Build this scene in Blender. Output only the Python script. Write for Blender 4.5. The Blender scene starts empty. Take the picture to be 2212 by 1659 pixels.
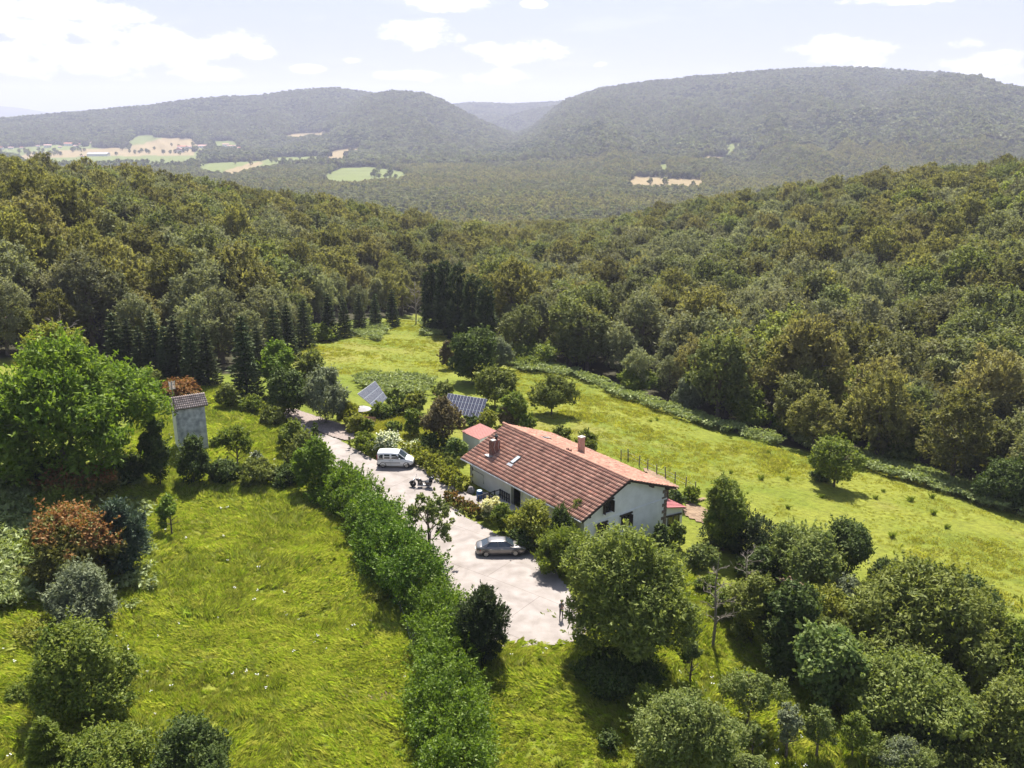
import bpy, bmesh, math, random
import numpy as np
from mathutils import Vector, Matrix

R = math.radians
SC = bpy.context.scene
COL = SC.collection
rng = np.random.default_rng(11)
random.seed(5)

# ------------------------------------------------------------------ camera
FPX, CAMZ, PITCH = 900.0, 39.0, R(16.64)
cam_d = bpy.data.cameras.new('camera')
cam_d.sensor_width = 36.0
cam_d.lens = 36.0 * FPX / 1024.0
cam_d.clip_start = 0.5
cam_d.clip_end = 60000
cam = bpy.data.objects.new('camera', cam_d)
COL.objects.link(cam)
cam.location = (0, 0, CAMZ)
cam.rotation_euler = (math.pi / 2 - PITCH, 0, 0)
SC.camera = cam

# ------------------------------------------------------------------ sun, sky, exposure
SUN_EL, SUN_AZ = R(58), R(4)          # azimuth measured from the viewing direction towards the right
SKY_STRENGTH = 0.07
sd = bpy.data.lights.new('sun', 'SUN')
sd.energy = 4.4
sd.angle = R(0.53)
sd.color = (1.0, 0.955, 0.88)
sun = bpy.data.objects.new('sun', sd)
COL.objects.link(sun)
sdir = Vector((math.sin(SUN_AZ) * math.cos(SUN_EL), math.cos(SUN_AZ) * math.cos(SUN_EL), math.sin(SUN_EL)))
sun.rotation_euler = sdir.to_track_quat('Z', 'Y').to_euler()
sun.location = (0, 0, 200)

SC.view_settings.view_transform = 'Standard'
SC.view_settings.look = 'None'
SC.view_settings.exposure = 1.36
SC.view_settings.gamma = 1.0
SC.view_settings.use_curve_mapping = False
SC.render.engine = 'CYCLES'
cy = SC.cycles
cy.max_bounces = 5
cy.diffuse_bounces = 3
cy.glossy_bounces = 2
cy.transmission_bounces = 3
cy.transparent_max_bounces = 6
cy.volume_bounces = 0
cy.use_denoising = True
cy.denoiser = 'OPENIMAGEDENOISE'
cy.caustics_reflective = False
cy.caustics_refractive = False

FWD = np.array([0, math.cos(PITCH), -math.sin(PITCH)])
UPV = np.array([0, math.sin(PITCH), math.cos(PITCH)])
CAMP = np.array([0, 0, CAMZ])


def ray(dx, dy):
    """viewing direction of a point measured on the 2212 x 1659 copy of the photograph"""
    px, py = dx * 1024 / 2212, dy * 768 / 1659
    return FWD + np.array([(px - 512) / FPX, 0, 0]) - (py - 384) / FPX * UPV


def azel(dx, dy):
    d = ray(dx, dy)
    return math.atan2(d[0], d[1]), math.atan2(d[2], math.hypot(d[0], d[1]))


def to_d(x, y, z):
    """world -> measured-picture coordinates, used to look up which field or wood a place belongs to"""
    x, y, z = np.asarray(x, float), np.asarray(y, float), np.asarray(z, float) - CAMZ
    dep = y * math.cos(PITCH) - z * math.sin(PITCH)
    up = y * math.sin(PITCH) + z * math.cos(PITCH)
    dep = np.where(dep < 1, 1, dep)
    return (512 + FPX * x / dep) * 2212 / 1024, (384 - FPX * up / dep) * 1659 / 768, dep


W = bpy.data.worlds.new('World')
SC.world = W
W.use_nodes = True
nt = W.node_tree
nt.nodes.clear()


def N(tree, kind, **kw):
    n = tree.nodes.new(kind)
    for k, v in kw.items():
        setattr(n, k, v)
    return n


def mth(tree, op, a, b=None, c=None, clamp=False):
    n = N(tree, 'ShaderNodeMath', operation=op, use_clamp=clamp)
    for i, v in enumerate((a, b, c)):
        if v is None:
            continue
        if isinstance(v, (int, float)):
            n.inputs[i].default_value = v
        else:
            tree.links.new(v, n.inputs[i])
    return n.outputs[0]


def build_sky():
    L = nt.links.new
    out = N(nt, 'ShaderNodeOutputWorld')
    bg = N(nt, 'ShaderNodeBackground')
    bg.inputs['Strength'].default_value = SKY_STRENGTH
    sky = N(nt, 'ShaderNodeTexSky', sky_type='NISHITA')
    sky.sun_disc = False
    sky.sun_elevation = SUN_EL
    sky.sun_rotation = SUN_AZ
    sky.altitude = 500
    sky.air_density = 1.0
    sky.dust_density = 2.0
    sky.ozone_density = 1.0
    tc = N(nt, 'ShaderNodeTexCoord')
    sep = N(nt, 'ShaderNodeSeparateXYZ')
    L(tc.outputs['Generated'], sep.inputs[0])
    X, Y, Z = sep.outputs
    az = mth(nt, 'ARCTAN2', X, Y)
    el = mth(nt, 'ARCSINE', Z)
    # cumulus shapes: a flattened noise over the sky plus the larger clouds of the day
    zz = mth(nt, 'ADD', mth(nt, 'ABSOLUTE', Z), 0.10)
    comb = N(nt, 'ShaderNodeCombineXYZ')
    L(mth(nt, 'DIVIDE', X, zz), comb.inputs[0])
    L(mth(nt, 'DIVIDE', Y, zz), comb.inputs[1])
    n1 = N(nt, 'ShaderNodeTexNoise', noise_dimensions='2D')
    n1.inputs['Scale'].default_value = 1.1
    n1.inputs['Detail'].default_value = 7
    n1.inputs['Roughness'].default_value = 0.58
    L(comb.outputs[0], n1.inputs['Vector'])
    c2 = N(nt, 'ShaderNodeCombineXYZ')
    L(mth(nt, 'MULTIPLY', az, 16.0), c2.inputs[0])
    L(mth(nt, 'MULTIPLY', el, 34.0), c2.inputs[1])
    n2 = N(nt, 'ShaderNodeTexNoise', noise_dimensions='2D')
    n2.inputs['Scale'].default_value = 1.5
    n2.inputs['Detail'].default_value = 8
    n2.inputs['Roughness'].default_value = 0.6
    L(c2.outputs[0], n2.inputs['Vector'])
    nz = mth(nt, 'MULTIPLY', mth(nt, 'SUBTRACT', n2.outputs[0], 0.5), 3.2)
    clouds = [(110, 18, 190, 34), (340, 102, 240, 42), (150, 128, 250, 34), (555, 112, 55, 18), (450, 158, 110, 16), (120, 60, 160, 25),
              (915, 72, 95, 32), (955, 5, 95, 22), (890, 163, 80, 14), (1130, 113, 120, 28), (1090, 166, 95, 18),
              (1830, 112, 105, 34), (2085, 93, 45, 12), (2140, 142, 95, 28), (665, 150, 36, 11), (1295, 140, 20, 8),
              (1960, 0, 120, 10), (760, 130, 25, 8), (1150, 10, 30, 10)]
    tot = None
    for dx, dy, wx, wy in clouds:
        a, e = azel(dx, dy)
        wa = wx * 1024 / 2212 / FPX
        we = wy * 768 / 1659 / FPX
        da = mth(nt, 'DIVIDE', mth(nt, 'SUBTRACT', az, a), wa)
        de = mth(nt, 'DIVIDE', mth(nt, 'SUBTRACT', el, e), we)
        q = mth(nt, 'SUBTRACT', 1.0, mth(nt, 'ADD', mth(nt, 'MULTIPLY', da, da), mth(nt, 'MULTIPLY', de, de)))
        tot = q if tot is None else mth(nt, 'MAXIMUM', tot, q)
    placed = mth(nt, 'ADD', tot, nz)
    mr = N(nt, 'ShaderNodeMapRange', interpolation_type='SMOOTHSTEP')
    mr.inputs[1].default_value = 0.1
    mr.inputs[2].default_value = 0.85
    L(placed, mr.inputs[0])
    mr2 = N(nt, 'ShaderNodeMapRange', interpolation_type='SMOOTHSTEP')
    mr2.inputs[1].default_value = 0.56
    mr2.inputs[2].default_value = 0.74
    L(n1.outputs[0], mr2.inputs[0])
    # the loose noise clouds begin above the frame
    hi = N(nt, 'ShaderNodeMapRange')
    hi.inputs[1].default_value = 0.10
    hi.inputs[2].default_value = 0.30
    L(el, hi.inputs[0])
    loose = mth(nt, 'MULTIPLY', mr2.outputs[0], mth(nt, 'ADD', mth(nt, 'MULTIPLY', hi.outputs[0], 0.7), 0.12))
    cov = mth(nt, 'MAXIMUM', mr.outputs[0], loose, clamp=True)
    veil = N(nt, 'ShaderNodeMixRGB')
    # the haze whitens the sky towards the horizon
    hz = N(nt, 'ShaderNodeMapRange', interpolation_type='SMOOTHSTEP')
    hz.inputs[1].default_value = 0.02
    hz.inputs[2].default_value = 0.55
    hz.inputs[3].default_value = SKY_VEIL
    hz.inputs[4].default_value = 0.10
    L(el, hz.inputs[0])
    L(hz.outputs[0], veil.inputs[0])
    veil.inputs[2].default_value = (3.55, 3.85, 4.5, 1)
    L(sky.outputs[0], veil.inputs[1])
    mix = N(nt, 'ShaderNodeMixRGB')
    L(mth(nt, 'MULTIPLY', cov, 0.9), mix.inputs[0])
    L(veil.outputs[0], mix.inputs[1])
    mix.inputs[2].default_value = (8.0, 7.95, 7.9, 1)
    L(mix.outputs[0], bg.inputs['Color'])
    L(bg.outputs[0], out.inputs['Surface'])


SKY_VEIL = 0.9
build_sky()


# ------------------------------------------------------------------ helpers
def tag(o, label=None, cat=None, group=None, kind=None):
    if label: o['label'] = label
    if cat: o['category'] = cat
    if group: o['group'] = group
    if kind: o['kind'] = kind
    return o


def empty(name, loc=(0, 0, 0), rz=0.0, label=None, cat=None, group=None):
    o = bpy.data.objects.new(name, None)
    o.empty_display_size = 0.5
    COL.objects.link(o)
    o.location = loc
    o.rotation_euler = (0, 0, rz)
    return tag(o, label, cat, group)


def npmesh(name, V, F, smooth=False):
    """V (n,3); F (m,k) array of equal-sized faces"""
    me = bpy.data.meshes.new(name)
    V = np.asarray(V, np.float32)
    F = np.asarray(F, np.int32)
    m, k = F.shape
    me.vertices.add(len(V))
    me.vertices.foreach_set('co', V.ravel())
    me.loops.add(m * k)
    me.loops.foreach_set('vertex_index', F.ravel())
    me.polygons.add(m)
    me.polygons.foreach_set('loop_start', np.arange(0, m * k, k, dtype=np.int32))
    try:
        me.polygons.foreach_set('loop_total', np.full(m, k, np.int32))
    except Exception:
        pass
    if smooth:
        me.polygons.foreach_set('use_smooth', np.ones(m, bool))
    me.update(calc_edges=True)
    return me


def fattr(me, name, arr):
    a = me.attributes.new(name, 'FLOAT', 'POINT')
    a.data.foreach_set('value', np.asarray(arr, np.float32))


def obj(name, me, mat=None, parent=None, loc=None, rz=None):
    if mat is not None:
        me.materials.clear()
        me.materials.append(mat)
    o = bpy.data.objects.new(name, me)
    COL.objects.link(o)
    if parent is not None: o.parent = parent
    if loc is not None: o.location = loc
    if rz is not None: o.rotation_euler = (0, 0, rz)
    return o


class MB:
    """collects simple solids; build() links them as one mesh object"""
    def __init__(s):
        s.v, s.f = [], []

    def poly(s, vs, fs):
        b = len(s.v)
        s.v += [tuple(map(float, v)) for v in vs]
        s.f += [tuple(b + i for i in f) for f in fs]
        return s

    def box(s, x0, y0, z0, x1, y1, z1):
        return s.poly([(x0, y0, z0), (x1, y0, z0), (x1, y1, z0), (x0, y1, z0), (x0, y0, z1), (x1, y0, z1), (x1, y1, z1), (x0, y1, z1)],
                      [(0, 3, 2, 1), (4, 5, 6, 7), (0, 1, 5, 4), (1, 2, 6, 5), (2, 3, 7, 6), (3, 0, 4, 7)])

    def hexa(s, lo, hi):
        """two quads joined into a solid"""
        return s.poly(list(lo) + list(hi), [(0, 3, 2, 1), (4, 5, 6, 7), (0, 1, 5, 4), (1, 2, 6, 5), (2, 3, 7, 6), (3, 0, 4, 7)])

    def tube(s, pts, rad, n=6, cap=True):
        pts = [Vector(p) for p in pts]
        if not hasattr(rad, '__len__'): rad = [rad] * len(pts)
        b = len(s.v)
        for i, p in enumerate(pts):
            d = (pts[min(i + 1, len(pts) - 1)] - pts[max(i - 1, 0)]).normalized()
            a = d.orthogonal().normalized() if abs(d.z) > 0.95 else d.cross(Vector((0, 0, 1))).normalized()
            c = d.cross(a)
            for k in range(n):
                t = 2 * math.pi * k / n
                s.v.append(tuple(p + (a * math.cos(t) + c * math.sin(t)) * rad[i]))
        for i in range(len(pts) - 1):
            for k in range(n):
                s.f.append((b + i * n + k, b + i * n + (k + 1) % n, b + (i + 1) * n + (k + 1) % n, b + (i + 1) * n + k))
        if cap:
            s.f.append(tuple(b + k for k in reversed(range(n))))
            e = b + (len(pts) - 1) * n
            s.f.append(tuple(e + k for k in range(n)))
        return s

    def lathe(s, prof, n=16, c=(0, 0, 0), axis='z'):
        b = len(s.v)
        for r_, h in prof:
            for k in range(n):
                t = 2 * math.pi * k / n
                p = (r_ * math.cos(t), r_ * math.sin(t), h)
                if axis == 'y': p = (p[0], p[2], p[1])
                if axis == 'x': p = (p[2], p[0], p[1])
                s.v.append((p[0] + c[0], p[1] + c[1], p[2] + c[2]))
        for i in range(len(prof) - 1):
            for k in range(n):
                s.f.append((b + i * n + k, b + i * n + (k + 1) % n, b + (i + 1) * n + (k + 1) % n, b + (i + 1) * n + k))
        s.f.append(tuple(b + k for k in reversed(range(n))))
        e = b + (len(prof) - 1) * n
        s.f.append(tuple(e + k for k in range(n)))
        return s

    def mesh(s, name, smooth=False):
        me = bpy.data.meshes.new(name)
        me.from_pydata(s.v, [], s.f)
        me.update()
        bm = bmesh.new()
        bm.from_mesh(me)
        bmesh.ops.recalc_face_normals(bm, faces=bm.faces)
        bm.to_mesh(me)
        bm.free()
        if smooth:
            for p in me.polygons: p.use_smooth = True
        return me

    def build(s, name, mat, parent=None, smooth=False, loc=None, rz=None, bevel=0.0):
        o = obj(name, s.mesh(name, smooth), mat, parent, loc, rz)
        if bevel:
            m = o.modifiers.new('edge', 'BEVEL')
            m.width = bevel
            m.segments = 2
            m.limit_method = 'ANGLE'
        return o


def mat(name, col, rough=0.7, metal=0.0, var=0.0, scale=3.0, col2=None, bump=0.0, spec=0.5, detail=5):
    m = bpy.data.materials.new(name)
    m.use_nodes = True
    t = m.node_tree
    b = t.nodes['Principled BSDF']
    b.inputs['Base Color'].default_value = (*col, 1)
    b.inputs['Roughness'].default_value = rough
    b.inputs['Metallic'].default_value = metal
    b.inputs['Specular IOR Level'].default_value = spec
    if var or col2 or bump:
        tc = N(t, 'ShaderNodeTexCoord')
        nz = N(t, 'ShaderNodeTexNoise')
        nz.inputs['Scale'].default_value = scale
        nz.inputs['Detail'].default_value = detail
        t.links.new(tc.outputs['Object'], nz.inputs['Vector'])
        rp = N(t, 'ShaderNodeValToRGB')
        c2 = col2 or tuple(max(0, c * (1 - var)) for c in col)
        rp.color_ramp.elements[0].position = 0.35
        rp.color_ramp.elements[1].position = 0.65
        rp.color_ramp.elements[0].color = (*c2, 1)
        rp.color_ramp.elements[1].color = (*col, 1)
        t.links.new(nz.outputs[0], rp.inputs[0])
        t.links.new(rp.outputs[0], b.inputs['Base Color'])
        if bump:
            bp = N(t, 'ShaderNodeBump')
            bp.inputs['Strength'].default_value = bump
            bp.inputs['Distance'].default_value = 0.05
            t.links.new(nz.outputs[0], bp.inputs['Height'])
            t.links.new(bp.outputs[0], b.inputs['Normal'])
    return m


LEAF = {}


def leafmat(name, a, b, c=None, trans=0.35, gloss=0.035, patch=None):
    """leaf colours a..b over the leaves of a plant, c the tint some plants take; patch = (colour, height share) for tips"""
    if name in LEAF: return LEAF[name]
    m = bpy.data.materials.new(name)
    m.use_nodes = True
    t = m.node_tree
    t.nodes.clear()
    L = t.links.new
    out = N(t, 'ShaderNodeOutputMaterial')
    at = N(t, 'ShaderNodeAttribute', attribute_name='lv')
    mx = N(t, 'ShaderNodeMixRGB')
    mx.inputs[1].default_value = (*a, 1)
    mx.inputs[2].default_value = (*b, 1)
    L(at.outputs['Fac'], mx.inputs[0])
    colr = mx.outputs[0]
    if c:
        oi = N(t, 'ShaderNodeObjectInfo')
        m2 = N(t, 'ShaderNodeMixRGB')
        m2.inputs[2].default_value = (*c, 1)
        L(mth(t, 'MULTIPLY', mth(t, 'POWER', oi.outputs['Random'], 1.5), 0.75), m2.inputs[0])
        L(colr, m2.inputs[1])
        # some plants are lighter, some darker
        hs = N(t, 'ShaderNodeHueSaturation')
        rnd2 = mth(t, 'FRACT', mth(t, 'MULTIPLY', oi.outputs['Random'], 37.7))
        L(mth(t, 'ADD', mth(t, 'MULTIPLY', rnd2, 0.65), 0.68), hs.inputs['Value'])
        L(m2.outputs[0], hs.inputs['Color'])
        colr = hs.outputs[0]
    if patch:
        a2 = N(t, 'ShaderNodeAttribute', attribute_name='tip')
        m3 = N(t, 'ShaderNodeMixRGB')
        m3.inputs[2].default_value = (*patch, 1)
        L(a2.outputs['Fac'], m3.inputs[0])
        L(colr, m3.inputs[1])
        colr = m3.outputs[0]
    df = N(t, 'ShaderNodeBsdfDiffuse')
    L(colr, df.inputs['Color'])
    tr = N(t, 'ShaderNodeBsdfTranslucent')
    tint = N(t, 'ShaderNodeMixRGB', blend_type='MULTIPLY')
    tint.inputs[0].default_value = 1
    tint.inputs[2].default_value = (1.35, 1.35, 0.7, 1)
    L(colr, tint.inputs[1])
    L(tint.outputs[0], tr.inputs['Color'])
    ms = N(t, 'ShaderNodeMixShader')
    ms.inputs[0].default_value = trans
    L(df.outputs[0], ms.inputs[1])
    L(tr.outputs[0], ms.inputs[2])
    gl = N(t, 'ShaderNodeBsdfGlossy')
    gl.inputs['Roughness'].default_value = 0.5
    gl.inputs['Color'].default_value = (.75, .8, .55, 1)
    ms2 = N(t, 'ShaderNodeMixShader')
    ms2.inputs[0].default_value = gloss
    L(ms.outputs[0], ms2.inputs[1])
    L(gl.outputs[0], ms2.inputs[2])
    L(ms2.outputs[0], out.inputs['Surface'])
    LEAF[name] = m
    return m


# ------------------------------------------------------------------ noise and terrain
def vnoise(x, y, seed=0):
    xi, yi = np.floor(x).astype(np.int64), np.floor(y).astype(np.int64)
    fx, fy = x - xi, y - yi
    fx, fy = fx * fx * (3 - 2 * fx), fy * fy * (3 - 2 * fy)

    def h(i, j):
        n = (i * 374761393 + j * 668265263 + seed * 1442695041) & 0x7fffffff
        n = ((n ^ (n >> 13)) * 1274126177) & 0x7fffffff
        return ((n ^ (n >> 16)) & 0xffff) / 65535.0
    return (h(xi, yi) * (1 - fx) + h(xi + 1, yi) * fx) * (1 - fy) + (h(xi, yi + 1) * (1 - fx) + h(xi + 1, yi + 1) * fx) * fy


def fbm(x, y, seed=0, oct=4):
    s, a, n = 0, 0.5, 0
    for o in range(oct):
        s = s + a * vnoise(x * 2 ** o + o * 17.3, y * 2 ** o - o * 9.1, seed + o)
        n += a
        a *= 0.5
    return s / n


def sstep(a, b, x):
    t = np.clip((x - a) / (b - a), 0, 1)
    return t * t * (3 - 2 * t)


def inpoly(px, py, poly):
    px, py = np.asarray(px, float), np.asarray(py, float)
    ins = np.zeros(px.shape, bool)
    n = len(poly)
    for i in range(n):
        x0, y0 = poly[i]
        x1, y1 = poly[(i + 1) % n]
        c = ((y0 > py) != (y1 > py)) & (px < (x1 - x0) * (py - y0) / ((y1 - y0) if y1 != y0 else 1e-9) + x0)
        ins ^= c
    return ins


CTRL = []
for dx, dy, z in [  # ground seen in the picture: place on the picture, height over the drive
        (690, 940, .2), (860, 1020, 0), (1000, 1130, 0), (1150, 1300, 0), (1150, 1400, -.1), (1060, 1180, 0), (930, 1060, 0),
        (430, 965, 2), (330, 820, 2), (560, 850, 1), (200, 1000, 2), (0, 1000, 4), (0, 1300, 3.5), (0, 1659, 3), (300, 1100, 1),
        (350, 1400, .8), (400, 1659, .5), (700, 1300, 0), (850, 1600, -.3), (760, 1120, 0), (880, 1300, -.2), (550, 1150, .6),
        (820, 900, .3), (900, 960, .3), (930, 900, 0), (770, 850, 0), (1050, 1010, -.1), (1200, 1000, -.6),
        (1320, 1190, -1.4), (1440, 1150, -2.0), (1250, 880, -2.2), (1400, 960, -2.2), (1520, 1060, -2.7), (1150, 830, -3), (1100, 795, -4),
        (1350, 860, -5), (1640, 950, -6.5), (1600, 1060, -4.2), (1800, 1150, -4.7), (1990, 1030, -7.5), (2212, 1100, -8.5), (2000, 1200, -5.5),
        (2212, 1340, -6), (1400, 1420, -.9), (1500, 1550, -1.2), (1700, 1250, -2.8), (1700, 1500, -2.5), (1700, 1640, -2), (2000, 1600, -4),
        (2212, 1500, -5.5), (2212, 1659, -5), (1200, 1500, -.3), (1100, 1650, -.3), (1280, 1300, -.5), (700, 790, -1), (850, 800, -1.5), (820, 740, -4),
        (660, 740, -2.5), (760, 712, -5.5), (950, 695, -7), (1075, 755, -5.5)]:
    d = ray(dx, dy)
    t = (z - CAMZ) / d[2]
    CTRL.append((d[0] * t, d[1] * t, z))
for dx, dy, r, z in [  # wooded slopes: direction, distance, height of the ground
        (-200, 340, 250, 13), (0, 350, 260, 8.5), (250, 370, 290, 3.5), (500, 400, 330, -2), (700, 440, 370, -9), (900, 470, 420, -20), (1100, 500, 470, -35),
        (1300, 480, 470, -28), (1500, 440, 440, -15), (1750, 420, 400, -7), (2000, 400, 350, -1), (2212, 375, 320, 6), (2400, 370, 320, 10),
        (200, 600, 155, 0), (200, 450, 210, 4), (600, 600, 200, -6), (1700, 700, 165, -11), (1700, 550, 250, -12), (2150, 800, 135, -12),
        (2150, 600, 200, -9), (2150, 450, 280, -3), (1000, 600, 240, -17), (1050, 500, 400, -26), (1300, 650, 220, -16), (1300, 560, 330, -20), (-100, 600, 150, 3)]:
    d = ray(dx, dy)
    q = math.hypot(d[0], d[1])
    CTRL.append((d[0] / q * r, d[1] / q * r, z))
CTRL += [(-120, 20, 9), (-60, 0, 4), (0, 0, 1), (60, 0, -5), (150, 20, -14), (-250, 150, 14), (260, 150, -4), (0, -100, 2), (-200, -100, 10),
         (200, -100, -15), (-500, 300, 20), (500, 300, 15), (0, 800, -60), (-500, 800, -60), (500, 800, -60), (0, -500, 0)]
CTRL = np.array(CTRL)


def _tps():
    P = CTRL[:, :2] / 100
    n = len(P)
    d2 = ((P[:, None] - P[None]) ** 2).sum(-1)
    K = np.where(d2 > 0, d2 * np.log(d2 + 1e-12), 0) * 0.5
    A = np.zeros((n + 3, n + 3))
    A[:n, :n] = K + np.eye(n) * 0.01
    A[:n, n] = 1
    A[:n, n + 1:] = P
    A[n, :n] = 1
    A[n + 1:, :n] = P.T
    b = np.zeros(n + 3)
    b[:n] = CTRL[:, 2]
    return P, np.linalg.solve(A, b)


_TP, _TW = _tps()


def near_h(x, y):
    sh = x.shape
    q = np.stack([x.ravel(), y.ravel()], 1) / 100
    out = np.empty(len(q))
    for i in range(0, len(q), 40000):
        s = q[i:i + 40000]
        d2 = ((s[:, None] - _TP[None]) ** 2).sum(-1)
        K = d2 * np.log(d2 + 1e-12) * 0.5
        out[i:i + 40000] = K @ _TW[:-3] + _TW[-3] + s @ _TW[-2:]
    return out.reshape(sh)


# mountains: crest line seen in the picture (x on the 2212 picture, y), its distance, the distance of its foot
RIDGES = [
    ([(-700, 330), (-300, 290), (0, 258), (100, 249), (200, 241), (330, 229), (440, 213), (560, 208), (640, 196), (720, 191), (780, 198), (830, 206), (900, 225),
      (1000, 255), (1100, 300), (1200, 350)], 4800, 3050, 2),
    ([(520, 345), (600, 308), (660, 272), (710, 246), (760, 222), (800, 207), (850, 197), (920, 204), (960, 220), (1000, 243), (1050, 268), (1100, 289), (1150, 318), (1220, 345), (1300, 370)], 4000, 2450, 12),
    ([(600, 420), (900, 370), (1000, 330), (1080, 306), (1150, 276), (1190, 242), (1225, 216), (1300, 191), (1400, 179), (1500, 167), (1620, 158), (1700, 151), (1780, 148),
      (1880, 148), (1950, 154), (2050, 160), (2110, 172), (2170, 200), (2300, 250)], 4200, 1500, 3),
    ([(1420, 410), (1520, 372), (1600, 340), (1680, 312), (1750, 283), (1810, 252), (1870, 222), (1930, 196), (1990, 177), (2050, 166), (2110, 165), (2170, 186), (2212, 193), (2500, 240), (3000, 330)], 3300, 1420, 13),
    ([(700, 330), (900, 240), (970, 227), (1020, 222), (1100, 226), (1220, 219), (1300, 222), (1500, 260), (1700, 330)], 6600, 4700, 4),
    ([(980, 300), (1040, 275), (1090, 255), (1150, 238), (1220, 226), (1300, 230), (1400, 300)], 5400, 4300, 14)]


def _ridge_tables():
    T = []
    for pts, rr, rf, sd_ in RIDGES:
        az, hh = [], []
        for dx, dy in pts:
            a, e = azel(dx, dy)
            az.append(a)
            hh.append(math.tan(e) * rr + CAMZ - 10)
        T.append((np.array(az), np.array(hh), rr, rf, sd_))
    return T


RT = _ridge_tables()
FLOOR = -78.0


def far_h(x, y):
    az = np.arctan2(x, y)
    r = np.hypot(x, y)
    base = FLOOR + 10 * (fbm(x / 500, y / 500, 5, 3) - 0.5)
    h = base.copy()
    for a, hh, rr, rf, sd_ in RT:
        wob = (fbm(az * 9, r / 3000, sd_ + 50, 2) - 0.5)
        rr_ = rr * (1 + 0.10 * (fbm(az * 5, r * 0 + 3.1, sd_, 2) - 0.5))
        rf_ = rf * (1 + 0.22 * wob)
        top = np.interp(az, a, hh, left=FLOOR, right=FLOOR)
        top = CAMZ - 10 + (top - CAMZ + 10) * rr_ / rr
        t = np.clip((r - rf_) / (rr_ - rf_), 0, 1.0)
        prof = t ** 1.25 * (1 - 0.25 * t) / 0.75
        back = np.clip((r - rr_) / 1500, 0, 1)
        prof = prof * (1 - 0.5 * back)
        spur = (np.abs(fbm(az * 15 + r / 1700, r / 1500, sd_ + 9, 3) - 0.5) * 2) ** 0.8
        spur2 = (np.abs(fbm(az * 38 + r / 900, r / 700, sd_ + 19, 2) - 0.5) * 2) ** 0.8
        cut = (spur * 60 + spur2 * 26) * np.sin(np.pi * np.clip(t, 0, 1) ** 0.9) * np.clip((top - FLOOR) / 200, 0, 1.2)
        h = np.maximum(h, base + (top - base) * prof - cut)
    return h


def hgt(x, y):
    x, y = np.asarray(x, float), np.asarray(y, float)
    r = np.hypot(x, y)
    s = sstep(430, 1250, r)
    n = near_h(x, y) if np.any(s < 1) else 0
    f = far_h(x, y)
    n = np.clip(n, -90, 60)
    return n * (1 - s) + f * s


def h1(x, y):
    return float(hgt(np.array([x]), np.array([y]))[0])


_TT = np.geomspace(25, 9000, 2500)


def ground(dx, dy, off=0.0):
    d = ray(dx, dy)
    P = CAMP + _TT[:, None] * d
    g = hgt(P[:, 0], P[:, 1]) + off
    k = np.argmax(P[:, 2] < g)
    if k == 0: k = len(_TT) - 1
    a, b = P[k - 1, 2] - g[k - 1], P[k, 2] - g[k]
    t = _TT[k - 1] + (_TT[k] - _TT[k - 1]) * a / (a - b + 1e-9)
    p = CAMP + t * d
    return Vector((p[0], p[1], h1(p[0], p[1])))


def at_z(dx, dy, z):
    d = ray(dx, dy)
    t = (z - CAMZ) / d[2]
    return Vector(CAMP + t * d)


def depth_of(p):
    return (p[1] * math.cos(PITCH) - (p[2] - CAMZ) * math.sin(PITCH))


# open land (no wood), fields far off: outlines on the picture
OPEN = [(-900, 775), (0, 775), (220, 785), (420, 800), (545, 812), (590, 770), (632, 728), (690, 704), (750, 694), (850, 684), (900, 680), (950, 682), (1000, 702), (1065, 744),
        (1110, 784), (1180, 789), (1240, 799), (1330, 845), (1440, 876), (1540, 916), (1640, 946), (1740, 974), (1860, 996), (1990, 1028), (2100, 1070), (2212, 1106),
        (2500, 1186), (3300, 1400), (3300, 4000), (-900, 4000)]
GREEN, TAN, PALE = 0, 1, 2
FIELDS = [([(20, 335), (160, 330), (300, 324), (425, 328), (440, 345), (400, 358), (200, 358), (60, 352)], GREEN),
          ([(60, 330), (240, 319), (420, 326), (420, 331), (200, 334), (40, 340)], TAN),
          ([(283, 318), (352, 297), (420, 300), (430, 318), (380, 330), (300, 330)], TAN),
          ([(283, 318), (330, 296), (352, 297), (310, 322)], GREEN),
          ([(265, 315), (300, 292), (335, 291), (300, 310)], GREEN), ([(450, 306), (500, 303), (520, 312), (480, 320)], GREEN),
          ([(600, 297), (640, 288), (706, 285), (720, 292), (640, 302)], TAN),
          ([(430, 354), (560, 347), (600, 340), (690, 337), (690, 348), (560, 360), (490, 376), (425, 364)], GREEN),
          ([(480, 372), (540, 352), (570, 348), (530, 372), (500, 384)], TAN),
          ([(708, 330), (735, 322), (780, 317), (778, 328), (745, 338), (712, 338)], TAN), ([(690, 344), (730, 340), (760, 344), (740, 352), (700, 352)], TAN),
          ([(700, 378), (740, 362), (800, 360), (880, 372), (870, 382), (780, 390), (720, 390)], GREEN),
          ([(1358, 392), (1375, 381), (1440, 385), (1520, 388), (1522, 404), (1440, 408), (1360, 408)], TAN),
          ([(1424, 356), (1445, 354), (1442, 366), (1424, 368)], GREEN), ([(1500, 345), (1530, 338), (1585, 338), (1570, 345), (1510, 348)], TAN),
          ([(1565, 312), (1600, 306), (1610, 312), (1580, 332), (1568, 330)], GREEN), ([(0, 322), (120, 312), (240, 322), (200, 328), (0, 335)], GREEN)]
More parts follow.
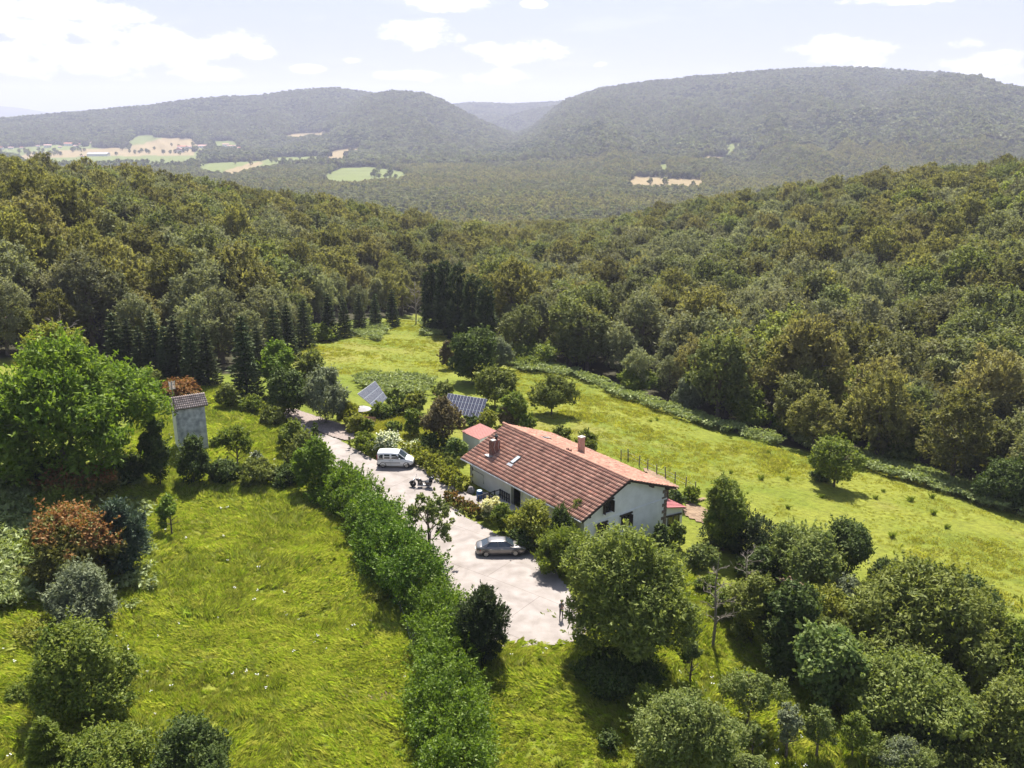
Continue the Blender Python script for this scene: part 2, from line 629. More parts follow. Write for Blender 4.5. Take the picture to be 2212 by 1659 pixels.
DRIVE = [(640, 908), (672, 926), (694, 938), (722, 948), (752, 962), (790, 985), (850, 1012), (905, 985), (960, 1040), (1025, 1075), (1045, 1062), (1085, 1085), (1075, 1110), (1020, 1095), (960, 1078), (1000, 1116), (1040, 1136),
         (1100, 1172), (1150, 1196), (1200, 1232), (1236, 1285), (1262, 1335), (1275, 1388), (1215, 1396), (1150, 1401), (1085, 1405), (1010, 1400), (990, 1350), (940, 1275), (905, 1190),
         (860, 1120), (800, 1075), (735, 1035), (700, 1005), (660, 965), (625, 925)]
GRAVEL = [(600, 880), (640, 885), (700, 905), (768, 926), (764, 958), (722, 948), (694, 938), (672, 926), (640, 912), (600, 905)]
SOIL = [[(1470, 1100), (1492, 1086), (1524, 1100), (1560, 1125), (1540, 1140), (1505, 1132), (1480, 1118)], [(1630, 1228), (1670, 1222), (1745, 1262), (1760, 1280), (1700, 1270), (1640, 1245)],
        [(1385, 1010), (1410, 1018), (1470, 1055), (1455, 1062), (1400, 1030)], [(1475, 1085), (1525, 1076), (1530, 1084), (1490, 1092)]]
VILLAGE = [(5, 108, 26, 0), (55, 105, 20, 0), (108, 102, 14, 0), (190, 95, 16, 0), (238, 97, 30, 1), (298, 98, 14, 1), (342, 88, 36, 0), (378, 97, 22, 1), (400, 86, 16, 0), (890, 120, 44, 2), (905, 104, 40, 0),
           (942, 103, 26, 0), (1008, 100, 42, 1), (1120, 92, 28, 1), (1142, 99, 26, 1), (1162, 96, 20, 1), (1190, 106, 22, 0), (490, 139, 86, 3), (412, 145, 16, 1), (872, 123, 14, 1), (996, 117, 16, 1), (450, 76, 12, 0)]
for zx, zy, wz, st in VILLAGE:      # every house stands in its own clearing
    _x, _y, _w = zx * .4354, 276.5 + zy * .4354, wz * .4354 * .5 + 3
    FIELDS.append(([(_x - _w, _y - 3), (_x + _w, _y - 3), (_x + _w, _y + 4), (_x - _w, _y + 4)], GREEN))


# ------------------------------------------------------------------ ground sheet
def field_masks(x, y, z):
    dx, dy, dep = to_d(x, y, z)
    r = np.hypot(x, y)
    front = y > 5
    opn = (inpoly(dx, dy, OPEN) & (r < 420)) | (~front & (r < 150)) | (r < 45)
    g = np.zeros(dx.shape, bool)
    t = g.copy()
    for poly, k in FIELDS:
        ex, ey = dx + 10 * (fbm(x / 60, y / 60, 77, 2) - 0.5), dy + 2 * (fbm(x / 40, y / 40, 78, 2) - 0.5)
        up = 11 / np.maximum(r, 500) * FPX * 2.16      # the trees in front of a field stand back from its edge
        m = (inpoly(ex, ey, poly) | inpoly(ex, ey - up * .5, poly) | (inpoly(ex, ey - up, poly) if k == GREEN else False)) & (r > 900) & front
        if k == GREEN: g |= m
        else: t |= m
    return opn, g & ~t, t


def build_ground():
    az = np.concatenate([np.arange(-180, -36, 4.0), np.arange(-36, 36, 0.12), np.arange(36, 180, 4.0)]) * math.pi / 180
    rr = np.concatenate([[4, 12], np.geomspace(22, 9800, 318)])
    A, Rr = np.meshgrid(az, rr, indexing='ij')
    X, Y = np.sin(A) * Rr, np.cos(A) * Rr
    Z = hgt(X, Y)
    opn, fg, ft = field_masks(X, Y, Z)
    na, nr = len(az), len(rr)
    # slight unevenness close by
    near = 1 - sstep(120, 300, Rr)
    Z = Z + near * 0.35 * (fbm(X / 3.5, Y / 3.5, 31, 3) - 0.5)
    V = np.stack([X, Y, Z], -1).reshape(-1, 3)
    V = np.vstack([V, [[0, 0, h1(0, 0)]]])
    i, j = np.meshgrid(np.arange(na), np.arange(nr - 1), indexing='ij')
    i2 = (i + 1) % na
    F = np.stack([i * nr + j, i * nr + j + 1, i2 * nr + j + 1, i2 * nr + j], -1).reshape(-1, 4)
    me = npmesh('ground', V, F, smooth=True)
    # ground colours: grass in yellower and greener drifts, wood floor, stubble, pasture
    n1 = fbm(X / 14, Y / 9, 1, 4)[..., None]
    n2 = fbm(X / 5, Y / 2.6 + X / 9, 2, 3)[..., None]
    n3 = fbm(X / 40, Y / 22, 3, 3)[..., None]
    ga, gb, gc = np.array([.118, .150, .014]), np.array([.178, .190, .025]), np.array([.19, .165, .05])
    w = sstep(.32, .68, n1 * .6 + n2 * .4)
    grass = ga * (1 - w) + gb * w
    dry = sstep(.60, .74, n2 * .5 + n3 * .5) * .45
    grass = grass * (1 - dry) + gc * dry
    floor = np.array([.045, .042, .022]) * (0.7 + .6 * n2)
    pasture = np.array([.135, .160, .042]) * (0.85 + .3 * n3)
    stub = np.array([.25, .19, .095]) * (0.85 + .3 * n3)
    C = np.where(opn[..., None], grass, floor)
    C = np.where(fg[..., None], pasture, C)
    C = np.where(ft[..., None], stub, C)
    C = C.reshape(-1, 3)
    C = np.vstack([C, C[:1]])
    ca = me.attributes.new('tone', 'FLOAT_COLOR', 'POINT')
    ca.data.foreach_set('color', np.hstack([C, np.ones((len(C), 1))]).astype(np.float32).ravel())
    m = bpy.data.materials.new('ground_cover')
    m.use_nodes = True
    t = m.node_tree
    L = t.links.new
    b = t.nodes['Principled BSDF']
    b.inputs['Roughness'].default_value = 0.9
    b.inputs['Specular IOR Level'].default_value = 0.15
    at = N(t, 'ShaderNodeAttribute', attribute_name='tone')
    tc = N(t, 'ShaderNodeTexCoord')
    mp = N(t, 'ShaderNodeMapping')
    mp.inputs['Scale'].default_value = (1.0, 1.6, 1.0)
    mp.inputs['Rotation'].default_value = (0, 0, .5)
    L(tc.outputs['Object'], mp.inputs[0])
    nz = N(t, 'ShaderNodeTexNoise')
    nz.inputs['Scale'].default_value = 1.3
    nz.inputs['Detail'].default_value = 9
    nz.inputs['Roughness'].default_value = .72
    L(mp.outputs[0], nz.inputs['Vector'])
    v = N(t, 'ShaderNodeMapRange')
    v.inputs[1].default_value = .3
    v.inputs[2].default_value = .7
    v.inputs[3].default_value = .55
    v.inputs[4].default_value = 1.4
    L(nz.outputs[0], v.inputs[0])
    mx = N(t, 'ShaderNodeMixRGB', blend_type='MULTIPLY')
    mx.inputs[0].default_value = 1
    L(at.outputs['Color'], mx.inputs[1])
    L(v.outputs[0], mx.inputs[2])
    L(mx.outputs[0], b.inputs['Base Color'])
    bp = N(t, 'ShaderNodeBump')
    bp.inputs['Strength'].default_value = .6
    bp.inputs['Distance'].default_value = .25
    L(nz.outputs[0], bp.inputs['Height'])
    L(bp.outputs[0], b.inputs['Normal'])
    tag(obj('ground', me, m), 'grassy hillside meadows and valley floor', None, None, 'structure')


build_ground()


def drape(name, polyD, mat_, lift, step=0.2, kind='structure', jitter=0.25, label=None, world=None):
    """a sheet of ground cover following the terrain inside an outline"""
    pts = world or [ground(*p)[:2] for p in polyD]
    P = np.array([(p[0], p[1]) for p in pts])
    x0, y0 = P.min(0) - 1
    x1, y1 = P.max(0) + 1
    nx, ny = int((x1 - x0) / step) + 2, int((y1 - y0) / step) + 2
    gx, gy = np.meshgrid(np.linspace(x0, x1, nx), np.linspace(y0, y1, ny), indexing='ij')
    jx = gx + jitter * 2 * (fbm(gx / .9, gy / .9, 60, 3) - .5)
    jy = gy + jitter * 2 * (fbm(gx / .9, gy / .9, 61, 3) - .5)
    ins = inpoly(jx, jy, P.tolist())
    z = hgt(gx, gy) + lift
    idx = np.arange(nx * ny).reshape(nx, ny)
    keep = ins[:-1, :-1] & ins[1:, 1:] & ins[1:, :-1] & ins[:-1, 1:]
    F = np.stack([idx[:-1, :-1], idx[1:, :-1], idx[1:, 1:], idx[:-1, 1:]], -1)[keep]
    V = np.stack([gx, gy, z], -1).reshape(-1, 3)
    used = np.unique(F)
    re = np.zeros(nx * ny, int)
    re[used] = np.arange(len(used))
    me = npmesh(name, V[used], re[F], smooth=True)
    return tag(obj(name, me, mat_), label, None, None, kind), P


M_CONC = mat('pale_concrete', (.310, .278, .262), .85, var=0, scale=.9, col2=(.25, .22, .20), bump=.15, detail=9)
M_GRAV = mat('pinkish_gravel', (.31, .25, .22), .95, scale=6, col2=(.19, .15, .13), bump=.6, detail=8)
M_SOIL = mat('bare_soil', (.27, .185, .115), .95, scale=2.5, col2=(.16, .105, .065), bump=.7, detail=8)


def add_wear(m, scale=0.35):
    """stains, cracks and patches over the slab"""
    t = m.node_tree
    b = t.nodes['Principled BSDF']
    src = b.inputs['Base Color'].links[0].from_socket
    tc = N(t, 'ShaderNodeTexCoord')
    nz = N(t, 'ShaderNodeTexNoise')
    nz.inputs['Scale'].default_value = scale
    nz.inputs['Detail'].default_value = 6
    nz.inputs['Distortion'].default_value = 1.2
    t.links.new(tc.outputs['Object'], nz.inputs['Vector'])
    rp = N(t, 'ShaderNodeValToRGB')
    rp.color_ramp.elements[0].position = .36
    rp.color_ramp.elements[0].color = (.82, .79, .76, 1)
    rp.color_ramp.elements[1].position = .6
    rp.color_ramp.elements[1].color = (1.05, 1.03, 1.0, 1)
    t.links.new(nz.outputs[0], rp.inputs[0])
    mp = N(t, 'ShaderNodeMapping')
    mp.inputs['Rotation'].default_value = (0, 0, .62)
    t.links.new(tc.outputs['Object'], mp.inputs[0])
    wp = N(t, 'ShaderNodeMixRGB')
    wp.inputs[0].default_value = .012
    t.links.new(mp.outputs[0], wp.inputs[1])
    t.links.new(nz.outputs['Color'], wp.inputs[2])
    cr = N(t, 'ShaderNodeTexBrick')
    cr.offset = .35
    cr.inputs['Color1'].default_value = (1, 1, 1, 1)
    cr.inputs['Color2'].default_value = (.95, .95, .95, 1)
    cr.inputs['Mortar'].default_value = (.66, .63, .60, 1)
    cr.inputs['Scale'].default_value = 1
    cr.inputs['Mortar Size'].default_value = .035
    cr.inputs['Mortar Smooth'].default_value = .3
    cr.inputs['Brick Width'].default_value = 8.5
    cr.inputs['Row Height'].default_value = 6.2
    t.links.new(wp.outputs[0], cr.inputs['Vector'])
    m1 = N(t, 'ShaderNodeMixRGB', blend_type='MULTIPLY')
    m1.inputs[0].default_value = 1
    t.links.new(src, m1.inputs[1])
    t.links.new(rp.outputs[0], m1.inputs[2])
    m2 = N(t, 'ShaderNodeMixRGB', blend_type='MULTIPLY')
    m2.inputs[0].default_value = 1
    t.links.new(m1.outputs[0], m2.inputs[1])
    t.links.new(cr.outputs[0], m2.inputs[2])
    t.links.new(m2.outputs[0], b.inputs['Base Color'])


add_wear(M_CONC)
DRV, DRV_P = drape('driveway', DRIVE, M_CONC, 0.22, label='pale concrete driveway between the long hedge and the farmhouse')
GRV, GRV_P = drape('gravel_path', GRAVEL, M_GRAV, 0.18, label='pinkish gravel patch at the far end of the driveway')
for k, (s, lb) in enumerate(zip(SOIL, ['bare brown garden bed beyond the farmhouse annex', 'strip of bare soil under the dark trees', 'dug vegetable strip behind the farmhouse along the posts',
                                       'narrow reddish bed at the end of the post row'])):
    drape('soil_patch', s, M_SOIL, 0.2, step=.3, label=lb)


# ------------------------------------------------------------------ foliage
def ellipsoid_pts(n, rg):
    u = rg.normal(size=(n, 3))
    return u / np.linalg.norm(u, axis=1, keepdims=True)


CLUMP = {}


def crown_points(lobes, n, rg, inner=.25, low=.45, loose=.16, per=30, shoots=.14):
    """points and outward directions: leaves gathered in twig clumps on the skin of overlapping boughs, some spread between them"""
    C = np.array([l[0] for l in lobes], float)
    Rd = np.array([l[1] for l in lobes], float)
    area = (Rd[:, 0] * Rd[:, 1]) ** .5 * Rd.mean(1)
    pr = area / area.sum()

    def skin(m, fac=2.0):
        li = rg.choice(len(lobes), size=int(m * fac) + 30, p=pr)
        u = ellipsoid_pts(len(li), rg)
        keep = (u[:, 2] > -.25) | (rg.random(len(u)) < low)
        li, u = li[keep], u[keep]
        dep = 1 - inner * rg.random(len(u)) ** 1.6 + .10 * rg.normal(size=len(u))
        sh = rg.random(len(u)) < .12
        dep = np.where(sh & (u[:, 2] > -.1), dep + .42 * rg.random(len(u)), dep)
        P = C[li] + u * Rd[li] * dep[:, None]
        q = np.full(len(P), 9.0)
        for k, (c, r) in enumerate(zip(C, Rd)):      # drop what lies well inside another bough
            d = (((P - c) / r) ** 2).sum(1)
            q = np.where(li == k, q, np.minimum(q, d))
        k = (q > .62) | (rg.random(len(P)) < .12)
        return P[k][:m], u[k][:m], Rd[li][k][:m].mean(1)
    nk = max(36, n // per)
    S, U, RR = skin(nk)
    ci = rg.integers(0, len(S), int(n * (1 - loose)))
    big = rg.uniform(.6, 1.45, len(S))
    sg = (RR * .30 * big)[ci][:, None]
    off = rg.normal(size=(len(ci), 3))
    off -= (off * U[ci]).sum(1, keepdims=True) * U[ci] * .5
    P1 = S[ci] + off * sg * .8
    D1 = U[ci] + .45 * off / (np.linalg.norm(off, axis=1, keepdims=True) + 1e-6)
    tone = rg.normal(size=len(S)) * .32
    n2 = n - len(ci)
    P2, D2, _ = skin(n2)
    # leafy shoots growing out and up beyond the boughs
    ns = max(10, n // 110)
    S3, U3, R3 = skin(ns * 2)
    up_ = U3[:, 2] > -.15
    S3, U3, R3 = S3[up_][:ns], U3[up_][:ns], R3[up_][:ns]
    dr = U3 + np.array([0, 0, .7]) + .35 * rg.normal(size=U3.shape)
    dr /= np.linalg.norm(dr, axis=1, keepdims=True)
    k3 = rg.integers(0, len(S3), int(n * shoots))
    t3 = rg.random(len(k3))
    ln = (R3 * rg.uniform(.45, 1.25, len(R3)))[k3]
    P3 = S3[k3] + dr[k3] * (t3 * ln)[:, None] + rg.normal(size=(len(k3), 3)) * (.10 * R3[k3] * (1.15 - t3))[:, None]
    D3 = .5 * dr[k3] + .8 * rg.normal(size=(len(k3), 3))
    P, D = np.vstack([P1, P2, P3]), np.vstack([D1, D2, D3])
    D /= np.linalg.norm(D, axis=1, keepdims=True) + 1e-9
    CLUMP['tone'] = np.concatenate([tone[ci], np.full(len(P2), -.12), .12 + .25 * t3])
    return P, D


def leaf_mesh(name, P, Dn, size, rg, ratio=.5, up=.75, along=0.0, fold=.25, rnd=.55, tip=None, sizevar=.35):
    """one folded diamond (two triangles) per point; Dn outward; along = 1 lays leaves pointing outward, 0 flat on the skin"""
    n = len(P)
    nr = Dn + rnd * rg.normal(size=(n, 3)) + np.array([0, 0, up])
    nr /= np.linalg.norm(nr, axis=1, keepdims=True)
    ax = rg.normal(size=(n, 3))
    ax -= (ax * nr).sum(1, keepdims=True) * nr
    ax /= np.linalg.norm(ax, axis=1, keepdims=True) + 1e-9
    if along:
        out = Dn + np.array([0, 0, .25])
        ax = ax * (1 - along) + out / np.linalg.norm(out, axis=1, keepdims=True) * along + .25 * rg.normal(size=(n, 3))
        ax /= np.linalg.norm(ax, axis=1, keepdims=True)
        nr = nr - (nr * ax).sum(1, keepdims=True) * ax
        nr /= np.linalg.norm(nr, axis=1, keepdims=True) + 1e-9
    sd_ = np.cross(nr, ax)
    s = (size * (1 + sizevar * rg.normal(size=n)).clip(.4, 1.9))[:, None]
    a = P - ax * s * .5
    b = P + ax * s * .5
    l = P + sd_ * s * ratio * .5 - nr * s * fold * .3 + ax * s * .05
    r = P - sd_ * s * ratio * .5 - nr * s * fold * .3 + ax * s * .05
    V = np.stack([a, l, b, r], 1).reshape(-1, 3)
    i = np.arange(n) * 4
    # two triangles meeting along the midrib
    F = np.concatenate([np.stack([i, i + 1, i + 2], 1), np.stack([i, i + 2, i + 3], 1)])
    me = npmesh(name, V, F)
    tn = CLUMP.pop('tone', None)
    lv = np.clip(.5 + .22 * rg.normal(size=n) + (tn if tn is not None and len(tn) == n else 0), 0, 1)
    fattr(me, 'lv', np.repeat(lv, 4))
    if tip is not None:
        fattr(me, 'tip', np.repeat(np.clip(tip, 0, 1), 4))
    return me


def broad_lobes(r, h, rg, n=20, base=.3, rl=.40, flat=1.0, squash=.85):
    """uneven crown of a broadleaf: base = share of the height that is bare stem; boughs of different size, some missing"""
    c = h * (base + (1 - base) * .46)
    hz = h * (1 - base) * .52
    out = [((0, 0, c - hz * .1), (r * .55, r * .55, hz * .66))]
    ph = rg.random() * 6.28
    k = 0
    while k < n:
        u = rg.normal(size=3)
        u /= np.linalg.norm(u)
        if u[2] < -.5: u[2] *= -.6
        az = math.atan2(u[1], u[0])
        # the outline bulges and dents
        bul = 1 + .09 * math.sin(2 * az + ph) + .07 * math.sin(5 * az + 2 * ph) + .06 * rg.normal()
        nar = 1 - .30 * max(0, u[2]) ** 2
        lr = r * rl * rg.uniform(.55, 1.0) ** .8 * rg.uniform(.8, 1.3)
        f = rg.uniform(.70, 1.16) * bul
        p = (u[0] * (r - lr * .85) * f * nar, u[1] * (r - lr * .85) * f * nar, c + u[2] * (hz - lr * .6 * squash) * rg.uniform(.85, 1.04))
        out.append((p, (lr, lr, lr * squash * flat * rg.uniform(.8, 1.25))))
        k += 1
    return out


def limbs(mb, r, h, rg, n=7, rad=None, base=.25, droop=0.0, lean=.1, sub=2):
    rad = rad or max(.06, h * .022)
    ln = rg.normal(size=2) * lean * r
    st = [(0, 0, -.5), (ln[0] * .2, ln[1] * .2, h * base * .6), (ln[0] * .6, ln[1] * .6, h * .55), (ln[0], ln[1], h * .86)]
    mb.tube(st, [rad * 1.25, rad * .95, rad * .6, rad * .15], 6)
    for k in range(n):
        a = 2 * math.pi * (k + rg.random()) / n
        z0 = h * rg.uniform(base * .8, .6)
        L = r * rg.uniform(.6, .95)
        up = rg.uniform(.25, .8) * (1 - droop)
        p0 = Vector((ln[0] * z0 / h, ln[1] * z0 / h, z0))
        p1 = p0 + Vector((math.cos(a) * L * .5, math.sin(a) * L * .5, L * up * .65))
        p2 = p0 + Vector((math.cos(a + .2) * L, math.sin(a + .2) * L, L * up))
        mb.tube([p0, p1, p2], [rad * .5, rad * .33, rad * .07], 5, cap=False)
        for s in range(sub):
            b = a + rg.uniform(-.9, .9)
            q = p1 + Vector((math.cos(b) * L * .42, math.sin(b) * L * .42, L * rg.uniform(.1, .45)))
            mb.tube([p1, (p1 + q) / 2 + Vector((0, 0, .05 * L)), q], [rad * .26, rad * .17, rad * .05], 4, cap=False)
    return mb


M_BARK = mat('grey_brown_bark', (.17, .135, .10), .9, scale=4, col2=(.085, .065, .05), bump=.5)
M_DEAD = mat('bleached_dead_wood', (.36, .31, .26), .85, scale=4, col2=(.22, .18, .15))
M_DARKBARK = mat('dark_bark', (.06, .05, .042), .9)

# forest kinds
leafmat('leaf_beech', (.112, .120, .036), (.255, .242, .074), (.195, .172, .076), trans=.46, gloss=.02)
leafmat('leaf_oak', (.076, .102, .030), (.180, .200, .058), (.165, .152, .066), trans=.46, gloss=.02)
leafmat('leaf_lime', (.105, .142, .028), (.230, .255, .058), (.185, .180, .060), trans=.46, gloss=.02)
leafmat('leaf_ashy', (0.122, 0.140, 0.072), (0.244, 0.255, 0.132), (0.186, 0.172, 0.101), trans=.42, gloss=.02)
leafmat('needle_spruce', (0.031, 0.053, 0.022), (0.074, 0.096, 0.037), (0.078, 0.085, 0.043), trans=.12, gloss=.02)
leafmat('leaf_far', (0.086, 0.109, 0.037), (0.145, 0.167, 0.058), (0.128, 0.120, 0.065), trans=.25, gloss=.02)


leafmat('leaf_far_dark', (.036, .054, .022), (.064, .084, .032), (.05, .06, .03), trans=.2, gloss=.0)
leafmat('leaf_far_pale', (.075, .088, .034), (.125, .132, .052), (.11, .10, .05), trans=.25, gloss=.0)


def conifer_points(r, h, rg, n, lean=0.0):
    z = h * (1 - rg.random(n) ** .62) * .97 + .03 * h
    lev = max(8, int(h / .75))
    z = (np.floor(z / h * lev) + .5 * rg.random(n) ** 2) / lev * h
    rad = r * (1 - z / h) ** .85 + .08 * r
    a = rg.random(n) * 2 * math.pi
    nb = 9
    lay = np.floor(z / h * lev)
    a = (np.floor(a / (2 * math.pi) * nb) + .5 + .26 * rg.normal(size=n)) / nb * 2 * math.pi + lay * 2.4
    q = rg.random(n) ** .55 * (0.75 + .4 * vnoise(lay * 1.7 + 3, np.floor(a * 1.43), 9))
    x, y = np.cos(a) * rad * q, np.sin(a) * rad * q
    z = z - q * rad * .38 + .25 * rad * q ** 3
    P = np.stack([x, y, np.maximum(z, .1)], 1)
    D = np.stack([np.cos(a), np.sin(a), np.full(n, -.1)], 1)
    return P, D


def proto_broad(kind, r, h, n, size, rg, lob=22, base=.28, ratio=.45, along=.45, rl=.38):
    lo = broad_lobes(r, h, rg, lob, base, rl)
    P, D = crown_points(lo, n, rg)
    return leaf_mesh(kind, P, D, size, rg, ratio=ratio, along=along, up=1.1)


FOREST_KINDS = {'beech_tree': 'leaf_beech', 'oak_tree': 'leaf_oak', 'lime_tree': 'leaf_lime', 'ash_tree': 'leaf_ashy'}


def forest_protos():
    P = {}
    for kind, lm in FOREST_KINDS.items():
        P[kind] = []
        for v in range(4):
            rg = np.random.default_rng(hash_(kind) + v)
            r, h = 5.1, 14.5
            base = .10
            if kind == 'beech_tree':
                crown = proto_broad('crown', r, h * (1 + .1 * (v % 2)), 8200, .56, rg, 48, base, .34, .60, .25)
            elif kind == 'oak_tree':
                crown = proto_broad('crown', r, h * .95, 7600, .48, rg, 30, base, .55, .3, .36)
            elif kind == 'lime_tree':
                crown = proto_broad('crown', r, h, 7000, .50, rg, 30, base, .5, .35, .32)
            else:
                crown = proto_broad('crown', r * .95, h, 7000, .48, rg, 32, base, .42, .45, .29)
            crown.materials.append(LEAF[lm])
            tr = limbs(MB(), r, h, rg, 6, base=.3, sub=1).mesh('trunk')
            tr.materials.append(M_BARK)
            P[kind].append((crown, tr))
    P['spruce_tree'] = []
    for v in range(4):
        rg = np.random.default_rng(900 + v)
        p, d = conifer_points(2.3, 13, rg, 3000)
        cr = leaf_mesh('crown', p, d, .62, rg, ratio=.3, along=.75, up=.1, rnd=.35)
        cr.materials.append(LEAF['needle_spruce'])
        tr = MB().tube([(0, 0, -.5), (0, 0, 6), (0, 0, 12.8)], [.2, .13, .02], 6).mesh('trunk')
        tr.materials.append(M_DARKBARK)
        P['spruce_tree'].append((cr, tr))
    return P


def hash_(s):
    v = 7
    for ch in s: v = (v * 31 + ord(ch)) % 100003
    return v


HIDDEN = bpy.data.collections.new('scatter_pieces')        # pieces the scatters below point to; not linked to the scene


def piece(name, me):
    o = bpy.data.objects.new(name, me)
    HIDDEN.objects.link(o)
    return o


def scatter(name, P, pieces, idx, sc, rz, label=None, mat_=None, tilt=None):
    """plants nobody could count: points carrying a piece number, a turn and a size"""
    c = bpy.data.collections.new(name + '_pieces')
    for i, p in enumerate(pieces):
        p.name = '%s_%02d' % (name, i)
        c.objects.link(p)
    me = bpy.data.meshes.new(name)
    P = np.asarray(P, np.float32)
    me.vertices.add(len(P))
    me.vertices.foreach_set('co', P.ravel())
    fattr(me, 'sc', sc)
    fattr(me, 'rz', rz)
    fattr(me, 'tl', tilt if tilt is not None else np.zeros(len(P)))
    a = me.attributes.new('pi', 'INT', 'POINT')
    a.data.foreach_set('value', np.asarray(idx, np.int32))
    o = bpy.data.objects.new(name, me)
    COL.objects.link(o)
    g = bpy.data.node_groups.new(name, 'GeometryNodeTree')
    g.interface.new_socket('Geometry', in_out='INPUT', socket_type='NodeSocketGeometry')
    g.interface.new_socket('Geometry', in_out='OUTPUT', socket_type='NodeSocketGeometry')
    gi, go = N(g, 'NodeGroupInput'), N(g, 'NodeGroupOutput')
    ip = N(g, 'GeometryNodeInstanceOnPoints')
    ci = N(g, 'GeometryNodeCollectionInfo')
    ci.inputs['Collection'].default_value = c
    ci.inputs['Separate Children'].default_value = True
    ci.inputs['Reset Children'].default_value = True

    def na(nm, ty):
        n = N(g, 'GeometryNodeInputNamedAttribute', data_type=ty)
        n.inputs['Name'].default_value = nm
        return n.outputs['Attribute']
    g.links.new(gi.outputs[0], ip.inputs['Points'])
    g.links.new(ci.outputs[0], ip.inputs['Instance'])
    ip.inputs['Pick Instance'].default_value = True
    g.links.new(na('pi', 'INT'), ip.inputs['Instance Index'])
    cx = N(g, 'ShaderNodeCombineXYZ')
    g.links.new(na('rz', 'FLOAT'), cx.inputs['Z'])
    g.links.new(na('tl', 'FLOAT'), cx.inputs['X'])
    g.links.new(cx.outputs[0], ip.inputs['Rotation'])
    g.links.new(na('sc', 'FLOAT'), ip.inputs['Scale'])
    g.links.new(ip.outputs[0], go.inputs[0])
    md = o.modifiers.new('scatter', 'NODES')
    md.node_group = g
    return tag(o, label, None, None, 'stuff')


def jitter_polar(r0, r1, a0, a1, step, rg):
    """roughly evenly spread places on a ring sector"""
    out = []
    r = r0
    while r < r1:
        s = step(r) if callable(step) else step
        n = max(1, int((a1 - a0) * r / s))
        a = a0 + (np.arange(n) + rg.random(n)) / n * (a1 - a0)
        q = r + s * .9 * (rg.random(n) - .5)
        out.append(np.stack([np.sin(a) * q, np.cos(a) * q], 1))
        r += s * .87
    return np.concatenate(out)


PROTO = forest_protos()


def plant_tree(kind, v, x, y, z, s, sz, rz, label, group):
    cr, tr = PROTO[kind][v]
    t = empty(kind, (x, y, z), rz, label, 'tree', group)
    t.scale = (s, s, sz)
    obj('crown', cr, None, t)
    obj('trunk', tr, None, t)
    return t


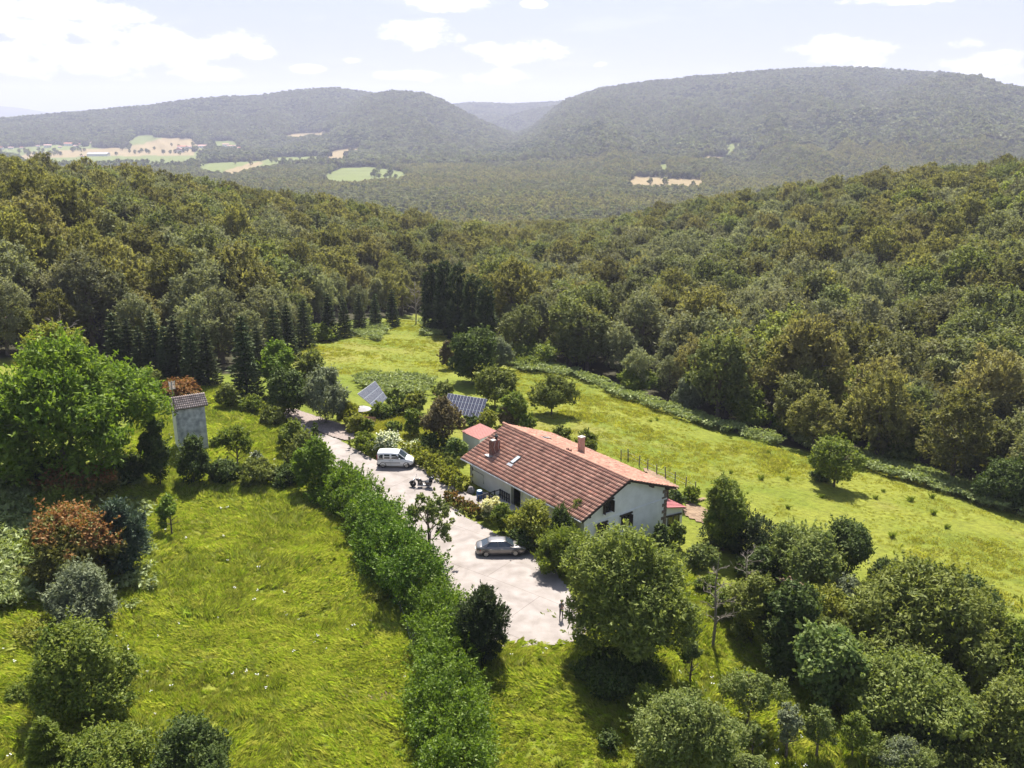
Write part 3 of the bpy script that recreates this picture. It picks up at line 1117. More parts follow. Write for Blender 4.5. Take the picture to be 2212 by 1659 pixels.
def build_forest():
    rg = np.random.default_rng(21)
    a = R(36)
    XY = jitter_polar(95, 760, -a, a, lambda r: 6.7 if r < 330 else 7.6, rg)
    Z = hgt(XY[:, 0], XY[:, 1])
    opn, fg, ft = field_masks(XY[:, 0], XY[:, 1], Z)
    r = np.hypot(XY[:, 0], XY[:, 1])
    k = ~opn & ~fg & ~ft
    XY, Z, r = XY[k], Z[k], r[k]
    n = len(XY)
    # the kinds grow in drifts
    q = fbm(XY[:, 0] / 45, XY[:, 1] / 45, 41, 3) + .16 * rg.normal(size=n)
    q2 = fbm(XY[:, 0] / 30, XY[:, 1] / 30, 42, 2) + .18 * rg.normal(size=n)
    right = XY[:, 0] > 0
    kinds = np.where(q2 > .62, 3, np.where(q > .56, 1, np.where(q < .20, 2, 0)))
    kn = ['beech_tree', 'oak_tree', 'lime_tree', 'ash_tree']
    dx, dy, dep = to_d(XY[:, 0], XY[:, 1], Z)
    vis = (dx > -120) & (dx < 2330)
    sc = rg.uniform(.74, 1.28, n) * np.where(kinds == 3, .95, 1)
    atedge = np.zeros(n, bool)
    for ddy in (14, 34):
        atedge |= inpoly(dx, dy + ddy, OPEN)
    sc = np.where(atedge, sc * .78, sc)
    sz = sc * rg.uniform(.85, 1.15, n)
    rz = rg.random(n) * 2 * math.pi
    var = rg.integers(0, 4, n)
    order = np.argsort(r)
    budget = {0: 290, 1: 200, 2: 80, 3: 90}
    solo = np.zeros(n, bool)
    cnt = {k_: 0 for k_ in budget}
    for i in order:
        kk = int(kinds[i])
        if vis[i] and cnt[kk] < budget[kk] and r[i] < 430:
            cnt[kk] += 1
            solo[i] = True
    edge = np.zeros(n)
    sel = np.nonzero(solo)[0]
    for ddy in (18, 45):
        edge[sel] += inpoly(dx[sel], dy[sel] + ddy, OPEN)
    look = {0: 'olive leafy beech', 1: 'dark green oak', 2: 'fresh green lime tree', 3: 'greyish green ash'}
    for i in np.nonzero(solo)[0]:
        side = 'right hillside' if dx[i] > 1350 else ('left hillside' if dx[i] < 760 else 'wooded hollow behind the meadow')
        if edge[i] >= 1:
            where = 'at the edge of the wood ' + ('above the right meadow' if dx[i] > 1400 else 'behind the hut' if dx[i] < 600 else 'left of the back meadow' if dx[i] < 920 else 'right of the back meadow')
            side = where[24:]
            lab = '%s %s' % (look[int(kinds[i])], where)
        else:
            deep = 'lower' if r[i] < 190 else 'middle' if r[i] < 260 else 'upper'
            lab = '%s in the dense wood, %s part of the %s' % (look[int(kinds[i])], deep, side) if 'hollow' not in side else '%s in the dense %s' % (look[int(kinds[i])], side)
            side = deep + ' ' + side
        plant_tree(kn[int(kinds[i])], int(var[i]), XY[i, 0], XY[i, 1], Z[i] - .3, sc[i], sz[i], rz[i], lab, '%s trees, %s' % (look[int(kinds[i])], side))
    m = ~solo
    pcs = [piece('c', PROTO[kn[k_]][v][0]) for k_ in range(4) for v in range(4)]
    scatter('forest', np.column_stack([XY[m], Z[m] - .3]), pcs, kinds[m] * 4 + var[m], sc[m], rz[m], 'dense mixed wood covering the slopes behind the house')
    # the valley wood: simpler crowns
    mids = []
    for v in range(5):
        r2 = np.random.default_rng(300 + v)
        me = proto_broad('c', 4.6, 11.5, 620, 1.75, r2, 16, .1, .5, .4, .42)
        me.materials.append(LEAF['leaf_beech'] if v < 2 else LEAF['leaf_oak'] if v < 4 else LEAF['leaf_ashy'])
        mids.append(piece('m', me))
    XY = jitter_polar(760, 2150, -a, a, 8.6, rg)
    plant_mass('valley_forest', XY, mids, rg, 'dense wood filling the valley floor', 5, (.8, 1.25))
    fars = []
    for v in range(5):
        r2 = np.random.default_rng(500 + v)
        fars.append(piece('f', dome_crown(r2, ('leaf_far_dark', 'leaf_far', 'leaf_far', 'leaf_far_pale', 'leaf_far')[v])))
    XY = jitter_polar(2150, 6900, -a, a, lambda r_: 10.5 + (r_ - 2150) / 1500, rg)
    plant_mass('mountain_forest', XY, fars, rg, 'hazy dense wood covering the far mountains', 5, (.85, 1.5))


def dome_crown(rg, lm):
    """a far crown: a lumpy dome of leaf clumps"""
    lo = broad_lobes(6.2, 13, rg, 7, .05, .5)
    P, D = crown_points(lo, 90, rg, inner=.1)
    me = leaf_mesh('f', P, D, 5.2, rg, ratio=.75, along=.15, rnd=.25, fold=.3)
    me.materials.append(LEAF[lm])
    return me


def plant_mass(name, XY, pcs, rg, label, nv, srange):
    Z = hgt(XY[:, 0], XY[:, 1])
    opn, fg, ft = field_masks(XY[:, 0], XY[:, 1], Z)
    k = ~(opn | fg | ft)
    # hide nothing that shows: leave out only places far behind the crests
    r = np.hypot(XY[:, 0], XY[:, 1])
    el = (Z + 16 - CAMZ) / r
    ai = ((np.arctan2(XY[:, 0], XY[:, 1]) + .7) * 320).astype(int)
    best = np.full(ai.max() + 2, -9.0)
    o = np.argsort(r)
    vis = np.zeros(len(r), bool)
    for i in o:
        if el[i] > best[ai[i]] - .006: vis[i] = True
        e2 = (Z[i] - CAMZ) / r[i]
        if e2 > best[ai[i]]: best[ai[i]] = e2
    k &= vis
    n = int(k.sum())
    print(name, n)
    drift = fbm(XY[k][:, 0] / 170, XY[k][:, 1] / 170, 88, 3) * 1.6 - .3 + .22 * rg.normal(size=n)
    scatter(name, np.column_stack([XY[k], Z[k] - .5]), pcs, np.clip(np.floor(drift * nv), 0, nv - 1).astype(int), rg.uniform(*srange, n), rg.random(n) * 6.28, label)


build_forest()


# ------------------------------------------------------------------ haze
def build_haze():
    m = bpy.data.materials.new('haze')
    m.use_nodes = True
    t = m.node_tree
    t.nodes.clear()
    out = N(t, 'ShaderNodeOutputMaterial')
    v = N(t, 'ShaderNodeVolumePrincipled')
    v.inputs['Color'].default_value = (.77, .79, 1.0, 1)
    v.inputs['Density'].default_value = HAZE
    v.inputs['Density Attribute'].default_value = ''
    v.inputs['Anisotropy'].default_value = .15
    t.links.new(v.outputs[0], out.inputs['Volume'])
    m.cycles.homogeneous_volume = True
    o = MB().box(-15000, -600, -110, 15000, 15500, 480).build('haze', m)
    o.display_type = 'WIRE'
    tag(o, 'thin pale haze over the valley', None, None, 'stuff')


HAZE = 1.15e-4
build_haze()


def build_far_mountains():
    az = np.linspace(-.75, .75, 240)
    crest = np.interp(az, [azel(x, 240)[0] for x in (-500, -200, 0, 50, 110, 200, 300, 900)], [azel(0, y)[1] for y in (225, 236, 228, 232, 243, 248, 252, 258)])
    rows = []
    for k, (rr, f) in enumerate([(10200, 0), (11500, .55), (12600, .9), (13200, 1), (14200, .7)]):
        top = np.tan(crest) * 13200 + CAMZ
        rows.append(np.stack([np.sin(az) * rr, np.cos(az) * rr, FLOOR - 5 + (top - FLOOR) * f * (1 + .06 * (fbm(az * 40, az * 0 + k, 3, 3) - .5))], 1))
    V = np.concatenate(rows)
    n = len(az)
    F = np.array([[k * n + i, k * n + i + 1, (k + 1) * n + i + 1, (k + 1) * n + i] for k in range(4) for i in range(n - 1)])
    tag(obj('distant_mountains', npmesh('distant_mountains', V, F, True), mat('far_wood', (.06, .075, .035), .9)), 'faint blue mountains at the far end of the valley', None, None, 'structure')


build_far_mountains()


# ------------------------------------------------------------------ farmhouse
M_WALL = mat('white_plaster', (.80, .80, .82), .9, scale=1.2, col2=(.70, .70, .715), bump=.12, detail=8)
M_CREAM = mat('cream_plaster', (.74, .70, .63), .9, scale=1.0, col2=(.66, .62, .55), bump=.1)
M_WOOD = mat('dark_timber', (.055, .040, .030), .8, scale=6, col2=(.03, .022, .017))
M_GLASS = mat('dark_window_glass', (.02, .024, .028), .08, spec=.8)
M_STONE = mat('brown_sandstone', (.22, .17, .135), .9, scale=5, col2=(.12, .095, .08), bump=.4)
M_GUT = mat('pale_gutter', (.72, .70, .66), .5)
M_RED = mat('red_sheet_roof', (.33, .095, .095), .6, scale=2, col2=(.27, .075, .075))
M_PINK = mat('pink_ribbed_roof', (.42, .16, .13), .6, scale=3, col2=(.36, .13, .105))
M_BRICK = mat('old_red_brick', (.26, .11, .08), .9, scale=7, col2=(.15, .075, .055), bump=.5)
M_MORTAR = mat('pale_mortar', (.50, .46, .41), .9)
M_BLACK = mat('black_paint', (.012, .012, .013), .5)
M_METAL = mat('grey_metal', (.42, .43, .44), .35, metal=.8)
M_GREYW = mat('weathered_grey_wood', (.23, .20, .17), .9, scale=8, col2=(.13, .11, .095))


def tile_material():
    m = bpy.data.materials.new('clay_roof_tile')
    m.use_nodes = True
    t = m.node_tree
    b = t.nodes['Principled BSDF']
    b.inputs['Roughness'].default_value = .85
    b.inputs['Specular IOR Level'].default_value = .25
    at = N(t, 'ShaderNodeAttribute', attribute_name='lv')
    rp = N(t, 'ShaderNodeValToRGB')
    e = rp.color_ramp.elements
    e[0].position, e[0].color = 0.0, (0.205, 0.109, 0.083, 1)
    e[1].position, e[1].color = 1.0, (0.512, 0.173, 0.109, 1)
    for p, c in ((.25, (0.371, 0.186, 0.134, 1)), (.5, (0.461, 0.243, 0.173, 1)), (.78, (0.550, 0.320, 0.230, 1)), (.9, (0.589, 0.397, 0.294, 1))):
        x = e.new(p)
        x.color = c
    t.links.new(at.outputs['Fac'], rp.inputs[0])
    tc = N(t, 'ShaderNodeTexCoord')
    nz = N(t, 'ShaderNodeTexNoise')
    nz.inputs['Scale'].default_value = .9
    nz.inputs['Detail'].default_value = 8
    t.links.new(tc.outputs['Object'], nz.inputs['Vector'])
    v = N(t, 'ShaderNodeMapRange')
    v.inputs[1].default_value = .3
    v.inputs[2].default_value = .7
    v.inputs[3].default_value = .68
    v.inputs[4].default_value = 1.18
    t.links.new(nz.outputs[0], v.inputs[0])
    mx = N(t, 'ShaderNodeMixRGB', blend_type='MULTIPLY')
    mx.inputs[0].default_value = 1
    t.links.new(rp.outputs[0], mx.inputs[1])
    t.links.new(v.outputs[0], mx.inputs[2])
    t.links.new(mx.outputs[0], b.inputs['Base Color'])
    return m


M_TILE = tile_material()


def tiled_slope(name, O, U, S, lu, ls, parent, tw=.25, course=.43, seed=3, mat_=None):
    """clay tiles: O = ridge end, U = unit along the ridge, S = unit down the slope; every course overlaps the next"""
    rg = np.random.default_rng(seed)
    O, U, S = np.array(O, float), np.array(U, float), np.array(S, float)
    Nn = np.cross(U, S)
    if Nn[2] < 0: Nn = -Nn
    nt_, nc = int(round(lu / tw)), int(round(ls / course))
    tw, course = lu / nt_, ls / nc
    V, F, A = [], [], []
    prof = [(0, .015), (.22, .06), (.5, .085), (.78, .06), (1, .015)]
    for c in range(nc):
        sag = 0
        for k in range(nt_):
            tone = rg.random() * .5 + .2 if rg.random() > .035 else rg.choice([.02, .97, .93])
            lift = .012 * rg.normal()
            b = len(V)
            for q, (s0, hh) in enumerate(((c * course - .04, .0), ((c + 1) * course, .055 + lift))):
                for x, h in prof:
                    V.append(O + U * ((k + x) * tw) + S * (s0 + .008 * rg.normal()) + Nn * (h + hh))
            for x, h in prof:
                V.append(O + U * ((k + x) * tw) + S * ((c + 1) * course - .012) + Nn * (-.025))
            for i in range(4):
                F.append((b + i, b + i + 1, b + 6 + i, b + 5 + i))
                F.append((b + 5 + i, b + 6 + i, b + 11 + i, b + 10 + i))
            A += [tone] * 10 + [0.0] * 5
    me = npmesh(name, V, F)
    fattr(me, 'lv', A)
    return tag(obj(name, me, mat_ or M_TILE, parent), None, None, None, 'stuff')


HX, HY, HTH = 11.36, 80.36, R(126.74)
HL, HA, HZA, HB, HZB, HR = 20.25, 6.02, 2.65, 6.56, 2.44, 5.35


def build_house():
    root = empty('farmhouse', (HX, HY, 0), HTH, 'long white farmhouse with a red clay tile roof beside the pale driveway', 'house')
    x0, x1 = .55, HL - .6
    ya, yb = HA - .75, -(HB - .7)
    zr = HR - .16
    za, zb = zr - HZA / HA * ya, zr + HZB / HB * yb
    base = -3.0
    # gable walls and long walls, with the porch recess left open in the drive side
    w = MB()
    T = .4

    def gable(x, xin):
        w.hexa([(x, yb, base), (x, ya, base), (x, ya, za), (x, yb, zb)], [(xin, yb, base), (xin, ya, base), (xin, ya, za), (xin, yb, zb)])
        w.hexa([(x, yb, zb), (x, ya, za), (x, 0, zr), (x, 0, zr)], [(xin, yb, zb), (xin, ya, za), (xin, 0, zr), (xin, 0, zr)])
    gable(x0, x0 + T)
    gable(x1, x1 - T)
    w.box(x0 + T, yb, base, x1 - T, yb + T, zb - .02)
    w.build('gable_wall', M_WALL, root)
    f = MB()
    px0, px1 = 10.5, 12.1
    f.box(x0 + T, ya - T, base, px0, ya + .002, za - .02)
    f.box(px1, ya - T, base, x1 - T, ya + .002, za - .02)
    f.build('drive_side_wall', M_CREAM, root)
    MB().box(px0 - .01, ya - 2.6, base, px1 + .01, ya - 2.4, za + .4).build('porch_back_wall', M_CREAM, root)
    MB().box(px0 + .25, ya - 2.4, -.05, px0 + 1.2, ya - 2.34, 2.0).build('front_door', M_WOOD, root)
    MB().box(px0 - .15, ya - .45, -1, px0 + .002, ya + .03, za - .05).build('porch_post', M_WOOD, root)
    # roof boards under the tiles
    rf = MB()
    k = .06
    ov = 0.0
    rf.hexa([(0, 0, HR - .11), (HL, 0, HR - .11), (HL, HA, HR - HZA - .11), (0, HA, HR - HZA - .11)], [(0, 0, HR - .01), (HL, 0, HR - .01), (HL, HA, HR - HZA - .01), (0, HA, HR - HZA - .01)])
    rf.hexa([(0, 0, HR - .11), (0, -HB, HR - HZB - .11), (HL, -HB, HR - HZB - .11), (HL, 0, HR - .11)], [(0, 0, HR - .01), (0, -HB, HR - HZB - .01), (HL, -HB, HR - HZB - .01), (HL, 0, HR - .01)])
    roof = rf.build('roof', M_WOOD, root)
    la, lb = math.hypot(HA, HZA), math.hypot(HB, HZB)
    tiled_slope('drive_side_tiles', (-.05, 0, HR), (1, 0, 0), (0, HA / la, -HZA / la), HL + .1, la + .08, roof, seed=3)
    tiled_slope('meadow_side_tiles', (-.05, 0, HR), (1, 0, 0), (0, -HB / lb, -HZB / lb), HL + .1, lb + .08, roof, seed=4)
    # ridge caps
    rg = np.random.default_rng(8)
    capm = MB().lathe([(.155, 0), (.175, .48)], 10, axis='x').mesh('ridge_cap')
    fattr(capm, 'lv', np.full(len(capm.vertices), .5))
    capm.materials.append(M_TILE)
    for i in range(int(HL / .45) + 1):
        c = obj('ridge_cap', capm, None, roof, (i * .45 - .05, 0, HR + .03 + .01 * rg.normal()))
    # verge boards, purlin ends, gutter
    vb = MB()
    for s, e, zz in ((1, HA, HZA), (-1, HB, HZB)):
        vb.hexa([(-.06, 0, HR - .22), (-.06, s * e, HR - zz - .22), (-.06, s * e, HR - zz - .02), (-.06, 0, HR - .02)], [(.02, 0, HR - .22), (.02, s * e, HR - zz - .22), (.02, s * e, HR - zz - .02), (.02, 0, HR - .02)])
    vb.build('verge_board', M_WOOD, roof)
    for y in (-5.6, -3.3, .0, 2.7, 5.0):
        z = HR - .3 - (HZA / HA * y if y > 0 else -HZB / HB * y)
        MB().box(.0, y - .11, z - .14, x0 + .1, y + .11, z + .08).build('purlin_end', M_WOOD, root)
    g = MB().tube([(0, HA + .1, HR - HZA - .1), (HL, HA + .1, HR - HZA - .1)], .085, 8).build('gutter', M_GUT, root)
    MB().tube([(x1 - .35, HA + .1, HR - HZA - .1), (x1 - .35, ya + .1, HR - HZA - .45), (x1 - .35, ya + .1, -.3)], .05, 8).build('downpipe', M_GUT, root)
    MB().tube([(px0 - .25, HA + .1, HR - HZA - .1), (px0 - .25, ya + .1, HR - HZA - .45), (px0 - .25, ya + .1, -.6)], .05, 8).build('downpipe', M_GUT, root)
    MB().tube([(x1 - .4, ya + .06, 1.55), (x1 - 2.6, ya + .06, 1.5), (x1 - 2.6, ya + .06, .5)], .028, 6).build('cable', M_STONE, root)
    vt = MB().box(x1 - 2.2, ya, 2.15, x1 - .9, ya + .03, 2.42).build('vent_slot', M_WOOD, root)
    # string course and corner stones
    MB().box(x0 - .05, yb - .02, 1.62, x0, ya - .3, 1.78).build('string_course', M_WALL, root)
    z = -2.4
    i = 0
    while z < zb - .25:
        h = .34 + .06 * rg.random()
        lng = .62 if i % 2 else .34
        MB().box(x0 - .035, yb - .03, z, x0 + (.34 if i % 2 else .6), yb + lng + .1 * rg.random(), z + h - .03).build('quoin_stone', M_STONE, root)
        z += h
        i += 1
    z, i = -.6, 0
    while z < za - .3:
        h = .36 + .06 * rg.random()
        MB().box(x1 - (.55 if i % 2 else .32), ya - .3, z, x1 + .03, ya + .035, z + h - .03).build('quoin_stone', M_STONE, root)
        z += h
        i += 1

    # windows of the gable: frame, panes, lintel, folding shutters
    def window(y, zc, wd, ht, lint=True, shut=True):
        wn = MB().box(x0 - .012, y - wd / 2, zc - ht / 2, x0 + .06, y + wd / 2, zc + ht / 2).build('window', M_GLASS, root)
        fr = MB()
        for a, b in ((-wd / 2, -wd / 2 + .08), (wd / 2 - .08, wd / 2), (-.035, .035)):
            fr.box(x0 - .05, y + a, zc - ht / 2, x0 - .013, y + b, zc + ht / 2)
        for a, b in ((-ht / 2, -ht / 2 + .08), (ht / 2 - .08, ht / 2)):
            fr.box(x0 - .048, y - wd / 2 + .08, zc + a, x0 - .014, y + wd / 2 - .08, zc + b)
        fr.build('frame', M_WOOD, wn)
        MB().box(x0 - .16, y - wd / 2 - .08, zc - ht / 2 - .12, x0 - .0, y + wd / 2 + .08, zc - ht / 2 - .01).build('sill', M_WALL, wn)
        if shut:
            for s in (-1, 1):
                q = MB()
                q.hexa([(x0 - .02, y + s * wd / 2, zc - ht / 2), (x0 - .42, y + s * (wd / 2 + .02), zc - ht / 2), (x0 - .42, y + s * (wd / 2 + .06), zc - ht / 2), (x0 - .02, y + s * (wd / 2 + .04), zc - ht / 2)],
                       [(x0 - .02, y + s * wd / 2, zc + ht / 2), (x0 - .42, y + s * (wd / 2 + .02), zc + ht / 2), (x0 - .42, y + s * (wd / 2 + .06), zc + ht / 2), (x0 - .02, y + s * (wd / 2 + .04), zc + ht / 2)])
                q.build('shutter', M_WOOD, wn)
        if lint:
            MB().box(x0 - .14, y - wd / 2 - .25, zc + ht / 2 + .03, x0 + .02, y + wd / 2 + .25, zc + ht / 2 + .2).build('lintel', M_WOOD, wn)
    window(2.35, 3.0, 1.05, 1.2)
    window(-.15, .8, 1.15, 1.25)
    window(3.1, .72, 1.15, 1.25)

    # chimneys
    def on_roof(x, y):
        return HR - (HZA / HA * y if y > 0 else -HZB / HB * y)
    c = MB().box(16.85, 3.2, on_roof(0, 3.9) - .1, 17.55, 4.2, on_roof(0, 3.2) + 1.25).build('brick_chimney', M_BRICK, root)
    zt = on_roof(0, 3.2) + 1.25
    p = MB()
    for yy in (3.2, 3.75):
        p.tube([(16.84, yy + .1, zt - 1.3), (16.835, yy + .3, zt - .7), (16.835, yy + .12, zt - .1)], .03, 4)
    p.build('mortar_streak', M_MORTAR, c)
    MB().box(16.72, 4.2, on_roof(0, 4.2) + .02, 17.7, 4.75, on_roof(0, 4.5) + .2).build('flashing', M_METAL, c)
    MB().box(16.8, 3.75, zt, 17.3, 4.22, zt + .12).build('chimney_pot', M_MORTAR, c)
    MB().lathe([(.13, 0), (.13, .3), (.26, .33), (.2, .45), (.09, .5), (.09, .62)], 10, (17.25, 3.45, zt)).build('cowl', M_BLACK, c)
    yb2 = -2.9
    zz = on_roof(0, yb2)
    M_TAN = mat('tan_block_chimney', (.42, .28, .22), .9, scale=5, col2=(.33, .21, .165), bump=.3)
    c2 = MB().box(10.2, yb2 - .28, zz - .3, 10.72, yb2 + .28, zz + 1.75).build('block_chimney', M_TAN, root)
    MB().box(10.16, yb2 - .32, zz + 1.75, 10.76, yb2 + .32, zz + 1.85).build('cap', M_MORTAR, c2)
    for yy in (-.14, .14):
        MB().box(10.32, yb2 + yy - .08, zz + 1.851, 10.6, yb2 + yy + .08, zz + 1.856).build('flue_opening', M_BLACK, c2)

    # roof lights
    def skylight(x, y, wx, wy, name_sl):
        s = HZA / HA if y > 0 else -HZB / HB
        z = on_roof(x, y)
        lo = [(x, y, on_roof(x, y) + .02), (x + wx, y, on_roof(x, y) + .02), (x + wx, y + wy, on_roof(x, y + wy) + .02), (x, y + wy, on_roof(x, y + wy) + .02)]
        hi = [(a, b, c_ + .17) for a, b, c_ in lo]
        o = MB().hexa(lo, hi).build('skylight', M_WOOD, root)
        m_ = .09
        g0 = [(x + m_, y + m_, on_roof(x, y + m_) + .19), (x + wx - m_, y + m_, on_roof(x, y + m_) + .19), (x + wx - m_, y + wy - m_, on_roof(x, y + wy - m_) + .19), (x + m_, y + wy - m_, on_roof(x, y + wy - m_) + .19)]
        MB().hexa(g0, [(a, b, c_ + .02) for a, b, c_ in g0]).build('pane', mat('skylight_glass', (.45, .50, .55), .12, spec=.8), o)
        MB().hexa([(x - .1, y + wy, on_roof(x, y + wy) + .11), (x + wx + .1, y + wy, on_roof(x, y + wy) + .11), (x + wx + .1, y + wy + .35, on_roof(x, y + wy + .35) + .11), (x - .1, y + wy + .35, on_roof(x, y + wy + .35) + .11)],
                  [(x - .1, y + wy, on_roof(x, y + wy) + .13), (x + wx + .1, y + wy, on_roof(x, y + wy) + .13), (x + wx + .1, y + wy + .35, on_roof(x, y + wy + .35) + .13), (x - .1, y + wy + .35, on_roof(x, y + wy + .35) + .13)]).build('flashing', M_METAL, o)
    skylight(13.35, 2.95, .62, 1.15, 's')
    skylight(15.0, -2.6, .6, .9, 's')
    for x in (9.5, 9.95):
        MB().box(x, -.75, on_roof(0, -.75) + .06, x + .2, -.5, on_roof(0, -.6) + .3).build('vent_tile', M_TILE, root)

    # annex below the gable corner
    an = empty('annex', (0, 0, 0))
    an.parent = root
    ax0, ax1, ay0, ay1 = .62, 4.2, yb - 2.55, yb - .002
    h = MB()
    h.hexa([(ax0, ay0, -3.2), (ax1, ay0, -3.2), (ax1, ay1, -3.2), (ax0, ay1, -3.2)], [(ax0, ay0, -.02), (ax1, ay0, -.02), (ax1, ay1, .62), (ax0, ay1, .62)])
    h.build('annex_wall', M_WALL, an)
    r_ = MB()
    r_.hexa([(ax0 - .25, ay0 - .3, -.06), (ax1 + .1, ay0 - .3, -.06), (ax1 + .1, ay1, .66), (ax0 - .25, ay1, .66)], [(ax0 - .25, ay0 - .3, .02), (ax1 + .1, ay0 - .3, .02), (ax1 + .1, ay1, .74), (ax0 - .25, ay1, .74)])
    r_.build('annex_roof', M_RED, an)
    rb = MB()
    for i in range(9):
        x = ax0 + .1 + i * .42
        rb.hexa([(x, ay0 - .3, .021), (x + .09, ay0 - .3, .021), (x + .09, ay1, .741), (x, ay1, .741)], [(x + .02, ay0 - .3, .06), (x + .07, ay0 - .3, .06), (x + .07, ay1, .78), (x + .02, ay1, .78)])
    tag(rb.build('roof_rib', M_RED, an), None, None, None, 'stuff')
    q = MB().hexa([(ax0 - .02, ay0 + .45, -2.3), (ax0 - .02, ay1 - .35, -2.3), (ax0 - .02, ay1 - .35, -.55), (ax0 - .02, ay0 + .45, -.72)], [(ax0 + .06, ay0 + .45, -2.3), (ax0 + .06, ay1 - .35, -2.3), (ax0 + .06, ay1 - .35, -.55), (ax0 + .06, ay0 + .45, -.72)])
    q.build('annex_window', M_GLASS, an)
    fr = MB()
    for yy in (ay0 + .45, ay0 + 1.3, ay1 - .42):
        fr.box(ax0 - .06, yy, -2.3, ax0 - .021, yy + .08, -.7)
    fr.hexa([(ax0 - .14, ay0 + .2, -.74), (ax0 - .14, ay1 - .1, -.5), (ax0 - .14, ay1 - .1, -.32), (ax0 - .14, ay0 + .2, -.56)], [(ax0 - .022, ay0 + .2, -.74), (ax0 - .022, ay1 - .1, -.5), (ax0 - .022, ay1 - .1, -.32), (ax0 - .022, ay0 + .2, -.56)])
    fr.build('annex_window_frame', M_WOOD, an)
    # small lean-to roof on the meadow side
    MB().hexa([(2.7, yb - 2.9, 1.25), (5.6, yb - 2.9, 1.25), (5.6, yb, 1.7), (2.7, yb, 1.7)], [(2.7, yb - 2.9, 1.33), (5.6, yb - 2.9, 1.33), (5.6, yb, 1.78), (2.7, yb, 1.78)]).build('lean_to_roof', M_RED, root)
    for xx in (2.9, 5.3):
        MB().box(xx, yb - 2.8, -3, xx + .14, yb - 2.66, 1.28).build('lean_to_post', M_WOOD, root)

    # porch railing: along the wall and out towards the drive
    rl = empty('porch_railing', (0, 0, 0))
    rl.parent = root
    y2 = ya + 1.6
    pts = [(12.3, ya + .12), (13.9, ya + .12), (13.9, y2 + 1.3)]
    for (a, b), (c_, d) in zip(pts[:-1], pts[1:]):
        for zz_, rr in ((.38, .035), (.92, .05)):
            MB().tube([(a, b, zz_), (c_, d, zz_)], rr, 6).build('rail', M_BLACK, rl)
        n = 4
        for i in range(n + 1):
            xx, yy = a + (c_ - a) * i / n, b + (d - b) * i / n
            if i < n or (c_, d) == pts[-1]:
                MB().box(xx - .05, yy - .05, -.4, xx + .05, yy + .05, 1.0).build('post', M_BLACK, rl)
    MB().box(10.4, ya + .01, -.6, 13.9, ya + 1.6, -.02).build('porch_step', M_MORTAR, root)
    return root


build_house()


def build_shed():
    z = 2.15
    A, B, Cc = at_z(996, 932, z), at_z(1035, 950, z), at_z(1060, 932, z)
    u = (B - A)
    L = u.length
    u.normalize()
    n = Vector((-u.y, u.x, 0))
    if n.dot(Cc - B) < 0: n = -n
    wd = min(abs((Cc - B).dot(n)), 4.2)
    ang = math.atan2(u.y, u.x)
    flip = 1 if n.dot(Vector((-math.sin(ang), math.cos(ang), 0))) > 0 else -1
    root = empty('garden_shed', (A.x, A.y, 0), ang, 'small pale shed with a pink ribbed roof left of the farmhouse', 'shed')
    y = flip * wd
    lo, hi = sorted((.15 * flip, y - .15 * flip))
    MB().hexa([(.12, lo, -.8), (L - .12, lo, -.8), (L - .12, hi, -.8), (.12, hi, -.8)], [(.12, lo, z - .08), (L - .12, lo, z - .08), (L - .12, hi, z + .28), (.12, hi, z + .28)]).build('wall', M_WALL, root)
    MB().hexa([(0, 0, z - .03), (L, 0, z - .03), (L, y, z + .37), (0, y, z + .37)], [(0, 0, z + .03), (L, 0, z + .03), (L, y, z + .43), (0, y, z + .43)]).build('roof', M_PINK, root)
    rb = MB()
    k = int(L / .28)
    for i in range(k):
        x = .05 + i * L / k
        rb.hexa([(x, 0, z + .031), (x + .11, 0, z + .031), (x + .11, y, z + .431), (x, y, z + .431)], [(x + .03, 0, z + .08), (x + .08, 0, z + .08), (x + .08, y, z + .48), (x + .03, y, z + .48)])
    tag(rb.build('roof_rib', M_PINK, root), None, None, None, 'stuff')


build_shed()


# ------------------------------------------------------------------ vehicles
def loft(sections, closed=True):
    """sections: list of (x, [(y,z)...]) with equal counts; returns MB skin with end caps"""
    m = MB()
    n = len(sections[0][1])
    V = [(x, y, z) for x, ring in sections for y, z in ring]
    F = []
    for i in range(len(sections) - 1):
        for k in range(n):
            F.append((i * n + k, i * n + (k + 1) % n, (i + 1) * n + (k + 1) % n, (i + 1) * n + k))
    F.append(tuple(reversed(range(n))))
    F.append(tuple((len(sections) - 1) * n + k for k in range(n)))
    return m.poly(V, F)


def body_ring(w, z0, zs, z1, crown=.03, tuck=.06):
    """lower body section: half width w, sill z0, shoulder zs, deck z1"""
    h = [(w - tuck, z0), (w, z0 + .14), (w + .012, (z0 + zs) / 2), (w - .015, zs), (w - .09, z1 - .012), (w * .55, z1 + crown * .7), (0, z1 + crown)]
    r = h + [(-y, z) for y, z in reversed(h[:-1])]
    return r


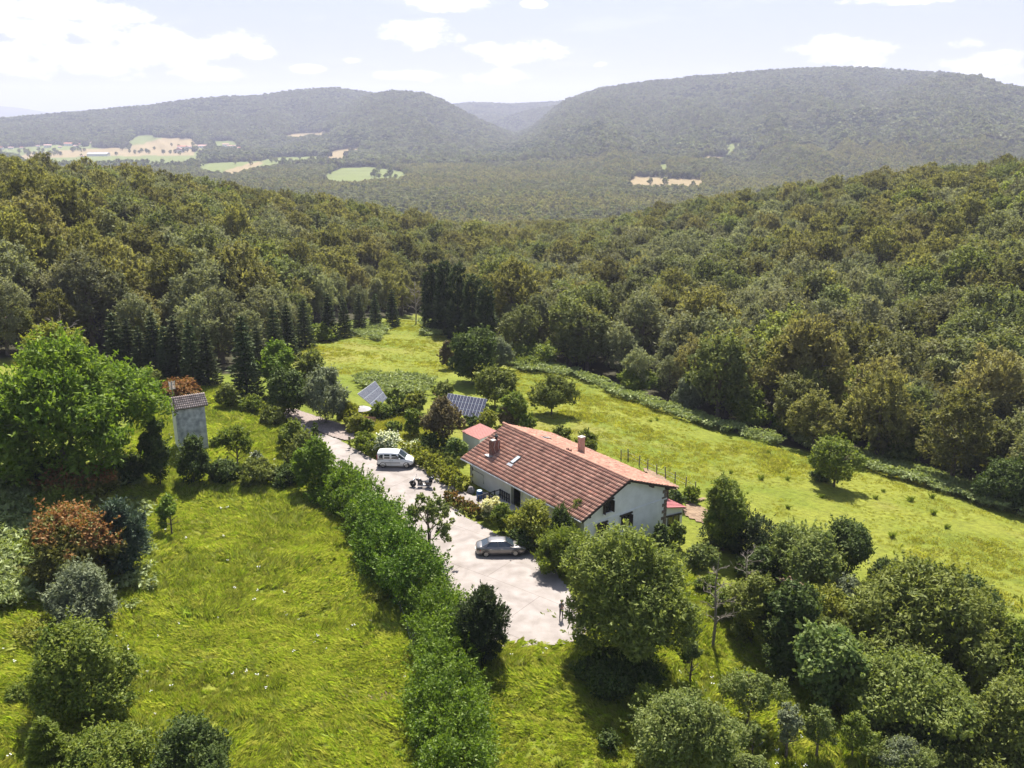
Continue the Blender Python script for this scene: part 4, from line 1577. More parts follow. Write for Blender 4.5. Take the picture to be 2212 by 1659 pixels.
def wheel(root, x, y, r, w, side, rim_mat, spokes=5):
    t = M_TYRE
    o = MB().lathe([(r * .62, -w / 2), (r * .93, -w / 2), (r, -w * .3), (r, w * .3), (r * .93, w / 2), (r * .62, w / 2)], 24, axis='y').build('wheel', t, root, True, (x, y, r))
    q = MB()
    ys = side * (w / 2 - .01)
    q.lathe([(r * .56, -.02), (r * .62, -.02), (r * .62, .015), (r * .56, .015)], 24, (0, ys, 0), 'y')
    q.lathe([(.01, -.03), (r * .16, -.03), (r * .14, .02), (.01, .02)], 10, (0, ys, 0), 'y')
    for k in range(spokes):
        a = 2 * math.pi * k / spokes + .3
        c, s = math.cos(a), math.sin(a)
        for d in (-.035, .035):
            p = lambda rr, dd: (c * rr - s * dd, ys, s * rr + c * dd)
        lo = [(c * r * .1 - s * .035, ys - .012, s * r * .1 + c * .035), (c * r * .1 + s * .035, ys - .012, s * r * .1 - c * .035), (c * r * .58 + s * .02, ys - .012, s * r * .58 - c * .02), (c * r * .58 - s * .02, ys - .012, s * r * .58 + c * .02)]
        q.hexa(lo, [(a_, b_ + .024, c_) for a_, b_, c_ in lo])
    q.build('rim', rim_mat, o)
    MB().lathe([(.01, -.01), (r * .6, -.01), (r * .6, .01), (.01, .01)], 20, (0, side * (w / 2 - .09), 0), 'y').build('hub', M_BLACK, o)
    return o


M_TYRE = mat('tyre_rubber', (.022, .022, .023), .8)
M_RIM = mat('silver_alloy', (.34, .33, .31), .45, metal=.5)
M_CARGLASS = mat('car_glass', (.030, .042, .055), .06, spec=.9)
M_TRIM = mat('black_plastic', (.03, .03, .032), .6)
M_REDL = mat('red_lamp', (.45, .02, .02), .2)
M_CLEAR = mat('clear_lamp', (.60, .62, .64), .12, spec=.8)
M_CHROME = mat('chrome', (.75, .75, .76), .15, metal=1.0)


def carpaint(name, col, metal, rough):
    m = mat(name, col, rough, metal=metal)
    b = m.node_tree.nodes['Principled BSDF']
    b.inputs['Coat Weight'].default_value = .7
    b.inputs['Coat Roughness'].default_value = .08
    return m


def place_car(rear, front, rear_x, front_x):
    """rear and front: pictures of the near wheel contacts"""
    a, b = ground(*rear), ground(*front)
    z = (a.z + b.z) / 2 + .22
    a, b = at_z(*rear, z), at_z(*front, z)
    u = (b - a).normalized()
    return a, u, math.atan2(u.y, u.x), z


def arch(m, x, y, r, side):
    """dark wheel housing standing a little proud of the body side"""
    n = 14
    V, F = [], []
    for i in range(n + 1):
        t = math.pi * (i / n) * 1.16 - math.pi * .08
        for rr in (r * 1.0, r * 1.19):
            for yy in (y - .16 * side, y + .012 * side):
                V.append((x + math.cos(t) * rr, yy, r + math.sin(t) * rr))
    for i in range(n):
        b, c = i * 4, i * 4 + 4
        F += [(b, b + 1, c + 1, c), (b + 1, b + 3, c + 3, c + 1), (b + 3, b + 2, c + 2, c + 3), (b + 2, b, c, c + 2)]
    return m.poly(V, F)


M_DARKMETAL = mat('dark_engine_metal', (.10, .10, .105), .4, metal=.7)


def build_sedan():
    a, u, ang, z = place_car((1050.1, 1203.4), (1115.8, 1200.8), 0, 2.7)
    P = carpaint('grey_metallic_paint', (.20, .188, .18), .6, .32)
    root = empty('parked_sedan', (a.x, a.y, z), ang, 'grey metallic four door saloon parked on the driveway by the shrubs', 'car')
    # local frame: x forward, near side is -y; the near rear wheel contact is at x=0,y=-.76
    oy = .76
    X = lambda x: x - .85
    st = [(-.90 - .0, .62, .45, .70, .78), (-.80, .74, .26, .80, .93), (-.5, .84, .22, .86, 1.00), (.2, .87, .20, .88, 1.00), (1.0, .875, .19, .90, .96), (2.0, .875, .19, .89, .94), (2.55, .87, .20, .86, .93), (3.0, .86, .21, .80, .88), (3.4, .82, .24, .74, .80), (3.58, .70, .30, .66, .70), (3.64, .55, .38, .58, .62)]
    secs = [(x, [(y, zz) for y, zz in body_ring(w, z0, zs, z1)]) for x, w, z0, zs, z1 in st]
    o = loft(secs).build('body', P, root, True, (0, oy, 0))
    # cabin: glass with roof panel and pillars
    def ring(w, z_, x):
        return [(x, -w, z_), (x, w, z_)]
    beltL = [(-.42, .70, .985), (.1, .76, .985), (1.1, .78, .955), (2.1, .76, .94), (2.62, .66, .935)]
    topL = [(.28, .52, 1.36), (.55, .565, 1.405), (1.05, .58, 1.425), (1.55, .57, 1.41), (1.85, .54, 1.375)]
    V, F = [], []
    for (x, w, zz), (x2, w2, z2) in zip(beltL, topL):
        V += [(x, -w, zz), (x2, -w2, z2), (x2, w2, z2), (x, w, zz)]
    for i in range(4):
        b = i * 4
        F += [(b, b + 4, b + 5, b + 1), (b + 1, b + 5, b + 6, b + 2), (b + 2, b + 6, b + 7, b + 3), (b + 3, b + 7, b + 4, b)]
    F += [(0, 1, 2, 3), (16, 19, 18, 17)]
    MB().poly(V, F).build('windows', M_CARGLASS, root, False, (0, oy, 0))
    rf = []
    RS = [(.18, .50, 1.335, 1.35), (.32, .545, 1.36, 1.40), (.6, .585, 1.395, 1.44), (1.05, .60, 1.41, 1.455), (1.55, .59, 1.40, 1.445), (1.80, .56, 1.375, 1.41), (1.90, .53, 1.355, 1.37)]
    secs = []
    for x, w, zl, zh in RS:
        h = [(w, zl), (w - .04, zl + (zh - zl) * .7), (w * .5, zh), (0, zh + .008)]
        secs.append((x, h + [(-y, zz) for y, zz in reversed(h)][1:] + [(-w * .6, zl - .0), (w * .6, zl - .0)]))
    loft(secs).build('roof', P, root, True, (0, oy, 0))
    pl = MB()
    for s in (-1, 1):
        # screen pillars, door pillar, quarter panel
        pl.tube([(2.60, s * .70, .935), (1.86, s * .555, 1.385)], .035, 6)
        pl.tube([(1.12, s * .79, .955), (1.10, s * .60, 1.42)], .028, 6)
        pl.tube([(-.15, s * .745, .985), (.12, s * .66, 1.16), (.36, s * .545, 1.375), (.7, s * .585, 1.42)], .04, 6)
        lo = [(-.45, s * .70, .98), (.02, s * .775, .99), (.3, s * .60, 1.34), (.22, s * .52, 1.345)]
        pl.hexa(lo, [(x, y * 1.02, zz + .012) for x, y, zz in lo])
    pl.build('pillar', P, root, False, (0, oy, 0))
    for s in (-1, 1):
        tl = MB().hexa([(-.93, s * .50, .62), (-.55, s * .86, .66), (-.5, s * .865, .80), (-.86, s * .52, .86)], [(-.86, s * .48, .62), (-.55, s * .80, .66), (-.5, s * .80, .80), (-.8, s * .50, .86)])
        tl.build('tail_lamp', M_REDL, root, False, (0, oy, 0))
        MB().lathe([(.01, -.06), (.11, -.05), (.13, .0), (.10, .05), (.01, .06)], 12, (3.52, s * .56, .60)).build('headlight', M_CLEAR, root, True, (0, oy, 0))
        MB().lathe([(.01, -.07), (.075, -.06), (.09, 0), (.06, .06), (.01, .07)], 10, (2.28, s * .98, .98), 'y').build('mirror', P, root, True, (0, oy, 0))
        for x in (.35, 1.35):
            MB().box(x, s * .882 - .012, .80, x + .2, s * .882 + .012, .825).build('door_handle', M_CHROME, root, False, (0, oy, 0))
        for x in (1.08,):
            MB().box(x, s * .889 - .004, .3, x + .012, s * .889 + .004, .92).build('door_gap', M_TRIM, root, False, (0, oy, 0))
        MB().box(-.1, s * .888 - .01, .5, 2.6, s * .888 + .01, .535).build('side_strip', P, root, False, (0, oy, 0))
        for x in (0, 2.70):
            ar = arch(MB(), x, s * .876, .335, s)
            ar.build('wheel_arch', M_TRIM, root, False, (0, oy, 0))
            wheel(root, x, oy + s * .775, .325, .21, s, M_RIM)
    MB().box(-.965, -.26, .5, -.94, .26, .62).build('number_plate', mat('white_plate', (.7, .7, .68), .5), root, False, (0, oy, 0))
    MB().box(3.55, -.3, .5, 3.66, .3, .64).build('grille', M_TRIM, root, False, (0, oy, 0))


def build_van():
    a, u, ang, z = place_car((827.7, 1010.2), (875.4, 1010.8), 0, 2.7)
    P = carpaint('white_van_paint', (.74, .74, .74), 0, .35)
    root = empty('parked_van', (a.x, a.y, z), ang, 'small white van with side windows parked at the hedge with white flowers', 'van')
    oy = .77
    st = [(-.66, .78, .34, .95, 1.04), (-.60, .86, .25, 1.0, 1.10), (-.2, .895, .22, 1.02, 1.12), (.8, .90, .21, 1.02, 1.12), (1.9, .90, .21, 1.02, 1.10), (2.35, .895, .22, 1.0, 1.09), (2.8, .88, .24, .98, 1.06), (3.15, .84, .28, .88, .97), (3.36, .74, .34, .74, .83), (3.44, .60, .40, .62, .70)]
    secs = [(x, body_ring(w, z0, zs, z1, crown=.045, tuck=.04)) for x, w, z0, zs, z1 in st]
    loft(secs).build('body', P, root, True, (0, oy, 0))
    # upper body
    ups = [(-.64, .80, .76, 1.05, 1.72), (-.55, .86, .79, 1.08, 1.80), (.1, .875, .80, 1.08, 1.84), (1.0, .875, .80, 1.08, 1.84), (1.55, .87, .785, 1.08, 1.81), (1.80, .865, .75, 1.08, 1.74)]
    secs = []
    for x, wb, wt, zb_, zt in ups:
        h = [(wb, zb_), (wb - .005, zb_ + .3), (wt, zt - .10), (wt - .09, zt - .02), (wt * .45, zt + .02), (0, zt + .03)]
        secs.append((x, h + [(-y, zz) for y, zz in reversed(h[:-1])]))
    loft(secs).build('upper_body', P, root, True, (0, oy, 0))
    # windscreen wedge
    V = [(1.79, -.855, 1.08), (2.62, -.80, 1.07), (1.79, -.74, 1.735), (1.79, .855, 1.08), (2.62, .80, 1.07), (1.79, .74, 1.735), (2.45, -.5, 1.20), (2.45, .5, 1.20)]
    MB().poly(V, [(0, 1, 2), (3, 5, 4), (1, 4, 5, 2), (0, 3, 4, 1), (0, 2, 5, 3)]).build('windscreen', M_CARGLASS, root, False, (0, oy, 0))
    pl = MB()
    for s in (-1, 1):
        pl.tube([(2.66, s * .805, 1.06), (1.80, s * .745, 1.745)], .045, 6)
    pl.tube([(1.80, -.745, 1.755), (1.80, .745, 1.755)], .035, 6)
    pl.build('screen_pillar', P, root, False, (0, oy, 0))
    for s in (-1, 1):
        def pane(name, pts):
            q = [(x, s * (.888 - max(0, zz - 1.36) * .17), zz) for x, zz in pts]
            n = len(q)
            hi = [(x, y - s * .06, zz) for x, y, zz in q]
            m = MB().poly(q + hi, [tuple(range(n)), tuple(reversed(range(n, 2 * n)))] + [(i, (i + 1) % n, n + (i + 1) % n, n + i) for i in range(n)])
            m.build(name, M_CARGLASS, root, False, (0, oy, 0))
        pane('rear_side_window', [(-.42, 1.16), (.02, 1.16), (.02, 1.62), (-.25, 1.60), (-.42, 1.45)])
        pane('sliding_door_window', [(.18, 1.16), (.80, 1.16), (.80, 1.64), (.18, 1.64)])
        pane('front_door_window', [(1.02, 1.14), (1.92, 1.12), (1.72, 1.42), (1.50, 1.63), (1.02, 1.64)])
        MB().box(.25, s * .912 - .012, .62, 2.0, s * .912 + .012, .69).build('side_strip', M_TRIM, root, False, (0, oy, 0))
        MB().box(-.55, s * .892 - .012, 1.055, .05, s * .892 + .012, 1.09).build('door_rail', M_TRIM, root, False, (0, oy, 0))
        for x in (.70, 1.02):
            MB().box(x, s * .908 - .012, .88, x + .16, s * .908 + .012, .91).build('door_handle', M_TRIM, root, False, (0, oy, 0))
        for x in (.92,):
            MB().box(x, s * .909 - .004, .35, x + .012, s * .909 + .004, 1.1).build('door_gap', M_TRIM, root, False, (0, oy, 0))
        MB().lathe([(.01, -.1), (.09, -.08), (.11, 0), (.08, .08), (.01, .1)], 10, (1.93, s * 1.0, 1.18)).build('mirror', P, root, True, (0, oy, 0))
        MB().lathe([(.01, -.13), (.10, -.1), (.13, 0), (.1, .08), (.01, .1)], 12, (3.2, s * .70, .80)).build('headlight', M_CLEAR, root, True, (0, oy, 0))
        MB().box(-.685, s * .80 - .06, .85, -.64, s * .80 + .06, 1.5).build('tail_lamp', M_REDL, root, False, (0, oy, 0))
        for x in (0, 2.70):
            arch(MB(), x, s * .902, .33, s).build('wheel_arch', M_TRIM, root, False, (0, oy, 0))
            wheel(root, x, oy + s * .79, .32, .2, s, M_RIM)
    loft([(2.98, body_ring(.895, .20, .40, .50, .0)), (3.3, body_ring(.82, .20, .44, .58, 0)), (3.5, body_ring(.64, .24, .44, .60, 0))]).build('front_bumper', M_TRIM, root, True, (0, oy, 0))
    loft([(-.74, body_ring(.74, .3, .44, .56, .0)), (-.6, body_ring(.885, .24, .46, .60, 0)), (-.38, body_ring(.912, .24, .44, .56, 0))]).build('rear_bumper', M_TRIM, root, True, (0, oy, 0))
    MB().box(3.39, -.42, .60, 3.45, .42, .70).build('grille', M_TRIM, root, False, (0, oy, 0))


def build_motorbike():
    a, b = ground(890.5, 1051.4), ground(925.5, 1052.6)
    z = a.z + .22
    a, b = at_z(890.5, 1051.4, z), at_z(925.5, 1052.6, z)
    u = (a - b).normalized()
    ang = math.atan2(u.y, u.x)
    root = empty('motorcycle', (b.x, b.y, z), ang, 'black and chrome touring motorcycle with panniers standing on the driveway', 'motorcycle')
    wb = 1.68
    K = carpaint('black_gloss_paint', (.012, .012, .014), .2, .2)
    for x, r in ((0, .33), (wb, .34)):
        w = MB()
        w.lathe([(r * .72, -.07), (r * .95, -.07), (r, -.03), (r, .03), (r * .95, .07), (r * .72, .07)], 22, axis='y')
        o = w.build('wheel', M_TYRE, root, True, (x, 0, r))
        s = MB()
        s.lathe([(r * .70, -.04), (r * .75, -.04), (r * .75, .04), (r * .70, .04)], 22, axis='y')
        s.lathe([(.01, -.06), (.06, -.06), (.06, .06), (.01, .06)], 10, axis='y')
        for k in range(10):
            t = k * math.pi / 5
            s.tube([(0, 0, 0), (math.cos(t) * r * .72, 0, math.sin(t) * r * .72)], .012, 4)
        s.build('rim', M_CHROME, o)
    f = MB()
    for s in (-.1, .1):
        f.tube([(wb, s, .34), (wb - .32, s, .98)], .032, 8)
    f.build('fork', M_CHROME, root)
    MB().tube([(wb - .42, -.40, 1.12), (wb - .34, -.26, 1.1), (wb - .36, 0, 1.0), (wb - .34, .26, 1.1), (wb - .42, .40, 1.12)], .02, 6).build('handlebar', M_CHROME, root)
    for s in (-1, 1):
        MB().tube([(wb - .38, s * .24, 1.1), (wb - .36, s * .28, 1.3)], .012, 5).build('mirror_stem', M_CHROME, root)
        MB().lathe([(.01, -.02), (.06, -.01), (.06, .01), (.01, .02)], 10, (wb - .36, s * .28, 1.33), 'x').build('mirror', M_CHROME, root)
    MB().lathe([(.02, -.1), (.09, -.06), (.11, .04), (.1, .08), (.02, .085)], 14, (wb - .16, 0, .86), 'x').build('headlight', M_CHROME, root, True)
    fm = MB()
    for i in range(9):
        t = .3 + i * .22
        fm.box(wb + math.cos(t) * .39 - .07, -.07, .34 + math.sin(t) * .39 - .035, wb + math.cos(t) * .39 + .07, .07, .34 + math.sin(t) * .39 + .02)
    fm.build('front_mudguard', K, root)
    loft([(wb - .95, [(.09, .70), (.11, .80), (.06, .86), (-.06, .86), (-.11, .80), (-.09, .70)]), (wb - .7, [(.13, .72), (.17, .84), (.09, .96), (-.09, .96), (-.17, .84), (-.13, .72)]), (wb - .42, [(.10, .76), (.14, .86), (.07, .94), (-.07, .94), (-.14, .86), (-.10, .76)]), (wb - .34, [(.05, .80), (.07, .86), (.04, .90), (-.04, .90), (-.07, .86), (-.05, .80)])]).build('fuel_tank', K, root, True)
    loft([(-.2, [(.1, .78), (.13, .84), (.08, .9), (-.08, .9), (-.13, .84), (-.1, .78)]), (.15, [(.13, .70), (.16, .77), (.1, .82), (-.1, .82), (-.16, .77), (-.13, .70)]), (.5, [(.13, .62), (.17, .68), (.1, .72), (-.1, .72), (-.17, .68), (-.13, .62)]), (.76, [(.07, .66), (.1, .72), (.06, .77), (-.06, .77), (-.1, .72), (-.07, .66)])]).build('seat', M_TRIM, root, True)
    e = MB()
    e.box(.62, -.16, .24, 1.16, .16, .46)
    for k in range(5):
        e.box(.66, -.17, .47 + k * .045, .86, .17, .50 + k * .045)
        e.box(.94, -.17, .47 + k * .045, 1.14, .17, .50 + k * .045)
    e.build('engine', M_DARKMETAL, root)
    fr = MB()
    fr.tube([(wb - .36, 0, .96), (1.15, 0, .60), (1.1, 0, .2), (.4, 0, .2), (0, 0, .33)], .028, 6)
    fr.tube([(wb - .38, 0, .9), (.7, 0, .66), (-.15, 0, .72)], .028, 6)
    fr.build('frame_tube', M_BLACK, root)
    for k, s in enumerate((-.19, .19)):
        MB().tube([(1.12, s * .8, .42), (1.2, s, .25), (.6, s, .2), (-.35, s * 1.15, .24)], [.03, .035, .045, .05], 8).build('exhaust_pipe', M_CHROME, root, True)
    for s in (-1, 1):
        loft([(-.42, [(s * .17, .45), (s * .34, .47), (s * .34, .72), (s * .17, .74)]), (-.3, [(s * .16, .40), (s * .38, .42), (s * .38, .76), (s * .16, .78)]), (.14, [(s * .16, .40), (s * .38, .42), (s * .38, .76), (s * .16, .78)]), (.24, [(s * .17, .47), (s * .33, .5), (s * .33, .72), (s * .17, .73)])]).build('pannier', K, root, False)
    loft([(-.62, [(.16, .96), (.2, 1.06), (.12, 1.18), (-.12, 1.18), (-.2, 1.06), (-.16, .96)]), (-.45, [(.22, .90), (.27, 1.05), (.16, 1.24), (-.16, 1.24), (-.27, 1.05), (-.22, .90)]), (-.2, [(.21, .90), (.26, 1.05), (.15, 1.22), (-.15, 1.22), (-.26, 1.05), (-.21, .90)]), (-.1, [(.15, .93), (.18, 1.03), (.1, 1.12), (-.1, 1.12), (-.18, 1.03), (-.15, .93)])]).build('top_case', K, root, True)
    rm = MB()
    for i in range(9):
        t = .5 + i * .28
        rm.box(math.cos(t) * .39 - .07, -.09, .33 + math.sin(t) * .39 - .03, math.cos(t) * .39 + .07, .09, .33 + math.sin(t) * .39 + .03)
    rm.build('rear_mudguard', K, root)
    MB().tube([(.75, .18, .2), (.7, .38, -.0)], .016, 5).build('side_stand', M_BLACK, root)


build_sedan()
build_van()
build_motorbike()


# ------------------------------------------------------------------ person at the edge of the drive
def build_person():
    g = ground(1212, 1342)
    g.z += .22
    root = empty('person', tuple(g), R(205), 'person in a grey top and dark trousers at the drive edge, holding a controller', 'person')
    J = [(0, 0, .93, .13), (0, .01, 1.08, .125), (0, .015, 1.25, .135), (0, .01, 1.38, .12), (0, .02, 1.45, .055),
         (-.17, .0, 1.36, .06), (-.20, .0, 1.12, .045), (-.09, .24, 1.08, .034), (.17, .0, 1.36, .06), (.20, .0, 1.12, .045), (.09, .24, 1.08, .034),
         (-.09, 0, .86, .10), (-.10, .02, .48, .065), (-.11, -.01, .09, .045), (.09, 0, .86, .10), (.11, .02, .48, .065), (.13, -.01, .09, .045),
         (-.12, .13, .04, .035), (.15, .13, .04, .035), (0, .035, 1.53, .075), (0, .03, 1.62, .095), (0, .025, 1.69, .075)]
    E = [(0, 1), (1, 2), (2, 3), (3, 4), (3, 5), (5, 6), (6, 7), (3, 8), (8, 9), (9, 10), (0, 11), (11, 12), (12, 13), (0, 14), (14, 15), (15, 16), (13, 17), (16, 18), (4, 19), (19, 20), (20, 21)]
    fingers = []
    for s, w in ((-1, 7), (1, 10)):
        wx, wy, wz, _ = J[w]
        for k in range(4):
            x = wx - s * .012 + s * (.03 - .018 * k)
            n = len(J)
            ln = (.05, .06, .056, .045)[k]
            J += [(x, wy + .05, wz - .0, .012), (x - s * .01, wy + .05 + ln * .6, wz - .012, .010), (x - s * .02, wy + .05 + ln * .7, wz - .04, .009)]
            E += [(w, n), (n, n + 1), (n + 1, n + 2)]
        n = len(J)
        J += [(wx - s * .03, wy + .03, wz + .02, .013), (wx - s * .06, wy + .06, wz + .035, .010)]
        E += [(w, n), (n, n + 1)]
    me = bpy.data.meshes.new('body')
    me.from_pydata([j[:3] for j in J], E, [])
    o = obj('body', me, None, root)
    sk = o.modifiers.new('skin', 'SKIN')
    sk.use_smooth_shade = True
    for i, v in enumerate(me.skin_vertices[0].data):
        v.radius = (J[i][3], J[i][3])
        v.use_root = (i == 0)
    sb = o.modifiers.new('sub', 'SUBSURF')
    sb.levels = sb.render_levels = 1
    m = bpy.data.materials.new('skin_and_clothes')
    m.use_nodes = True
    t = m.node_tree
    b = t.nodes['Principled BSDF']
    b.inputs['Roughness'].default_value = .8
    tc = N(t, 'ShaderNodeTexCoord')
    sp = N(t, 'ShaderNodeSeparateXYZ')
    t.links.new(tc.outputs['Object'], sp.inputs[0])
    rp = N(t, 'ShaderNodeValToRGB')
    rp.color_ramp.interpolation = 'CONSTANT'
    el = rp.color_ramp.elements
    el[0].position, el[0].color = 0, (.02, .018, .016, 1)
    el[1].position, el[1].color = .055, (.028, .032, .045, 1)
    for p_, c_ in ((.54, (.16, .16, .165, 1)), (.82, (.48, .29, .21, 1))):
        q = el.new(p_)
        q.color = c_
    t.links.new(mth(t, 'DIVIDE', sp.outputs[2], 1.77), rp.inputs[0])
    # forearms and hands are bare
    arm = mth(t, 'MULTIPLY', mth(t, 'GREATER_THAN', sp.outputs[1], .115), mth(t, 'GREATER_THAN', sp.outputs[2], .9))
    mx = N(t, 'ShaderNodeMixRGB')
    t.links.new(arm, mx.inputs[0])
    t.links.new(rp.outputs[0], mx.inputs[1])
    mx.inputs[2].default_value = (.48, .29, .21, 1)
    t.links.new(mx.outputs[0], b.inputs['Base Color'])
    me.materials.append(m)
    hr = MB().lathe([(.098, -.05), (.108, .02), (.10, .075), (.065, .115), (.01, .13)], 12, (0, .005, 1.645))
    hr.build('hair', mat('grey_hair', (.24, .23, .22), .9), root, True)
    tag(MB().box(-.10, .30, 1.05, .10, .37, 1.085).build('controller', M_TRIM, None, False, tuple(g), R(205), .01), 'small dark controller held in the hands of the person by the drive', 'controller')


build_person()


# ------------------------------------------------------------------ hut, solar trackers, parasol and small things
def build_hut():
    g = ground(452, 978)
    # front right corner of the tower stands here
    yaw = R(31)
    wd, dp, ht = 3.2, 2.3, 6.1
    u = Vector((math.cos(yaw), math.sin(yaw), 0))
    o = g - u * wd
    root = empty('transformer_hut', (o.x, o.y, g.z), yaw, 'tall narrow plastered hut with a tiled gable roof standing in the left meadow', 'hut')
    m = mat('stained_plaster', (.66, .66, .67), .9, scale=1.6, col2=(.30, .31, .33), bump=.2, detail=9)
    MB().box(0, 0, -1.5, wd, .2, ht).build('front_wall', m, root)
    MB().box(0, .2, -1.5, wd, dp, ht).build('side_wall', M_WALL, root)
    rr = MB()
    z0, z1 = ht - .12, ht + .8
    ym = dp / 2
    for x in (0,):
        rr.poly([(0.02, .02, ht - .05), (.02, dp - .02, ht - .05), (.02, ym, z1 - .12), (wd - .02, .02, ht - .05), (wd - .02, dp - .02, ht - .05), (wd - .02, ym, z1 - .12)], [(0, 1, 2), (3, 5, 4), (0, 3, 4, 1), (0, 2, 5, 3), (1, 4, 5, 2)])
    rr.build('gable_fill', M_WALL, root)
    M_OLD = mat('old_brown_tile', (.30, .21, .175), .95, scale=9, col2=(.17, .12, .10), bump=.6)
    sl = math.hypot(ym + .3, 1.25)
    for s, nm in ((-1, 'front_roof_slope'), (1, 'back_roof_slope')):
        y1 = ym + s * (ym + .32)
        p = MB().hexa([(-.35, ym, z1 - .08), (wd + .35, ym, z1 - .08), (wd + .35, y1, z0 - .22), (-.35, y1, z0 - .22)], [(-.35, ym, z1), (wd + .35, ym, z1), (wd + .35, y1, z0 - .14), (-.35, y1, z0 - .14)])
        f = p.build(nm, M_WOOD, root)
        L = math.hypot(y1 - ym, z1 - z0 + .14)
        tiled_slope('hut_tiles', (-.37, ym, z1), (1, 0, 0), (0, (y1 - ym) / L, -(z1 - z0 + .14) / L), wd + .74, L + .03, f, tw=.22, course=.3, seed=12, mat_=M_OLD_T)
    # bracket and pole carrying an old insulator box on the left corner
    b = empty('line_bracket', (0, 0, 0))
    b.parent = root
    MB().tube([(-.12, -.25, ht - .9), (-.12, -.25, ht + 3.1)], .055, 6).build('pole', M_GREYW, b)
    MB().tube([(.3, .0, ht - .55), (-.45, -.35, ht - .55)], .04, 6).build('arm', M_WOOD, b)
    MB().tube([(.3, .0, ht - .95), (-.12, -.25, ht - .55)], .03, 6).build('brace', M_WOOD, b)
    q = MB()
    for k in range(7):
        q.box(-.42, -.30, ht + 2.2 + k * .13, .22, -.26, ht + 2.24 + k * .13)
    for x in (-.42, -.1, .19):
        q.box(x, -.305, ht + 2.15, x + .04, -.245, ht + 3.1)
    q.build('grid_antenna', M_GUT, b)


def tile_old():
    m = M_TILE.copy()
    m.name = 'old_hut_tile'
    for n in m.node_tree.nodes:
        if n.type == 'VALTORGB':
            for e, c in zip(n.color_ramp.elements, [(.32, .24, .21), (.42, .33, .29), (.48, .38, .335), (.52, .42, .37), (.55, .46, .41), (.50, .37, .31)]):
                e.color = (*c, 1)
    return m


M_OLD_T = tile_old()
build_hut()

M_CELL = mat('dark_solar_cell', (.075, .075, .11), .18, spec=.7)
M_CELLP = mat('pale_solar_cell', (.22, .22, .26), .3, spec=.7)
M_ALU = mat('aluminium_frame', (.70, .70, .68), .4, metal=.3)


def solar(cD, tilt, yaw, corners, nx, ny, label, cell, gridn=(3, 6)):
    """a tracker: corners on the picture are met with a tilted plane through its hub"""
    hub = at_z(*cD, 2.6)
    n = Vector((math.sin(yaw) * math.sin(tilt), -math.cos(yaw) * math.sin(tilt), math.cos(tilt)))
    P = []
    for c in corners:
        d = Vector(ray(*c))
        t = (hub - Vector(CAMP)).dot(n) / d.dot(n)
        P.append(Vector(CAMP) + d * t)
    gz = h1(hub.x, hub.y)
    root = empty('solar_tracker', (hub.x, hub.y, gz), 0, label, 'solar panel')
    O = Vector((hub.x, hub.y, gz))
    P = [p - O for p in P]          # top-left, top-right, bottom-right, bottom-left

    def bl(s, t):
        return (P[0] * (1 - s) + P[1] * s) * (1 - t) + (P[3] * (1 - s) + P[2] * s) * t
    fr = MB()
    q = [bl(0, 0), bl(1, 0), bl(1, 1), bl(0, 1)]
    fr.hexa([p - n * .1 for p in q], [p - n * .02 for p in q])
    fr.build('backing_frame', M_ALU, root)
    for i in range(nx):
        for j in range(ny):
            e = .045
            c = [bl((i + e * 1.6) / nx, (j + e) / ny), bl((i + 1 - e * 1.6) / nx, (j + e) / ny), bl((i + 1 - e * 1.6) / nx, (j + 1 - e) / ny), bl((i + e * 1.6) / nx, (j + 1 - e) / ny)]
            MB().hexa([p - n * .019 for p in c], [p + n * .012 for p in c]).build('solar_module', cell, root)
    ln = MB()
    for i in range(nx):
        for j in range(ny):
            for k in range(1, gridn[1]):
                a, b = bl((i + .06) / nx, (j + k / gridn[1]) / ny), bl((i + .94) / nx, (j + k / gridn[1]) / ny)
                ln.tube([a + n * .013, b + n * .013], .005, 3, False)
            a, b = bl((i + .5) / nx, (j + .04) / ny), bl((i + .5) / nx, (j + .96) / ny)
            ln.tube([a + n * .013, b + n * .013], .005, 3, False)
    tag(ln.build('cell_line', M_ALU, root), None, None, None, 'stuff')
    m = bl(.5, .5)
    MB().tube([(m.x, m.y, -1.0), (m.x, m.y, m.z * .6), tuple(m - n * .1)], [.14, .14, .1], 10).build('mast', M_METAL, root)
    for s in (.25, .75):
        MB().tube([tuple(bl(s, .05) - n * .14), tuple(bl(s, .95) - n * .14)], .05, 6).build('rail', M_METAL, root)


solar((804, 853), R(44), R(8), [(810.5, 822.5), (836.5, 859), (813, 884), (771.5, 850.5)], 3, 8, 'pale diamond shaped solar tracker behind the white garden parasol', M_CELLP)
solar((1004, 875), R(42), 0, [(968, 849.2), (1052.5, 862), (1039, 903), (954.5, 890)], 12, 3, 'dark rectangular solar tracker behind the pink roofed shed', M_CELL, (1, 1))


